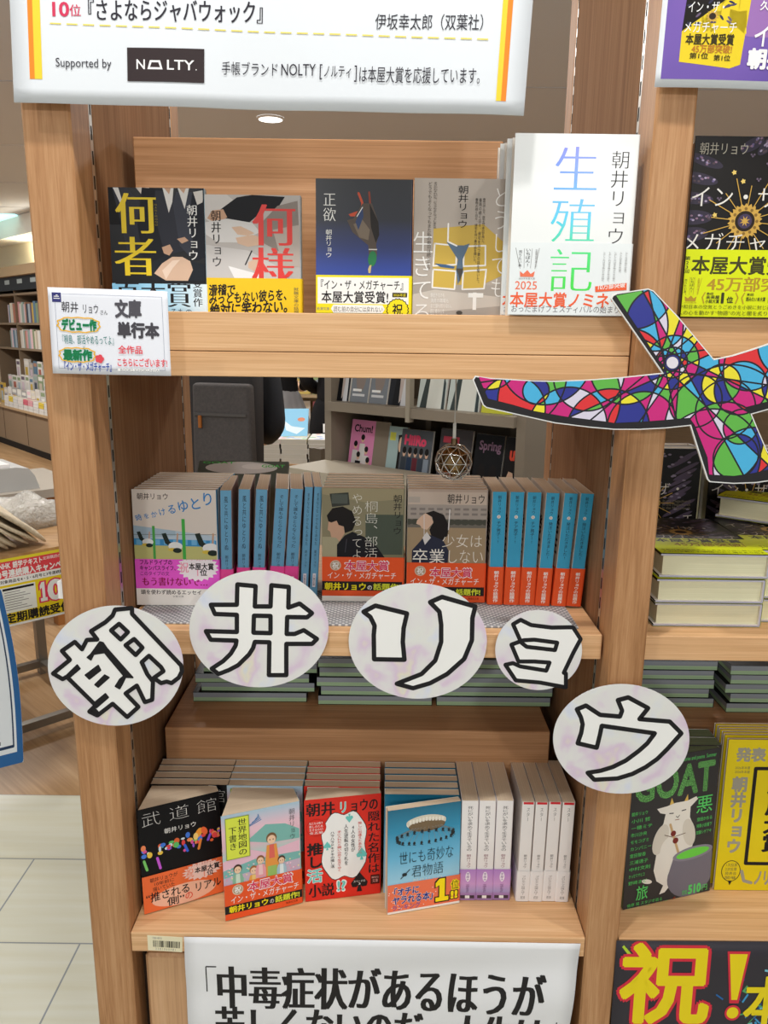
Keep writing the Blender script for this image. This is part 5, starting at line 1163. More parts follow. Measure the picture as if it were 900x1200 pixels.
# ------------------------------------------------------------------ stained-glass bird
def offset_poly(pts, d):
    n = len(pts); ar = sum(pts[i][0]*pts[(i+1) % n][1]-pts[(i+1) % n][0]*pts[i][1] for i in range(n)); sg = 1 if ar > 0 else -1; out = []
    for i in range(n):
        p0, p1, p2 = Vector(pts[i-1]), Vector(pts[i]), Vector(pts[(i+1) % n])
        a = (p1-p0).normalized(); b_ = (p2-p1).normalized(); na = Vector((-a.y, a.x))*sg; nb = Vector((-b_.y, b_.x))*sg
        m = (na+nb); l = m.length or 1; m /= l; k = d/max(0.35, m.dot(na)); q = p1+m*k; out.append((q.x, q.y))
    return out
YBIRD = 0.826
OUT = [(557, 440.5), (575, 443), (600, 444.5), (625, 446), (650, 446.5), (690, 445), (730, 442), (776, 437), (716, 350), (718, 346), (723, 343.5), (759.6, 338), (766, 340.5), (794, 370), (836.7, 420.8), (858, 416.5), (879, 410), (900, 403), (940, 388), (985, 368), (1003, 366), (1012, 378), (985, 420), (945, 458), (915, 476), (881, 485.6), (890, 507), (899, 528), (918, 556), (916, 561), (900, 564), (886, 566), (860, 567), (832, 565), (829, 562), (820, 534), (809, 499), (780, 502), (750, 503.6), (720, 503.6), (690, 501), (650, 496), (610, 487), (570, 478), (566, 475), (554, 445)]
INN = [(561, 441.5), (575, 444), (600, 445.5), (625, 447), (650, 447.5), (690, 446), (730, 443), (778, 438), (776, 428), (722, 346.5), (759, 339.5), (765, 341.5), (793, 371), (836, 422.3), (858, 418), (879, 411.5), (900, 404.5), (940, 389.5), (985, 369.5), (1002, 367.5), (1008, 378), (975, 418), (935, 452), (905, 469), (874, 477), (882, 492), (890, 512), (905, 545), (900, 550), (884, 554), (860, 557.6), (831, 556), (829, 536), (814, 498), (808, 489.6), (760, 493.6), (720, 495.6), (710, 494), (662, 488), (626, 481.6), (600, 474), (572, 467)]
bc = at(787.7, 425, Y=YBIRD)
def bp_(p): return at(p[0], p[1], Y=YBIRD)
glass = bpy.data.materials.new('stained_glass_print'); nt, ln, b = nodes_of(glass)
tc = nt.new('ShaderNodeTexCoord'); sp = nt.new('ShaderNodeSeparateXYZ'); ln.new(tc.outputs['Object'], sp.inputs[0])
PXM = YBIRD/F*1.02
def mth(op, a, b_=None, c=None):
    n = nt.new('ShaderNodeMath'); n.operation = op
    for i, x in enumerate((a, b_, c)):
        if x is None: continue
        if isinstance(x, (int, float)): n.inputs[i].default_value = x
        else: ln.new(x, n.inputs[i])
    return n.outputs[0]
rnd = random.Random(21)
dists = []
for i in range(11):      # rays around the white disc
    a = math.pi*i/11+0.13; off = (9 if i % 2 else -9)*PXM
    dists.append(mth('SUBTRACT', mth('ADD', mth('MULTIPLY', sp.outputs[0], math.sin(a)), mth('MULTIPLY', sp.outputs[2], math.cos(a))), off))
def circ(u, v, rpx):
    c = bp_((u, v))-bc; x = mth('SUBTRACT', sp.outputs[0], c.x); z = mth('SUBTRACT', sp.outputs[2], c.z)
    dists.append(mth('SUBTRACT', mth('SQRT', mth('ADD', mth('MULTIPLY', x, x), mth('MULTIPLY', z, z))), rpx*PXM))
for u, v, rr_ in ((787.7, 425, 17), (787.7, 425, 30), (575, 425, 30), (600, 480, 38), (628, 458, 15), (640, 420, 52), (665, 500, 45), (690, 440, 40), (712, 505, 48), (735, 430, 42), (752, 500, 40), (655, 470, 70), (600, 440, 62), (850, 480, 34), (868, 455, 30), (845, 520, 48), (880, 545, 44), (830, 540, 60), (868, 500, 20), (905, 430, 55), (880, 420, 36), (920, 450, 26), (845, 450, 22), (862, 535, 26), (815, 470, 30), (850, 500, 70), (745, 340, 42), (770, 375, 34), (730, 385, 50), (930, 400, 40), (960, 430, 52)):
    circ(u, v, rr_)
hsh = None; mn = None
for d in dists:
    w = mth('MULTIPLY', mth('GREATER_THAN', d, 0.0), rnd.uniform(1.3, 9.7))
    hsh = w if hsh is None else mth('ADD', hsh, w)
    ab = mth('ABSOLUTE', d); mn = ab if mn is None else mth('MINIMUM', mn, ab)
fr_ = mth('FRACT', mth('MULTIPLY', hsh, 0.73))
r = ramp(nt, [(0.0, 'd0247e'), (0.19, 'f0e232'), (0.34, 'e23236'), (0.48, '2c3390'), (0.64, '4ab4e2'), (0.77, '62b848'), (0.89, 'ddd6e8')], 'CONSTANT'); ln.new(fr_, r.inputs[0])
lm = mth('LESS_THAN', mn, 0.95*PXM)
mx = nt.new('ShaderNodeMixRGB'); ln.new(lm, mx.inputs[0]); ln.new(r.outputs[0], mx.inputs[1]); mx.inputs[2].default_value = lin('1c1a22')
ln.new(mx.outputs[0], b.inputs['Base Color']); b.inputs['Roughness'].default_value = 0.25
mb = MB(); mb.prism([bp_(p) for p in OUT], (0, -1, 0), 0.0035, M('efefec', 0.4), side=M('e8e6e2', 0.4))
def flat(pts, mat, d):
    v = [bp_(p)+Vector((0, -d, 0)) for p in pts]
    mb.mesh(v, tessellate_polygon([v]), mat)
flat(offset_poly(OUT, 1.3), M('2b292b', 0.4), 0.0002); flat(INN, glass, 0.0004)
flat([(787.7+7.6*math.cos(2*math.pi*i/24), 425+7.6*math.sin(2*math.pi*i/24)) for i in range(24)], M('2b292b', 0.4), 0.0006)
flat([(787.7+6.9*math.cos(2*math.pi*i/24), 425+6.9*math.sin(2*math.pi*i/24)) for i in range(24)], M('e6e0e8', 0.3), 0.0008)
bird = tag(mb.build('bird_sign', None, tuple(bc)), 'flying bird cutout in multicoloured stained-glass pattern fixed to the centre upright', 'sign')
mb = MB(); mb.box(0.272, YBIRD+0.0036, Zr(-0.082), 0.298, 0.8498, Zr(-0.062), M('dcdcd8', 0.5)); mb.build('mounting_pad', bird, tuple(bc))

# ================================================================== HANGING BAUBLE
def bauble():
    c = at(531.5, 541, Y=0.935); R_ = 0.0228
    t = thing('bauble', 'faceted glass and bronze bauble hanging on a silver ribbon above the girl cover', 'ornament', tuple(c))
    def ico(rad, sub, cut=None):
        bm = bmesh.new(); bmesh.ops.create_icosphere(bm, subdivisions=sub, radius=rad)
        vs = [tuple(v.co) for v in bm.verts]; bm.verts.index_update(); fs = [tuple(v.index for v in f.verts) for f in bm.faces]; bm.free(); return vs, fs
    m = MB(); vs, fs = ico(R_*0.84, 2); m.mesh(vs, fs, M('8f7450', 0.12, metal=1.0)); m.build('core', t)
    m = MB(); vs, fs = ico(R_, 2)
    edges = set()
    for f in fs:
        for i in range(3): edges.add(tuple(sorted((f[i], f[(i+1) % 3]))))
    sil = M('d9d9d6', 0.15, metal=1.0)
    for a, b2 in edges: m.tube(vs[a], vs[b2], 0.0007, sil, n=5, cap=False)
    m.build('wire_facets', t)
    m = MB(); m.tube((0, 0, R_*0.97), (0, 0, R_+0.0055), 0.0042, M('6f5d45', 0.25, metal=1.0), n=16, r1=0.0036); m.build('cap', t)
    m = MB(); top = Zr(-0.0520)-c.z
    m.box(-0.0019, -0.0003, R_+0.0055, 0.0019, 0.0003, R_+0.024, M('bdbab2', 0.3)); m.box(-0.0008, -0.0002, R_+0.022, 0.0008, 0.0002, top, M('b5b2aa', 0.3)); m.build('ribbon', t)
bauble()
# goat magazine lying back behind the middle row
def art_goat_top(S):
    S.rect(0, 0, 100, 153.2, M('5d645c')); S.ell(48, 10, 40, 9, M('dcdcda')); S.ell(62, 8, 14, 4, M('f0efec')); S.text('GOAT', 4, 1, 40, 4, GRL, bold=0.02); S.text('GOAT', 70, 5, 96, 9, GRL, bold=0.02)
book('magazine', 'grey and white magazine leaning far back behind the middle row of books', 'magazine', (-0.3020, 1.098, Zr(-0.3519)+0.0006), (math.radians(-49), 0, 0), 0.146, 0.213, 0.012, cover=M('5d645c', 0.4), spine='5d645c', front_art=art_goat_top, frame=(0, 0, 100, 153.2))

# ================================================================== BEYOND THE BOOKCASE
D1 = Vector((0.667, -0.745, 0)); N1 = Vector((-0.745, -0.667, 0))      # the shop's other fixtures stand at an angle
def oriented(P0, e, n):
    """local (s along e, d away from the viewer, z) -> world"""
    return lambda s_, d, z: Vector((P0.x+e.x*s_-n.x*d, P0.y+e.y*s_-n.y*d, z))
def obox(mb, T, s0, d0, z0, s1, d1, z1, mat):
    vs = [T(s_, d, z) for s_ in (s0, s1) for d in (d0, d1) for z in (z0, z1)]
    mb.mesh(vs, [(0, 1, 3, 2), (4, 6, 7, 5), (0, 4, 5, 1), (2, 3, 7, 6), (0, 2, 6, 4), (1, 5, 7, 3)], mat)
COVS = ['c9b9a6', 'd8d2c8', 'b06a5a', '5f7d94', 'e3d9c4', '8a9a76', 'd9a0a4', 'a8b4bc', 'e8e4dc', '6a5a6a', 'c8a84a', '94a8a0', 'd4c0c8', '3d4654', 'b8866a', 'e9c6cc']
# long wall shelving far away
PW = Vector((-3.649, 8.439, 0)); TW = oriented(PW, D1, N1)
S0, S1 = -2.6, 1.3
wb = MB(); wm = M('7c6650', 0.6); wl = M('9a8062', 0.6); 
case2 = thing('wall_bookcase', 'long wall bookcase with cabinets below, far beyond the end upright', 'bookcase', tuple(TW(-0.8, 0, 0)))
oo = tuple(TW(-0.8, 0, 0))
m = MB(); obox(m, TW, S0, 0.03, 0.07, S1, 0.60, 0.47, M('8f7a62', 0.6)); 
for k in range(5): obox(m, TW, S0+0.1+k*0.85, 0.026, 0.08, S0+0.106+k*0.85, 0.03, 0.46, M('5f4e3e', 0.7))
m.build('base_cabinet', case2, oo)
m = MB(); obox(m, TW, S0, -0.005, 0.47, S1, 0.60, 0.495, M('b89c78', 0.5)); m.build('counter_top', case2, oo)
m = MB(); obox(m, TW, S0, 0.02, 0.0, S1, 0.55, 0.07, M('1d1814', 0.7)); m.build('plinth', case2, oo)
m = MB(); obox(m, TW, S0, 0.56, 0.495, S1, 0.60, 2.1, M('4a3a2c', 0.7)); m.build('back_panel', case2, oo)
for z in (1.175, 1.48, 1.83): m = MB(); obox(m, TW, S0, 0.30, z-0.025, S1, 0.56, z, M('8d7a64', 0.6)); m.build('shelf_board', case2, oo)
for k in range(5): m = MB(); obox(m, TW, S0+0.02+k*0.85, 0.30, 0.495, S0+0.045+k*0.85, 0.56, 2.05, M('7c6a56', 0.6)); m.build('divider', case2, oo)
m = MB(); obox(m, TW, S0, 0.27, 1.86, S1, 0.56, 2.02, M('22262a', 0.5)); 
for k in range(8): obox(m, TW, S0+0.2+k*0.47, 0.268, 1.935, S0+0.38+k*0.47, 0.27, 1.985, M('aab4b4', 0.5))
m.build('sign_band', case2, oo)
m = MB(); obox(m, TW, S0, 0.20, 2.02, S1, 0.60, 2.13, M('b59a78', 0.6)); m.build('header', case2, oo)
mb = MB(); obox(mb, TW, S0-2, 0.62, 0, S1+1, 0.70, 2.70, M('ece2c2', 0.8)); struct('wall_left', mb)
mb = MB(); obox(mb, TW, S0-2, 0.30, 2.48, S1+1, 0.62, 2.695, M('f2efe8', 0.8)); struct('trim_1', mb)
lamp('cove_light', tuple(TW(-0.6, 0.50, 2.17)), 7, 0.25, color=(1, 0.93, 0.75), target=tuple(TW(-0.6, 0.60, 2.6)))
lamp('cove_light', tuple(TW(-1.6, 0.50, 2.17)), 7, 0.25, color=(1, 0.93, 0.75), target=tuple(TW(-1.6, 0.60, 2.6)))
rnd = random.Random(31)
def tiny_book(T, s0, s1, d0, d1, z0, z1, mat, label, cat='book', group=None, art=False, name='book', cover2=None):
    m = MB(); o = tuple(T((s0+s1)/2, d0, z0)); pg = M('d9d2c4', 0.8); e = min(0.004, (s1-s0)*0.12)
    obox(m, T, s0+e, d0+0.001, z0, s1-e, d1, z1-0.004, pg); obox(m, T, s0, d0, z0, s0+e, d1, z1, mat); obox(m, T, s1-e, d0, z0, s1, d1, z1, mat); obox(m, T, s0, d0-0.002, z0, s1, d0+0.001, z1, mat)
    if cover2 is not None:
        obox(m, T, s0+(s1-s0)*0.12, d0-0.003, z0+(z1-z0)*0.72, s1-(s1-s0)*0.12, d0-0.002, z0+(z1-z0)*0.90, cover2[0]); obox(m, T, s0+(s1-s0)*0.2, d0-0.003, z0+(z1-z0)*0.12, s1-(s1-s0)*0.25, d0-0.002, z0+(z1-z0)*0.6, cover2[1])
    return tag(m.build(name, None, o), label, cat, group)
# spine-out rows (visible stretch only)
for row, (z0, hh) in enumerate(((1.48, 0.25), (1.175, 0.24))):
    s_ = -2.1; k = 0
    while s_ < 0.42:
        w_ = rnd.uniform(0.035, 0.085); h_ = hh*rnd.uniform(0.86, 1.0)
        tiny_book(TW, s_, s_+w_, 0.33, 0.53, z0, z0+h_, M(rnd.choice(COVS), 0.5), ['spine among the upper row of distant wall-bookcase volumes', 'spine among the second row of distant wall-bookcase volumes'][row], group=['upper row of far wall books', 'second row of far wall books'][row])
        s_ += w_+0.002; k += 1
# face-out books stepped above the counter, then piles on the counter
for tier in range(3):
    s_ = -2.0
    while s_ < 0.38:
        w_ = rnd.uniform(0.13, 0.19); h_ = rnd.uniform(0.19, 0.25); z0 = 0.62+0.15*tier
        c = rnd.choice(COVS); c2 = (M(rnd.choice(COVS), 0.5), M(rnd.choice(COVS), 0.5))
        m0 = 0.12+0.11*tier
        o_ = tiny_book(TW, s_, s_+w_, m0, m0+0.03, z0-0.124+0.0 if tier == 0 else z0-0.124, z0-0.124+h_, M(rnd.choice(('dcd8d2', 'c9c6c2', 'e6e2dc', 'a9a6a4', c)), 0.5), 'face-out book in the stepped display under the distant wall shelves', group='face-out books on the far counter', cover2=c2)
        s_ += w_+0.012
m = MB()
for tier in (1, 2): obox(m, TW, -2.1, 0.10+0.11*tier, 0.495, 0.42, 0.20+0.11*tier, 0.495+0.15*tier, M('6a5846', 0.7))
m.build('stepped_display', case2, oo)
s_ = -1.5; k = 0
while s_ < 0.36:
    w_ = rnd.uniform(0.14, 0.18); c = ('e4e2de', 'dfc64a', 'd9dad8', 'e2dcd6', 'd46a7a', 'e0a4ac')[k % 6]
    for j in range(4): tiny_book(TW, s_, s_+w_, 0.012+0.002*(j % 2), 0.105, 0.4955+j*0.032, 0.4955+j*0.032+0.030, M(c if j > 1 else 'dcdad6', 0.5), 'thick book in the low piles along the distant counter front', group='book piles on the far counter')
    s_ += w_+0.015; k += 1

# ---- table with cotton bags, yellow campaign poster, steel legs
E1 = Vector((0.72, 0.694, 0)).normalized(); E2 = Vector((-0.694, 0.72, 0)).normalized()
A0 = at(70, 640, Z=0.70)
def TT(s_, d, z): return Vector((A0.x+E1.x*s_+E2.x*d, A0.y+E1.y*s_+E2.y*d, z))
tb = thing('display_table', 'low wooden display table on a grey steel frame, beside the end upright', 'table', tuple(TT(-0.3, 0.3, 0)))
to = tuple(TT(-0.3, 0.3, 0))
def tbox(mb, s0, d0, z0, s1, d1, z1, mat):
    vs = [TT(s_, d, z) for s_ in (s0, s1) for d in (d0, d1) for z in (z0, z1)]
    mb.mesh(vs, [(0, 1, 3, 2), (4, 6, 7, 5), (0, 4, 5, 1), (2, 3, 7, 6), (0, 2, 6, 4), (1, 5, 7, 3)], mat)
m = MB(); tbox(m, -1.0, 0, 0.67, 0.16, 0.62, 0.70, W_TABLE); m.build('table_top', tb, to)
STEEL = M('8f8a82', 0.35, metal=0.7)
for s_, d in ((0.10, 0.05), (0.10, 0.57), (-0.95, 0.05), (-0.95, 0.57)):
    m = MB(); tbox(m, s_-0.018, d-0.018, 0, s_+0.018, d+0.018, 0.67, STEEL); m.build('leg', tb, to)
for s0, d0, s1, d1 in ((-0.95, 0.035, 0.10, 0.065), (-0.95, 0.555, 0.10, 0.585), (0.085, 0.05, 0.115, 0.57)):
    m = MB(); tbox(m, s0, d0, 0.03, s1, d1, 0.06, STEEL); m.build('rail', tb, to)
# bags
CLOTH = noise_mat('cotton_canvas', [(0.3, 'bfae92'), (0.7, 'd9cbb2')], 60, rough=0.9, bump=0.15)
def fold_bag(s0, d0, w, dp, h, label, seed, rz):
    rn = random.Random(seed); m = MB(); nx, ny = 14, 12; V = []; Fc = []
    def prof(a, b2):
        ed = min(1, 6*min(a, 1-a))*min(1, 6*min(b2, 1-b2)); return h*(0.35+0.65*ed**0.5)*(0.75+0.25*math.sin(9*a+seed)*math.sin(5*b2+2*seed))
    for j in range(ny+1):
        for i in range(nx+1):
            a, b2 = i/nx, j/ny; x = (a-0.5)*w; y = (b2-0.5)*dp; ca, sa = math.cos(rz), math.sin(rz)
            p = TT(s0+x*ca-y*sa, d0+x*sa+y*ca, 0.7005+prof(a, b2)); V.append(p)
    N_ = len(V)
    V += [Vector((p.x, p.y, 0.7005)) for p in V]
    W_ = nx+1
    for j in range(ny):
        for i in range(nx): a = j*W_+i; Fc.append((a, a+1, a+W_+1, a+W_)); Fc.append((N_+a, N_+a+W_, N_+a+W_+1, N_+a+1))
    rim = [i for i in range(W_)]+[j*W_+nx for j in range(1, ny+1)]+[ny*W_+i for i in range(nx-1, -1, -1)]+[j*W_ for j in range(ny-1, 0, -1)]
    for k in range(len(rim)): a, b2 = rim[k], rim[(k+1) % len(rim)]; Fc.append((b2, a, N_+a, N_+b2))
    m.mesh(V, Fc, CLOTH, True); o = tuple(TT(s0, d0, 0.7005))
    return m, o
def slab_bag(s0, hh, d1, lab, seed):
    """flat folded cotton bag standing on edge, leaning over: a soft plate with rounded edges"""
    m = MB(); n = 14; V = []; Fc = []; ring = 16; th = 0.0085; lean_ = math.radians(50+3*math.sin(seed*2.1))
    for k in range(n+1):
        f = k/n; hk = hh*max(0.12, min(1.0, (f*6)**0.5))*(1-0.25*f) if f < 0.93 else hh*0.6
        tk = th*(0.5 if k in (0, n) else 1.0+0.25*math.sin(5*f+seed))
        for i in range(ring):
            a = 2*math.pi*i/ring; c = math.cos(a); sn = math.sin(a)
            u_ = hk*math.copysign(abs(c)**0.6, c); w_ = tk*math.copysign(abs(sn)**0.8, sn)+0.004*math.sin(3.0*u_/hh+4*f+seed)
            ds = -u_*math.sin(lean_)+w_*math.cos(lean_); dz = u_*math.cos(lean_)+w_*math.sin(lean_)
            V.append(TT(s0+ds+0.004*math.sin(6*f+seed), 0.012+d1*f, max(0.7006, 0.7006+hh*math.cos(lean_)*0.97+dz+0.03*f)))
    for k in range(n):
        for i in range(ring): Fc.append((k*ring+i, k*ring+(i+1) % ring, (k+1)*ring+(i+1) % ring, (k+1)*ring+i))
    Fc.append(tuple(range(ring))[::-1]); Fc.append(tuple(n*ring+i for i in range(ring)))
    m.mesh(V, Fc, CLOTH, True); o = tuple(TT(s0, 0.1, 0.7006))
    return tag(m.build('cotton_bag', None, o), lab, 'bag')
for k in range(7):
    slab_bag(-0.110-0.034*k, 0.125+0.006*(k % 3), 0.26, 'folded cream cotton bag standing on edge, %s from the upright' % ORD[k], k*1.3+2)
PLASTIC = bpy.data.materials.new('clear_plastic_wrap'); nt, ln, b = nodes_of(PLASTIC)
b.inputs['Base Color'].default_value = lin('f4f4f2'); b.inputs['Roughness'].default_value = 0.08; b.inputs['Alpha'].default_value = 0.55; b.inputs['Specular IOR Level'].default_value = 1.0
n = nt.new('ShaderNodeTexNoise'); n.inputs['Scale'].default_value = 28; n.inputs['Detail'].default_value = 4; n.inputs['Distortion'].default_value = 2
tc = nt.new('ShaderNodeTexCoord'); ln.new(tc.outputs['Object'], n.inputs[0]); bp = nt.new('ShaderNodeBump'); bp.inputs['Strength'].default_value = 1.0; bp.inputs['Distance'].default_value = 0.03; ln.new(n.outputs[0], bp.inputs['Height']); ln.new(bp.outputs[0], b.inputs['Normal'])
for k, (s0, d0, w, dp, h, lab) in enumerate(((0.035, 0.41, 0.20, 0.24, 0.12, 'plastic-wrapped cream bag bundle lying flat on the low table'), (-0.26, 0.42, 0.28, 0.22, 0.27, 'taller plastic-wrapped cream bag bundle on the low table behind the loose bags'))):
    m, o = fold_bag(s0, d0, w, dp, h, lab, k+9, 0.2); t = thing('wrapped_bag_bundle', lab, 'bag', o); m.build('cotton_bag', t, o)
    m, o2 = fold_bag(s0, d0, w+0.012, dp+0.012, h+0.008, lab, k+9, 0.2); m.mats = [PLASTIC]; m.build('plastic_wrap', t, o)
# yellow campaign poster hung on the table front
def art_campaign(S):
    y = M('f0d622', 0.4); r_ = M('e0484e'); w = WHITE
    S.rect(0, 0, 100, 8, M('e8d838')); S.rect(0, 5, 100, 34, r_); S.text('NHK', 4, 8, 20, 17, w, bold=0.03); S.text('語学テキスト', 23, 7, 66, 18, w, bold=0.03); S.text('定期購読の方', 66, 8, 98, 14, w); S.text('3号連続購入キャンペーン', 2, 20, 112, 33, w, bold=0.04)
    S.rect(0, 34, 100, 46, w); S.text('対象商品を4・5・6月号と3号連続購入', 4, 37, 100, 43, INK, bold=0.02)
    S.rect(4, 50, 52, 96, M('eef0ea')); S.rect(6, 52, 50, 56, INK)
    for k in range(8): S.L -= 0.7; S.rect(8, 59+k*4.4, 30+(k*7) % 17, 60.2+k*4.4, GREY)
    S.one(57, 53, 68, 88, M('e23a5c'), 2.4); S.one(57, 53, 68, 88, w); S.text('00', 69, 53, 116, 88, M('e23a5c'), bold=0.09); S.text('00', 69, 53, 116, 88, w, bold=0.04); S.text('定期購読受付中', 5, 97, 118, 114, INK, bold=0.035)
    S.rect(0, 116, 100, 124, w)
q = [TT(-0.219, -0.012, 0.693), TT(0.055, -0.012, 0.693), TT(0.055, -0.012, 0.455), TT(-0.219, -0.012, 0.455)]
paper_sheet('poster', 'yellow and red campaign poster hung on the front of the low table', 'poster', q, (0, 0, 118, 120), M('f0d622', 0.4), art_campaign)
# another low table behind, with a grey cloth-covered box
AB = at(52, 574, Z=0.70)
t2 = thing('display_table', 'second low table beyond the bag table with a wooden leg', 'table', (AB.x-0.35, AB.y+0.2, 0))
o2 = (AB.x-0.35, AB.y+0.2, 0)
TB = lambda s_, d, z: Vector((AB.x+E1.x*s_+E2.x*d, AB.y+E1.y*s_+E2.y*d, z))
def tbox2(mb, s0, d0, z0, s1, d1, z1, mat):
    vs = [TB(s_, d, z) for s_ in (s0, s1) for d in (d0, d1) for z in (z0, z1)]; mb.mesh(vs, [(0, 1, 3, 2), (4, 6, 7, 5), (0, 4, 5, 1), (2, 3, 7, 6), (0, 2, 6, 4), (1, 5, 7, 3)], mat)
m = MB(); tbox2(m, -0.9, 0, 0.66, 0.22, 0.6, 0.70, M('a59c90', 0.5)); m.build('table_top', t2, o2)
for s_, d in ((0.08, 0.08), (-0.8, 0.08), (0.08, 0.5), (-0.8, 0.5)): m = MB(); tbox2(m, s_-0.05, d-0.03, 0, s_+0.05, d+0.03, 0.66, M('a8713f', 0.5)); m.build('leg', t2, o2)
m = MB(); pts = [TB(s_, 0.05, z) for s_, z in ((-0.8, 0.7005), (0.00, 0.7005), (-0.02, 0.765), (-0.045, 0.80), (-0.10, 0.81), (-0.8, 0.81))]; m.prism(pts, -E2, 0.35, M('b4b3b0', 0.7))
tag(m.build('covered_box', None, tuple(pts[0])), 'grey cloth-covered box on the second low table', 'box')
m = MB(); tbox2(m, -0.55, 0.07, 0.811, -0.12, 0.33, 0.825, M('e8e4e2', 0.4)); tbox2(m, -0.5, 0.09, 0.825, -0.2, 0.30, 0.8255, M('e2a6ae', 0.4)); tag(m.build('booklet', None, tuple(TB(-0.3, 0.2, 0.811))), 'pink and white booklet lying on the grey covered box', 'booklet')

# blue-edged notice on a slim stand close to the tiled floor
SY = 1.95
def art_notice(S): S.frame_line(3, 3, 97, 97, 7, M('2f66a0')); S.frame_line(10, 10, 90, 90, 1.6, M('2a3f5e')); S.rect(60, 86, 76, 88, GREY)
q = [at(-92, 700, Y=SY+0.05), at(1, 690, Y=SY+0.05), at(27.5, 893, Y=SY), at(-78, 920, Y=SY)]
paper_sheet('notice_sheet', 'white notice with a blue border, curling, beside the bag table', 'notice', q, (0, 0, 100, 100), M('e9eef2', 0.4), art_notice, wave=lambda a, b: -0.03*math.sin(math.pi*b)*a)
pst = thing('notice_stand', 'slim grey stand holding the blue-bordered notice', 'stand', (q[0].x-0.02, SY+0.09, 0))
m = MB(); m.tube((0, 0, 0.012), (0, 0, q[0].z+0.02), 0.009, STEEL); m.build('pole', pst); m = MB(); m.tube((0, 0, 0), (0, 0, 0.012), 0.10, STEEL, n=28); m.build('base', pst)
m = MB(); m.box(-0.06, -0.032, q[0].z-0.02, 0.06, 0.006, q[0].z, STEEL); m.build('clip', pst)
# small white tag fixed to the outer side of the end upright
m = MB(); pts = [Vector((XL-0.0497, 0.868, at(70, 691, Y=0.9).z)), Vector((XL-0.0497, 0.90, at(70, 691, Y=0.9).z)), Vector((XL-0.0497, 0.90, at(70, 672, Y=0.9).z)), Vector((XL-0.0497, 0.868, at(70, 672, Y=0.9).z))]
m.prism([p+Vector((-0.012, 0, 0)) for p in pts], (-1, 0, 0), 0.0118, M('f4f4f2', 0.4)); tag(m.build('shelf_tag', None, tuple(pts[0])), 'small white tag on the outer side of the end upright', 'tag')

# ---- grey magazine rack beyond the bookcase
P_ = at(388, 470, Z=H-0.245); Q_ = at(606, 488.5, Z=H-0.245)
ER = (Q_-P_); ER.z = 0; LR = ER.length; ER.normalize(); NR = Vector((ER.y, -ER.x, 0))
if NR.y > 0: NR = -NR
TR = oriented(Vector((P_.x, P_.y, 0)), ER, NR)
rk = thing('magazine_rack', 'grey-brown metal magazine rack seen through the middle opening', 'rack', tuple(TR(LR/2, 0.15, 0))); ro = tuple(TR(LR/2, 0.15, 0))
RG = M('8d8273', 0.5); RG2 = M('6f6456', 0.6)
zl = H-0.60
m = MB(); obox(m, TR, 0.0, 0.30, 0, LR, 0.32, H+0.15, RG2); m.build('back_panel', rk, ro)
for s_ in (-0.03, LR): m = MB(); obox(m, TR, s_, -0.0, 0, s_+0.03, 0.32, H+0.15, RG); m.build('side_panel', rk, ro)
m = MB(); obox(m, TR, 0, -0.02, H-0.277, LR, 0.30, H-0.245, RG); m.build('shelf_board', rk, ro)
m = MB(); obox(m, TR, 0, 0.02, zl-0.03, LR, 0.30, zl, M('b3a996', 0.5)); m.build('shelf_board', rk, ro)
m = MB(); obox(m, TR, -0.03, -0.20, 0, LR, 0.018, H-0.455, M('b3a996', 0.5)); m.build('front_ledge', rk, ro)
m = MB(); obox(m, TR, 0, 0.0, 0.0, LR, 0.28, zl-0.032, RG2); m.build('base_cabinet', rk, ro)
def s_at(u, d):
    r = ray(u, 500.0); q0 = Vector((P_.x-NR.x*d, P_.y-NR.y*d)); den = ER.x*r.y-ER.y*r.x
    return (r.x*q0.y-r.y*q0.x)/den
for u_ in (392, 502, 602):
    s2 = s_at(u_, 0.2)-0.011; m = MB(); obox(m, TR, s2, 0.20, zl, s2+0.022, 0.30, H-0.277, M('7f7260', 0.6)); obox(m, TR, s2-0.03, 0.10, zl, s2+0.03, 0.13, zl+0.16, M('7a6e60', 0.5)); m.build('divider', rk, ro)
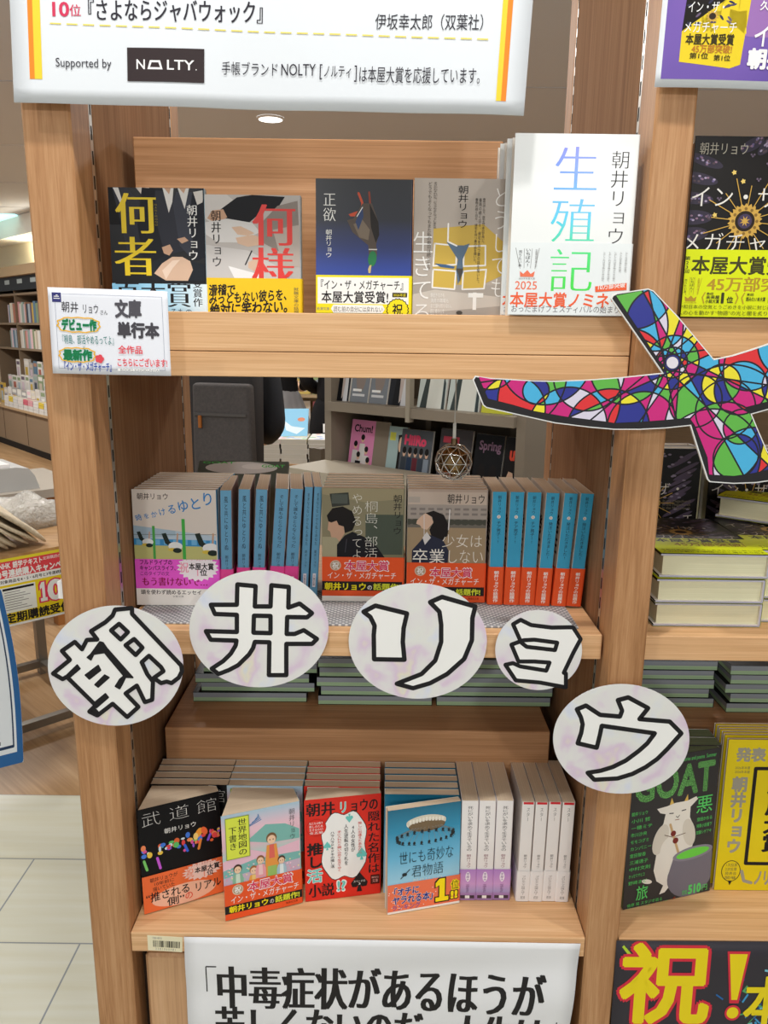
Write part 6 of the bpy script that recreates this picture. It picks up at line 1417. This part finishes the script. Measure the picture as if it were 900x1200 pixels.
def mag_cover(S, kind):
    f = S.fr; 
    if kind == 'pink': 
        S.rect(0, 0, 64, 140, M('e08ab4')); S.rect(64, 0, 100, 140, M('8a7d6c')); S.text('Chum!', 8, 8, 58, 20, INK, bold=0.03)
        for x, y in ((16, 52), (34, 40), (46, 60), (26, 70), (52, 78)): S.ell(x, y-8, 4.5, 6, M('e0b89a')); S.ell(x, y-11, 5, 5, HAIR); S.poly([(x-7, y), (x+7, y), (x+9, y+34), (x-9, y+34)], M('ded8d4') if (x+y) % 3 else M('1a1a1e'))
        S.rect(2, 100, 64, 140, M('18181c')); S.rect(4, 126, 50, 131, M('e0d8d8'))
    elif kind == 'teal':
        S.rect(0, 0, 100, 140, M('a9c0be')); S.rect(8, 10, 40, 24, M('d8d85a')); S.ell(70, 30, 13, 16, M('e0b89a')); S.poly([(55, 14), (86, 12), (92, 60), (84, 84), (58, 80), (60, 40)], HAIR); S.ell(70, 30, 9, 13, M('e6c2a6')); S.poly([(45, 80), (92, 76), (98, 140), (36, 140)], M('bcd6d6'))
    elif kind == 'group':
        S.rect(0, 0, 100, 140, M('55595e')); S.text('Hi!Ro', 10, 10, 80, 26, M('e0486a'), bold=0.06)
        for k, c in enumerate(('3a4048', '2a3a52', '6a2a34', '3c4450', '8a94a0')): x = 14+k*18; S.ell(x, 40, 5, 7, M('d8b096')); S.ell(x, 36, 6, 6, HAIR); S.poly([(x-8, 48), (x+8, 48), (x+9, 140), (x-9, 140)], M(c))
        S.poly([(60, 100), (96, 96), (100, 140), (56, 140)], M('5a7aa4'))
    elif kind == 'dark':
        S.rect(0, 0, 100, 140, M('4a4648')); S.rect(10, 12, 60, 22, M('c8485a')); S.ell(58, 46, 17, 22, HAIR); S.ell(58, 50, 12, 16, M('d8b096')); S.poly([(30, 76), (88, 76), (96, 140), (24, 140)], M('1c1c20'))
    elif kind == 'duo':
        S.rect(0, 0, 100, 140, M('141416')); S.text('Spring', 14, 10, 90, 24, M('8a6a80'), bold=0.03)
        for x in (30, 70): S.ell(x, 66, 11, 15, M('d8b096')); S.ell(x, 58, 13, 12, HAIR); S.poly([(x-18, 84), (x+18, 84), (x+20, 140), (x-20, 140)], M('3c4450'))
    elif kind == 'smile':
        S.rect(0, 0, 100, 140, M('1a1616')); S.text('uta', 20, 14, 80, 34, M('e2503a'), bold=0.05)
        for x, c in ((32, 'c9c4cc'), (74, 'b89a98')): S.ell(x, 62, 15, 20, M('e0b89a')); S.poly([(x-17, 64), (x-14, 42), (x, 36), (x+15, 42), (x+17, 66), (x+10, 54), (x-8, 52)], HAIR); S.poly([(x-22, 92), (x+20, 92), (x+24, 140), (x-24, 140)], M(c))
    elif kind == 'pale':
        S.rect(0, 0, 100, 140, M('c3ccc6')); S.poly([(30, 140), (36, 60), (50, 40), (74, 44), (84, 80), (86, 140)], M('dfe0d6')); S.poly([(10, 140), (26, 80), (38, 70), (34, 140)], M('3c4442')); S.poly([(88, 140), (86, 90), (94, 100), (98, 140)], M('3a4446')); S.rect(46, 70, 66, 76, M('c08a5a'))
    elif kind == 'mono':
        S.rect(0, 0, 100, 140, M('22242a')); S.ell(50, 110, 18, 26, M('c8b8b0')); S.poly([(20, 140), (30, 90), (46, 80), (52, 140)], M('101014')); S.poly([(60, 140), (70, 80), (86, 96), (90, 140)], M('d8d8da'))
    elif kind == 'haze':
        S.rect(0, 0, 100, 140, M('7d8288')); S.ell(50, 90, 30, 34, M('8d8078')); S.rect(10, 118, 60, 122, WHITE); S.rect(10, 126, 80, 130, M('d8d8d8'))
    elif kind == 'yellow':
        S.rect(0, 0, 100, 140, M('c8c840')); S.rect(10, 104, 70, 112, M('5a6a2a'))
def rack_mag(s_, z, w, h, kind, label, d0=0.10, lean=0.05):
    m = MB(); a = TR(s_, d0, z); b2 = TR(s_+w, d0, z); up = Vector((0, 0, h))-NR*lean; t = 0.008
    q = [a+up, b2+up, b2, a]; m.prism([q[3], q[2], q[1], q[0]], NR, t, M('d8d4cc', 0.6))
    S = Sheet(m, q[0]+NR*0.0004, q[1]+NR*0.0004, q[2]+NR*0.0004, q[3]+NR*0.0004, (0, 0, 100, 140), NR, eps=6e-5); mag_cover(S, kind)
    tag(m.build('magazine', None, tuple(a)), label, 'magazine')
k = LR
def rack_u(u0, u1, z, h, kind, label, d0, lean=0.05):
    a = s_at(u0, d0); rack_mag(a, z, s_at(u1, d0)-a, h, kind, label, d0, lean)
rack_u(403, 447, zl+0.001, 0.285, 'pink', 'pink magazine with a suited group on its cover, in the grey rack', 0.045)
rack_u(447, 468, zl+0.001, 0.275, 'teal', 'pale teal magazine with a long-haired woman, in the grey rack', 0.04)
rack_u(462, 499, zl+0.001, 0.272, 'group', 'grey magazine with a standing group and pink title, in the grey rack', 0.032)
rack_u(508, 546, zl+0.001, 0.285, 'dark', 'dark magazine with one face, behind the hanging bauble', 0.045)
rack_u(550, 584, zl+0.001, 0.280, 'duo', 'black magazine with two figures, just past the hanging bauble', 0.04)
rack_u(586, 614, zl+0.001, 0.280, 'smile', 'black magazine with two smiling faces at the near end of the grey rack', 0.032)
for u0, u1, kd, lab in ((391, 408, 'mono', 'dark monochrome magazine at the far end of the rack top row'), (410, 430, 'haze', 'hazy grey-blue magazine in the rack top row'), (432, 452, 'haze', 'second hazy grey-blue magazine along the rack top row'), (454, 478, 'mono', 'second dark monochrome magazine along the rack top row'), (488, 520, 'pale', 'pale green magazine with a bearded figure, before the bauble ribbon'), (523, 560, 'pale', 'pale green magazine with a bearded figure, past the bauble ribbon'), (563, 600, 'yellow', 'lime-yellow magazine at the near end of the rack top row')):
    rack_u(u0, u1, H-0.2445, 0.285, kd, lab, 0.03, 0.06)
m = MB(); obox(m, TR, s_at(481, 0)-0.004, -0.025, H-0.29, s_at(481, 0)+0.012, 0.0, H+0.1, M('a39a8a', 0.5)); m.build('front_divider', rk, ro)
# red-lit covers on a narrow stand past the rack's near end
m = MB(); p = at(637, 500, Y=3.2)
st = thing('lit_poster', 'dark panel with glowing red lettering past the near end of the grey rack', 'poster', (p.x, 3.2, 0))
m.box(-0.10, 0, 0, 0.16, 0.04, p.z+0.28, M('1e1a1c', 0.5)); m.build('panel', st)
m = MB()
for k2 in range(7):
    zz = p.z+0.08-k2*0.045; m.box(-0.06+0.004*k2, -0.004, zz, 0.05+0.004*k2, 0.0, zz+0.026, M('f2452c', emit=0.8))
m.build('lit_lettering', st)

# ---- magazine table in the aisle
mt = thing('display_table', 'wooden table piled with magazines, seen past the backpack', 'table', (-0.30, 4.45, 0))
m = MB(); m.box(-0.42, -0.34, 0.70, 0.62, 0.42, 0.745, W_TABLE); m.build('table_top', mt)
for x in (-0.30, 0.56):
    for y in (-0.28, 0.36): m = MB(); m.box(x-0.03, y-0.03, 0, x+0.03, y+0.03, 0.70, W_TABLE); m.build('leg', mt)
xs_ = [-0.700, -0.555, -0.410, -0.265]; MC = ['e6c9cc', 'd9d2b8', 'e2e0dc', 'd8b0a0']
for ix, x in enumerate(xs_):
    for j in range(5):
        m = MB(); w_ = 0.137; dx = 0.003*((j*5+ix) % 3); z0 = 0.7455+j*0.0265
        m.box(x+dx, 4.125, z0+0.0015, x+dx+w_, 4.36, z0+0.0245, M('b9b4a8', 0.8)); cm = M(MC[(ix+j) % 4] if j == 4 else 'c8c4bc', 0.4)
        m.box(x+dx, 4.125, z0, x+dx+w_, 4.36, z0+0.0015, cm); m.box(x+dx, 4.125, z0+0.0245, x+dx+w_, 4.36, z0+0.026, cm); m.box(x+dx+w_, 4.125, z0, x+dx+w_+0.001, 4.36, z0+0.026, cm)
        if j == 4:
            rn = random.Random(ix)
            S = Sheet(m, (x+dx, 4.36, z0+0.026), (x+dx+w_, 4.36, z0+0.026), (x+dx+w_, 4.125, z0+0.026), (x+dx, 4.125, z0+0.026), (0, 0, 100, 140), (0, 0, 1), eps=5e-5)
            for q_ in range(12): S.L -= 0.8; S.ell(rn.uniform(5, 95), rn.uniform(8, 130), rn.uniform(6, 18), rn.uniform(5, 14), M(rn.choice(('e8a8b4', 'f0e090', 'f2f0ee', 'a8b8d8', 'e27a6a', '9ac0a0'))), n=10)
        tag(m.build('magazine', None, (x, 4.125, z0)), 'thick magazine in the %s aisle-table pile from the backpack, %s' % (ORD[ix], 'topmost' if j == 4 else ORD[j]+' up'), 'magazine')
def prop_book(p0, w, h, mat, art, label):
    m = MB(); q = [p0+Vector((0, 0.10, h)), p0+Vector((w, 0.13, h)), p0+Vector((w, 0.03, 0)), p0]; n = (q[3]-q[0]).cross(q[1]-q[0]).normalized(); n = -n if n.y > 0 else n
    m.prism(q, n, 0.015, M('ece9e4', 0.5)); S = Sheet(m, *[x+n*0.0004 for x in q], (0, 0, 100, 140), n, eps=8e-5); S.rect(0, 0, 100, 140, mat); art(S); tag(m.build('book', None, tuple(p0)), label, 'book')
zt = 0.7455+5*0.0265
prop_book(Vector((-0.690, 4.22, zt)), 0.115, 0.150, M('f0eeee', 0.4), lambda S: (S.rect(8, 6, 62, 34, M('3a3a3e')), S.rect(10, 18, 60, 20, WHITE), S.ell(40, 90, 30, 40, M('e4a8b4')), S.ell(50, 76, 8, 12, M('5a4a5a'))), 'white book with a pink portrait propped on the aisle magazine piles')
prop_book(Vector((-0.570, 4.23, zt)), 0.145, 0.140, M('8ec6e4', 0.35), lambda S: (S.poly([(10, 60), (40, 90), (90, 100), (60, 130), (20, 110)], M('dceaf0')), S.ell(74, 56, 14, 10, M('d88a6a'))), 'sky-blue picture book propped on the aisle magazine piles')
m = MB(); m.box(-0.02, 0, 0, 0.07, 0.003, 0.05, WHITE); o = m.build('price_card', None, None); o.location = (-0.33, 4.40, zt+0.001); o.rotation_euler = (-0.1, 0, 0); tag(o, 'small white price card standing on the aisle table behind the sky-blue book', 'card')

# ---- far display shelf with face-out covers behind the shoppers
fs_ = thing('display_shelf', 'tall shelf of colourful face-out covers far behind the shoppers', 'shelf', (-0.75, 8.2, 0))
m = MB(); m.box(-0.6, 0.24, 0, 0.9, 0.28, 1.75, M('b9a27e', 0.7)); m.build('back_panel', fs_)
for z in (0.45, 0.78, 1.10, 1.42): m = MB(); m.box(-0.6, 0, z-0.03, 0.9, 0.24, z, M('c0ab88', 0.6)); m.build('shelf_board', fs_)
m = MB(); m.box(-0.58, 0.02, 0, 0.88, 0.24, 0.42, M('a8703c', 0.6)); m.build('base_cabinet', fs_)
rnd = random.Random(77); TF = lambda s_, d, z: Vector((-0.75+s_, 8.2+d, z))
for zi, z in enumerate((0.45, 0.78, 1.10, 1.42)):
    for j in range(8):
        tiny_book(TF, -0.55+j*0.178, -0.55+j*0.178+0.15, 0.10, 0.125, z+0.0005, z+rnd.uniform(0.21, 0.26), M(rnd.choice(('d88a94', 'e8d07a', '7ab0a8', 'e8e2d8', 'cf6a5a', 'a4c0d4', 'b0c890', 'e0b0c0')), 0.5), 'colourful face-out cover on the far shelf behind the shoppers', group='face-out covers on the far shelf', cover2=(M(rnd.choice(COVS), 0.5), M(rnd.choice(COVS), 0.5)))

# ================================================================== PEOPLE
def skin_chain(name, joints, bones, mat, parent=None, loc=(0, 0, 0), sub=2):
    """joints: list of (x,y,z,rx,ry); bones: index pairs; one continuous surface"""
    me = bpy.data.meshes.new(name); me.from_pydata([j[:3] for j in joints], bones, [])
    o = bpy.data.objects.new(name, me); COL.objects.link(o)
    sk_ = o.modifiers.new('skin', 'SKIN'); sk_.use_smooth_shade = True
    sv = me.skin_vertices[0].data if me.skin_vertices else None
    if sv is None:
        bpy.context.view_layer.objects.active = o; o.select_set(True); bpy.ops.mesh.customdata_skin_add(); sv = me.skin_vertices[0].data
    for i, j in enumerate(joints): sv[i].radius = (j[3], j[4]); sv[i].use_root = (i == 0)
    sb = o.modifiers.new('sub', 'SUBSURF'); sb.levels = sub; sb.render_levels = sub
    dg = bpy.context.evaluated_depsgraph_get(); dg.update(); m2 = bpy.data.meshes.new_from_object(o.evaluated_get(dg))
    bpy.data.objects.remove(o); bpy.data.meshes.remove(me)
    m2.materials.clear(); m2.materials.append(mat)
    m2.polygons.foreach_set('use_smooth', [True]*len(m2.polygons))
    r = bpy.data.objects.new(name, m2); COL.objects.link(r)
    if parent: r.parent = parent
    return r
FLESH = M('d6ab8c', 0.5)
def person(loc, rz, hgt, label, top, bottom, shoes, skirt=None, hair='15110f'):
    t = thing('person', label, 'person', loc, (0, 0, rz)); s_ = hgt/1.65
    J = [(0, 0, .92, .10, .08), (0, 0, 1.08, .105, .078), (0, 0.005, 1.25, .135, .095), (0, 0.01, 1.36, .10, .07), (0, 0, 1.42, .048, .048), (0, -.01, 1.47, .05, .055), (0, -.02, 1.55, .075, .09), (0, -.01, 1.61, .062, .075)]
    B = [(0, 1), (1, 2), (2, 3), (3, 4), (4, 5), (5, 6), (6, 7)]
    for sx in (-1, 1):
        k = len(J); J += [(sx*.165, .01, 1.35, .052, .052), (sx*.20, .02, 1.10, .040, .040), (sx*.12, -.16, 1.02, .030, .030), (sx*.07, -.22, 1.02, .022, .034)]
        B += [(3, k), (k, k+1), (k+1, k+2), (k+2, k+3)]
        kf = len(J)
        for f in range(4): J += [(sx*.045, -.252, 1.02+(f-1.5)*.017, .0085, .0085), (sx*(.012+.005*abs(f-1.5)), -.258, 1.02+(f-1.5)*.016, .0075, .0075)]; B += [(k+3, kf+2*f), (kf+2*f, kf+2*f+1)]
        kt = len(J); J += [(sx*.065, -.225, 1.062, .010, .010), (sx*.045, -.245, 1.085, .008, .008)]; B += [(k+3, kt), (kt, kt+1)]
        k = len(J); J += [(sx*.085, 0, .80, .072, .072), (sx*.10, -.01, .48, .052, .052), (sx*.10, .02, .09, .036, .036), (sx*.10, -.10, .035, .038, .028)]
        B += [(0, k), (k, k+1), (k+1, k+2), (k+2, k+3)]
    J = [tuple(c*s_ for c in j) for j in J]
    skin_chain('body', J, B, FLESH, t)
    def shell(name, joints, bones, mat): return skin_chain(name, [tuple(c*s_ for c in j) for j in joints], bones, mat, t)
    Jt = [(0, 0, .90, .165, .13), (0, 0, 1.08, .135, .10), (0, .005, 1.25, .152, .11), (0, .01, 1.365, .115, .082)]; Bt = [(0, 1), (1, 2), (2, 3)]
    for sx in (-1, 1):
        k = len(Jt); Jt += [(sx*.17, .01, 1.35, .063, .063), (sx*.205, .02, 1.10, .052, .052), (sx*.135, -.14, 1.03, .040, .040)]; Bt += [(3, k), (k, k+1), (k+1, k+2)]
    shell('top', Jt, Bt, top)
    if skirt is None:
        Jp = [(0, 0, .95, .165, .13)]; Bp = []
        for sx in (-1, 1):
            k = len(Jp); Jp += [(sx*.095, 0, .82, .115, .115), (sx*.102, -.01, .48, .072, .072), (sx*.102, .02, .10, .055, .055)]; Bp += [(0, k), (k, k+1), (k+1, k+2)]
        Jp.append((0, 0, 1.06, .135, .105)); Bp.append((0, len(Jp)-1)); shell('trousers', Jp, Bp, bottom)
    else:
        m = MB(); n = 64; rings = [(1.02, .125, .10), (.98, .15, .12), (.85, .20, .165), (.70, .235, .20), (.52, .25, .22), (.36, .245, .215)]; V = []; Fc = []
        for ri, (z, rx, ry) in enumerate(rings):
            for i in range(n):
                a = 2*math.pi*i/n; k = 1+0.035*min(ri, 3)/3*math.sin(16*a)
                V.append((rx*k*math.cos(a)*s_, ry*k*math.sin(a)*s_, z*s_))
        for ri in range(len(rings)-1):
            for i in range(n): Fc.append((ri*n+i, ri*n+(i+1) % n, (ri+1)*n+(i+1) % n, (ri+1)*n+i))
        m.mesh(V, Fc, skirt, True); m.build('skirt', t)
    for sx in (-1, 1): shell('shoe', [(sx*.10, .035, .045, .045, .04), (sx*.10, -.05, .035, .044, .034), (sx*.10, -.13, .03, .036, .026)], [(0, 1), (1, 2)], shoes)
    Jh = [(0, .02, 1.50, .062, .05), (0, .015, 1.57, .085, .085), (0, -.005, 1.625, .078, .09)]
    shell('hair', Jh, [(0, 1), (1, 2)], M(hair, 0.45))
    # face: eyes, nose, mouth, ears
    m = MB(); 
    for sx in (-1, 1): 
        bm = bmesh.new(); bmesh.ops.create_uvsphere(bm, u_segments=10, v_segments=8, radius=.011*s_); bm.verts.index_update()
        m.mesh([(v.co.x+sx*.030*s_, v.co.y-.092*s_, v.co.z+1.555*s_) for v in bm.verts], [tuple(v.index for v in f.verts) for f in bm.faces], M('2a2220', 0.3), True); bm.free()
    m.build('eyes', t)
    m = MB(); m.tube((0, -.096*s_, 1.55*s_), (0, -.122*s_, 1.525*s_), .008*s_, FLESH, r1=.012*s_); m.build('nose', t)
    m = MB(); m.box(-.022*s_, -.101*s_, 1.490*s_, .022*s_, -.088*s_, 1.498*s_, M('b06a62', 0.5)); m.build('mouth', t)
    for sx in (-1, 1): m = MB(); m.box((sx*.078-.008)*s_, -.02*s_, 1.52*s_, (sx*.078+.008)*s_, .012*s_, 1.57*s_, FLESH, c=.005*s_); m.build('ear', t)
    return t
DARK_K = M('18181b', 0.8)
person((-0.63, 3.065, 0), math.radians(176), 1.62, 'person in dark clothes seen from behind, wearing the grey backpack', M('2c2d31', 0.8), M('1e1f24', 0.8), M('d8d4cc', 0.6))
person((-0.80, 6.1, 0), math.radians(170), 1.60, 'person in a black top and grey pleated skirt by the far shelf', DARK_K, DARK_K, M('e4e0dc', 0.6), skirt=noise_mat('grey_pleats', [(0.3, '8a8a8c'), (0.7, 'a4a4a6')], 4, rough=0.8))
person((-0.33, 5.3, 0), math.radians(178), 1.66, 'person dressed all in black at the far end of the grey rack', DARK_K, DARK_K, M('18181b', 0.6))

# backpack on the first shopper's back
BP = noise_mat('charcoal_canvas', [(0.3, '4b4746'), (0.7, '57514f')], 120, rough=0.85, bump=0.1); BP2 = M('3d3a3a', 0.8); LEA = M('a8642e', 0.5)
bpk = thing('backpack', 'charcoal canvas backpack with tan leather tabs, worn by the shopper past the shelf', 'backpack', (-0.595, 2.84, 0.885), (0, 0, math.radians(-13)))
def rounded(x0, y0, z0, x1, y1, z1, r, mat, taper=0.0):
    bm = bmesh.new(); bmesh.ops.create_cube(bm, size=1.0)
    for v in bm.verts: 
        k = 1-taper*(1 if v.co.z < 0 else 0); v.co = Vector(((x0+x1)/2+v.co.x*(x1-x0)*k, (y0+y1)/2+v.co.y*(y1-y0), (z0+z1)/2+v.co.z*(z1-z0)))
    bmesh.ops.bevel(bm, geom=bm.edges[:], offset=r, segments=4, affect='EDGES', profile=0.5)
    bm.verts.index_update(); m = MB(); m.mesh([tuple(v.co) for v in bm.verts], [tuple(v.index for v in f.verts) for f in bm.faces], mat, True); bm.free(); return m
m = rounded(-0.145, 0.0, 0.0, 0.135, 0.10, 0.425, 0.030, BP2, 0.04); m.build('main_compartment', bpk)
m = rounded(-0.092, -0.045, 0.005, 0.128, 0.012, 0.372, 0.016, BP, -0.06); m.build('front_panel', bpk)
m = rounded(-0.085, -0.052, 0.255, 0.118, -0.040, 0.268, 0.004, M('5a5654', 0.8)); m.build('zip_flap', bpk)
m = rounded(-0.066, -0.057, 0.213, -0.053, -0.047, 0.258, 0.003, LEA); m.build('zip_pull', bpk)
m = rounded(0.045, -0.0495, 0.040, 0.090, -0.043, 0.068, 0.002, LEA); m.build('leather_patch', bpk)
m = rounded(-0.165, 0.012, 0.0, -0.135, 0.09, 0.30, 0.012, BP2); m.build('side_pocket', bpk)
m = MB()
for sx in (-0.09, 0.09):
    m.box(sx-0.025, 0.098, 0.02, sx+0.025, 0.112, 0.40, BP2, c=0.004)
m.build('shoulder_straps', bpk)
m = MB(); m.tube((-0.03, 0.05, 0.42), (0, 0.05, 0.45), 0.008, LEA); m.tube((0, 0.05, 0.45), (0.03, 0.05, 0.42), 0.008, LEA); m.build('grab_handle', bpk)
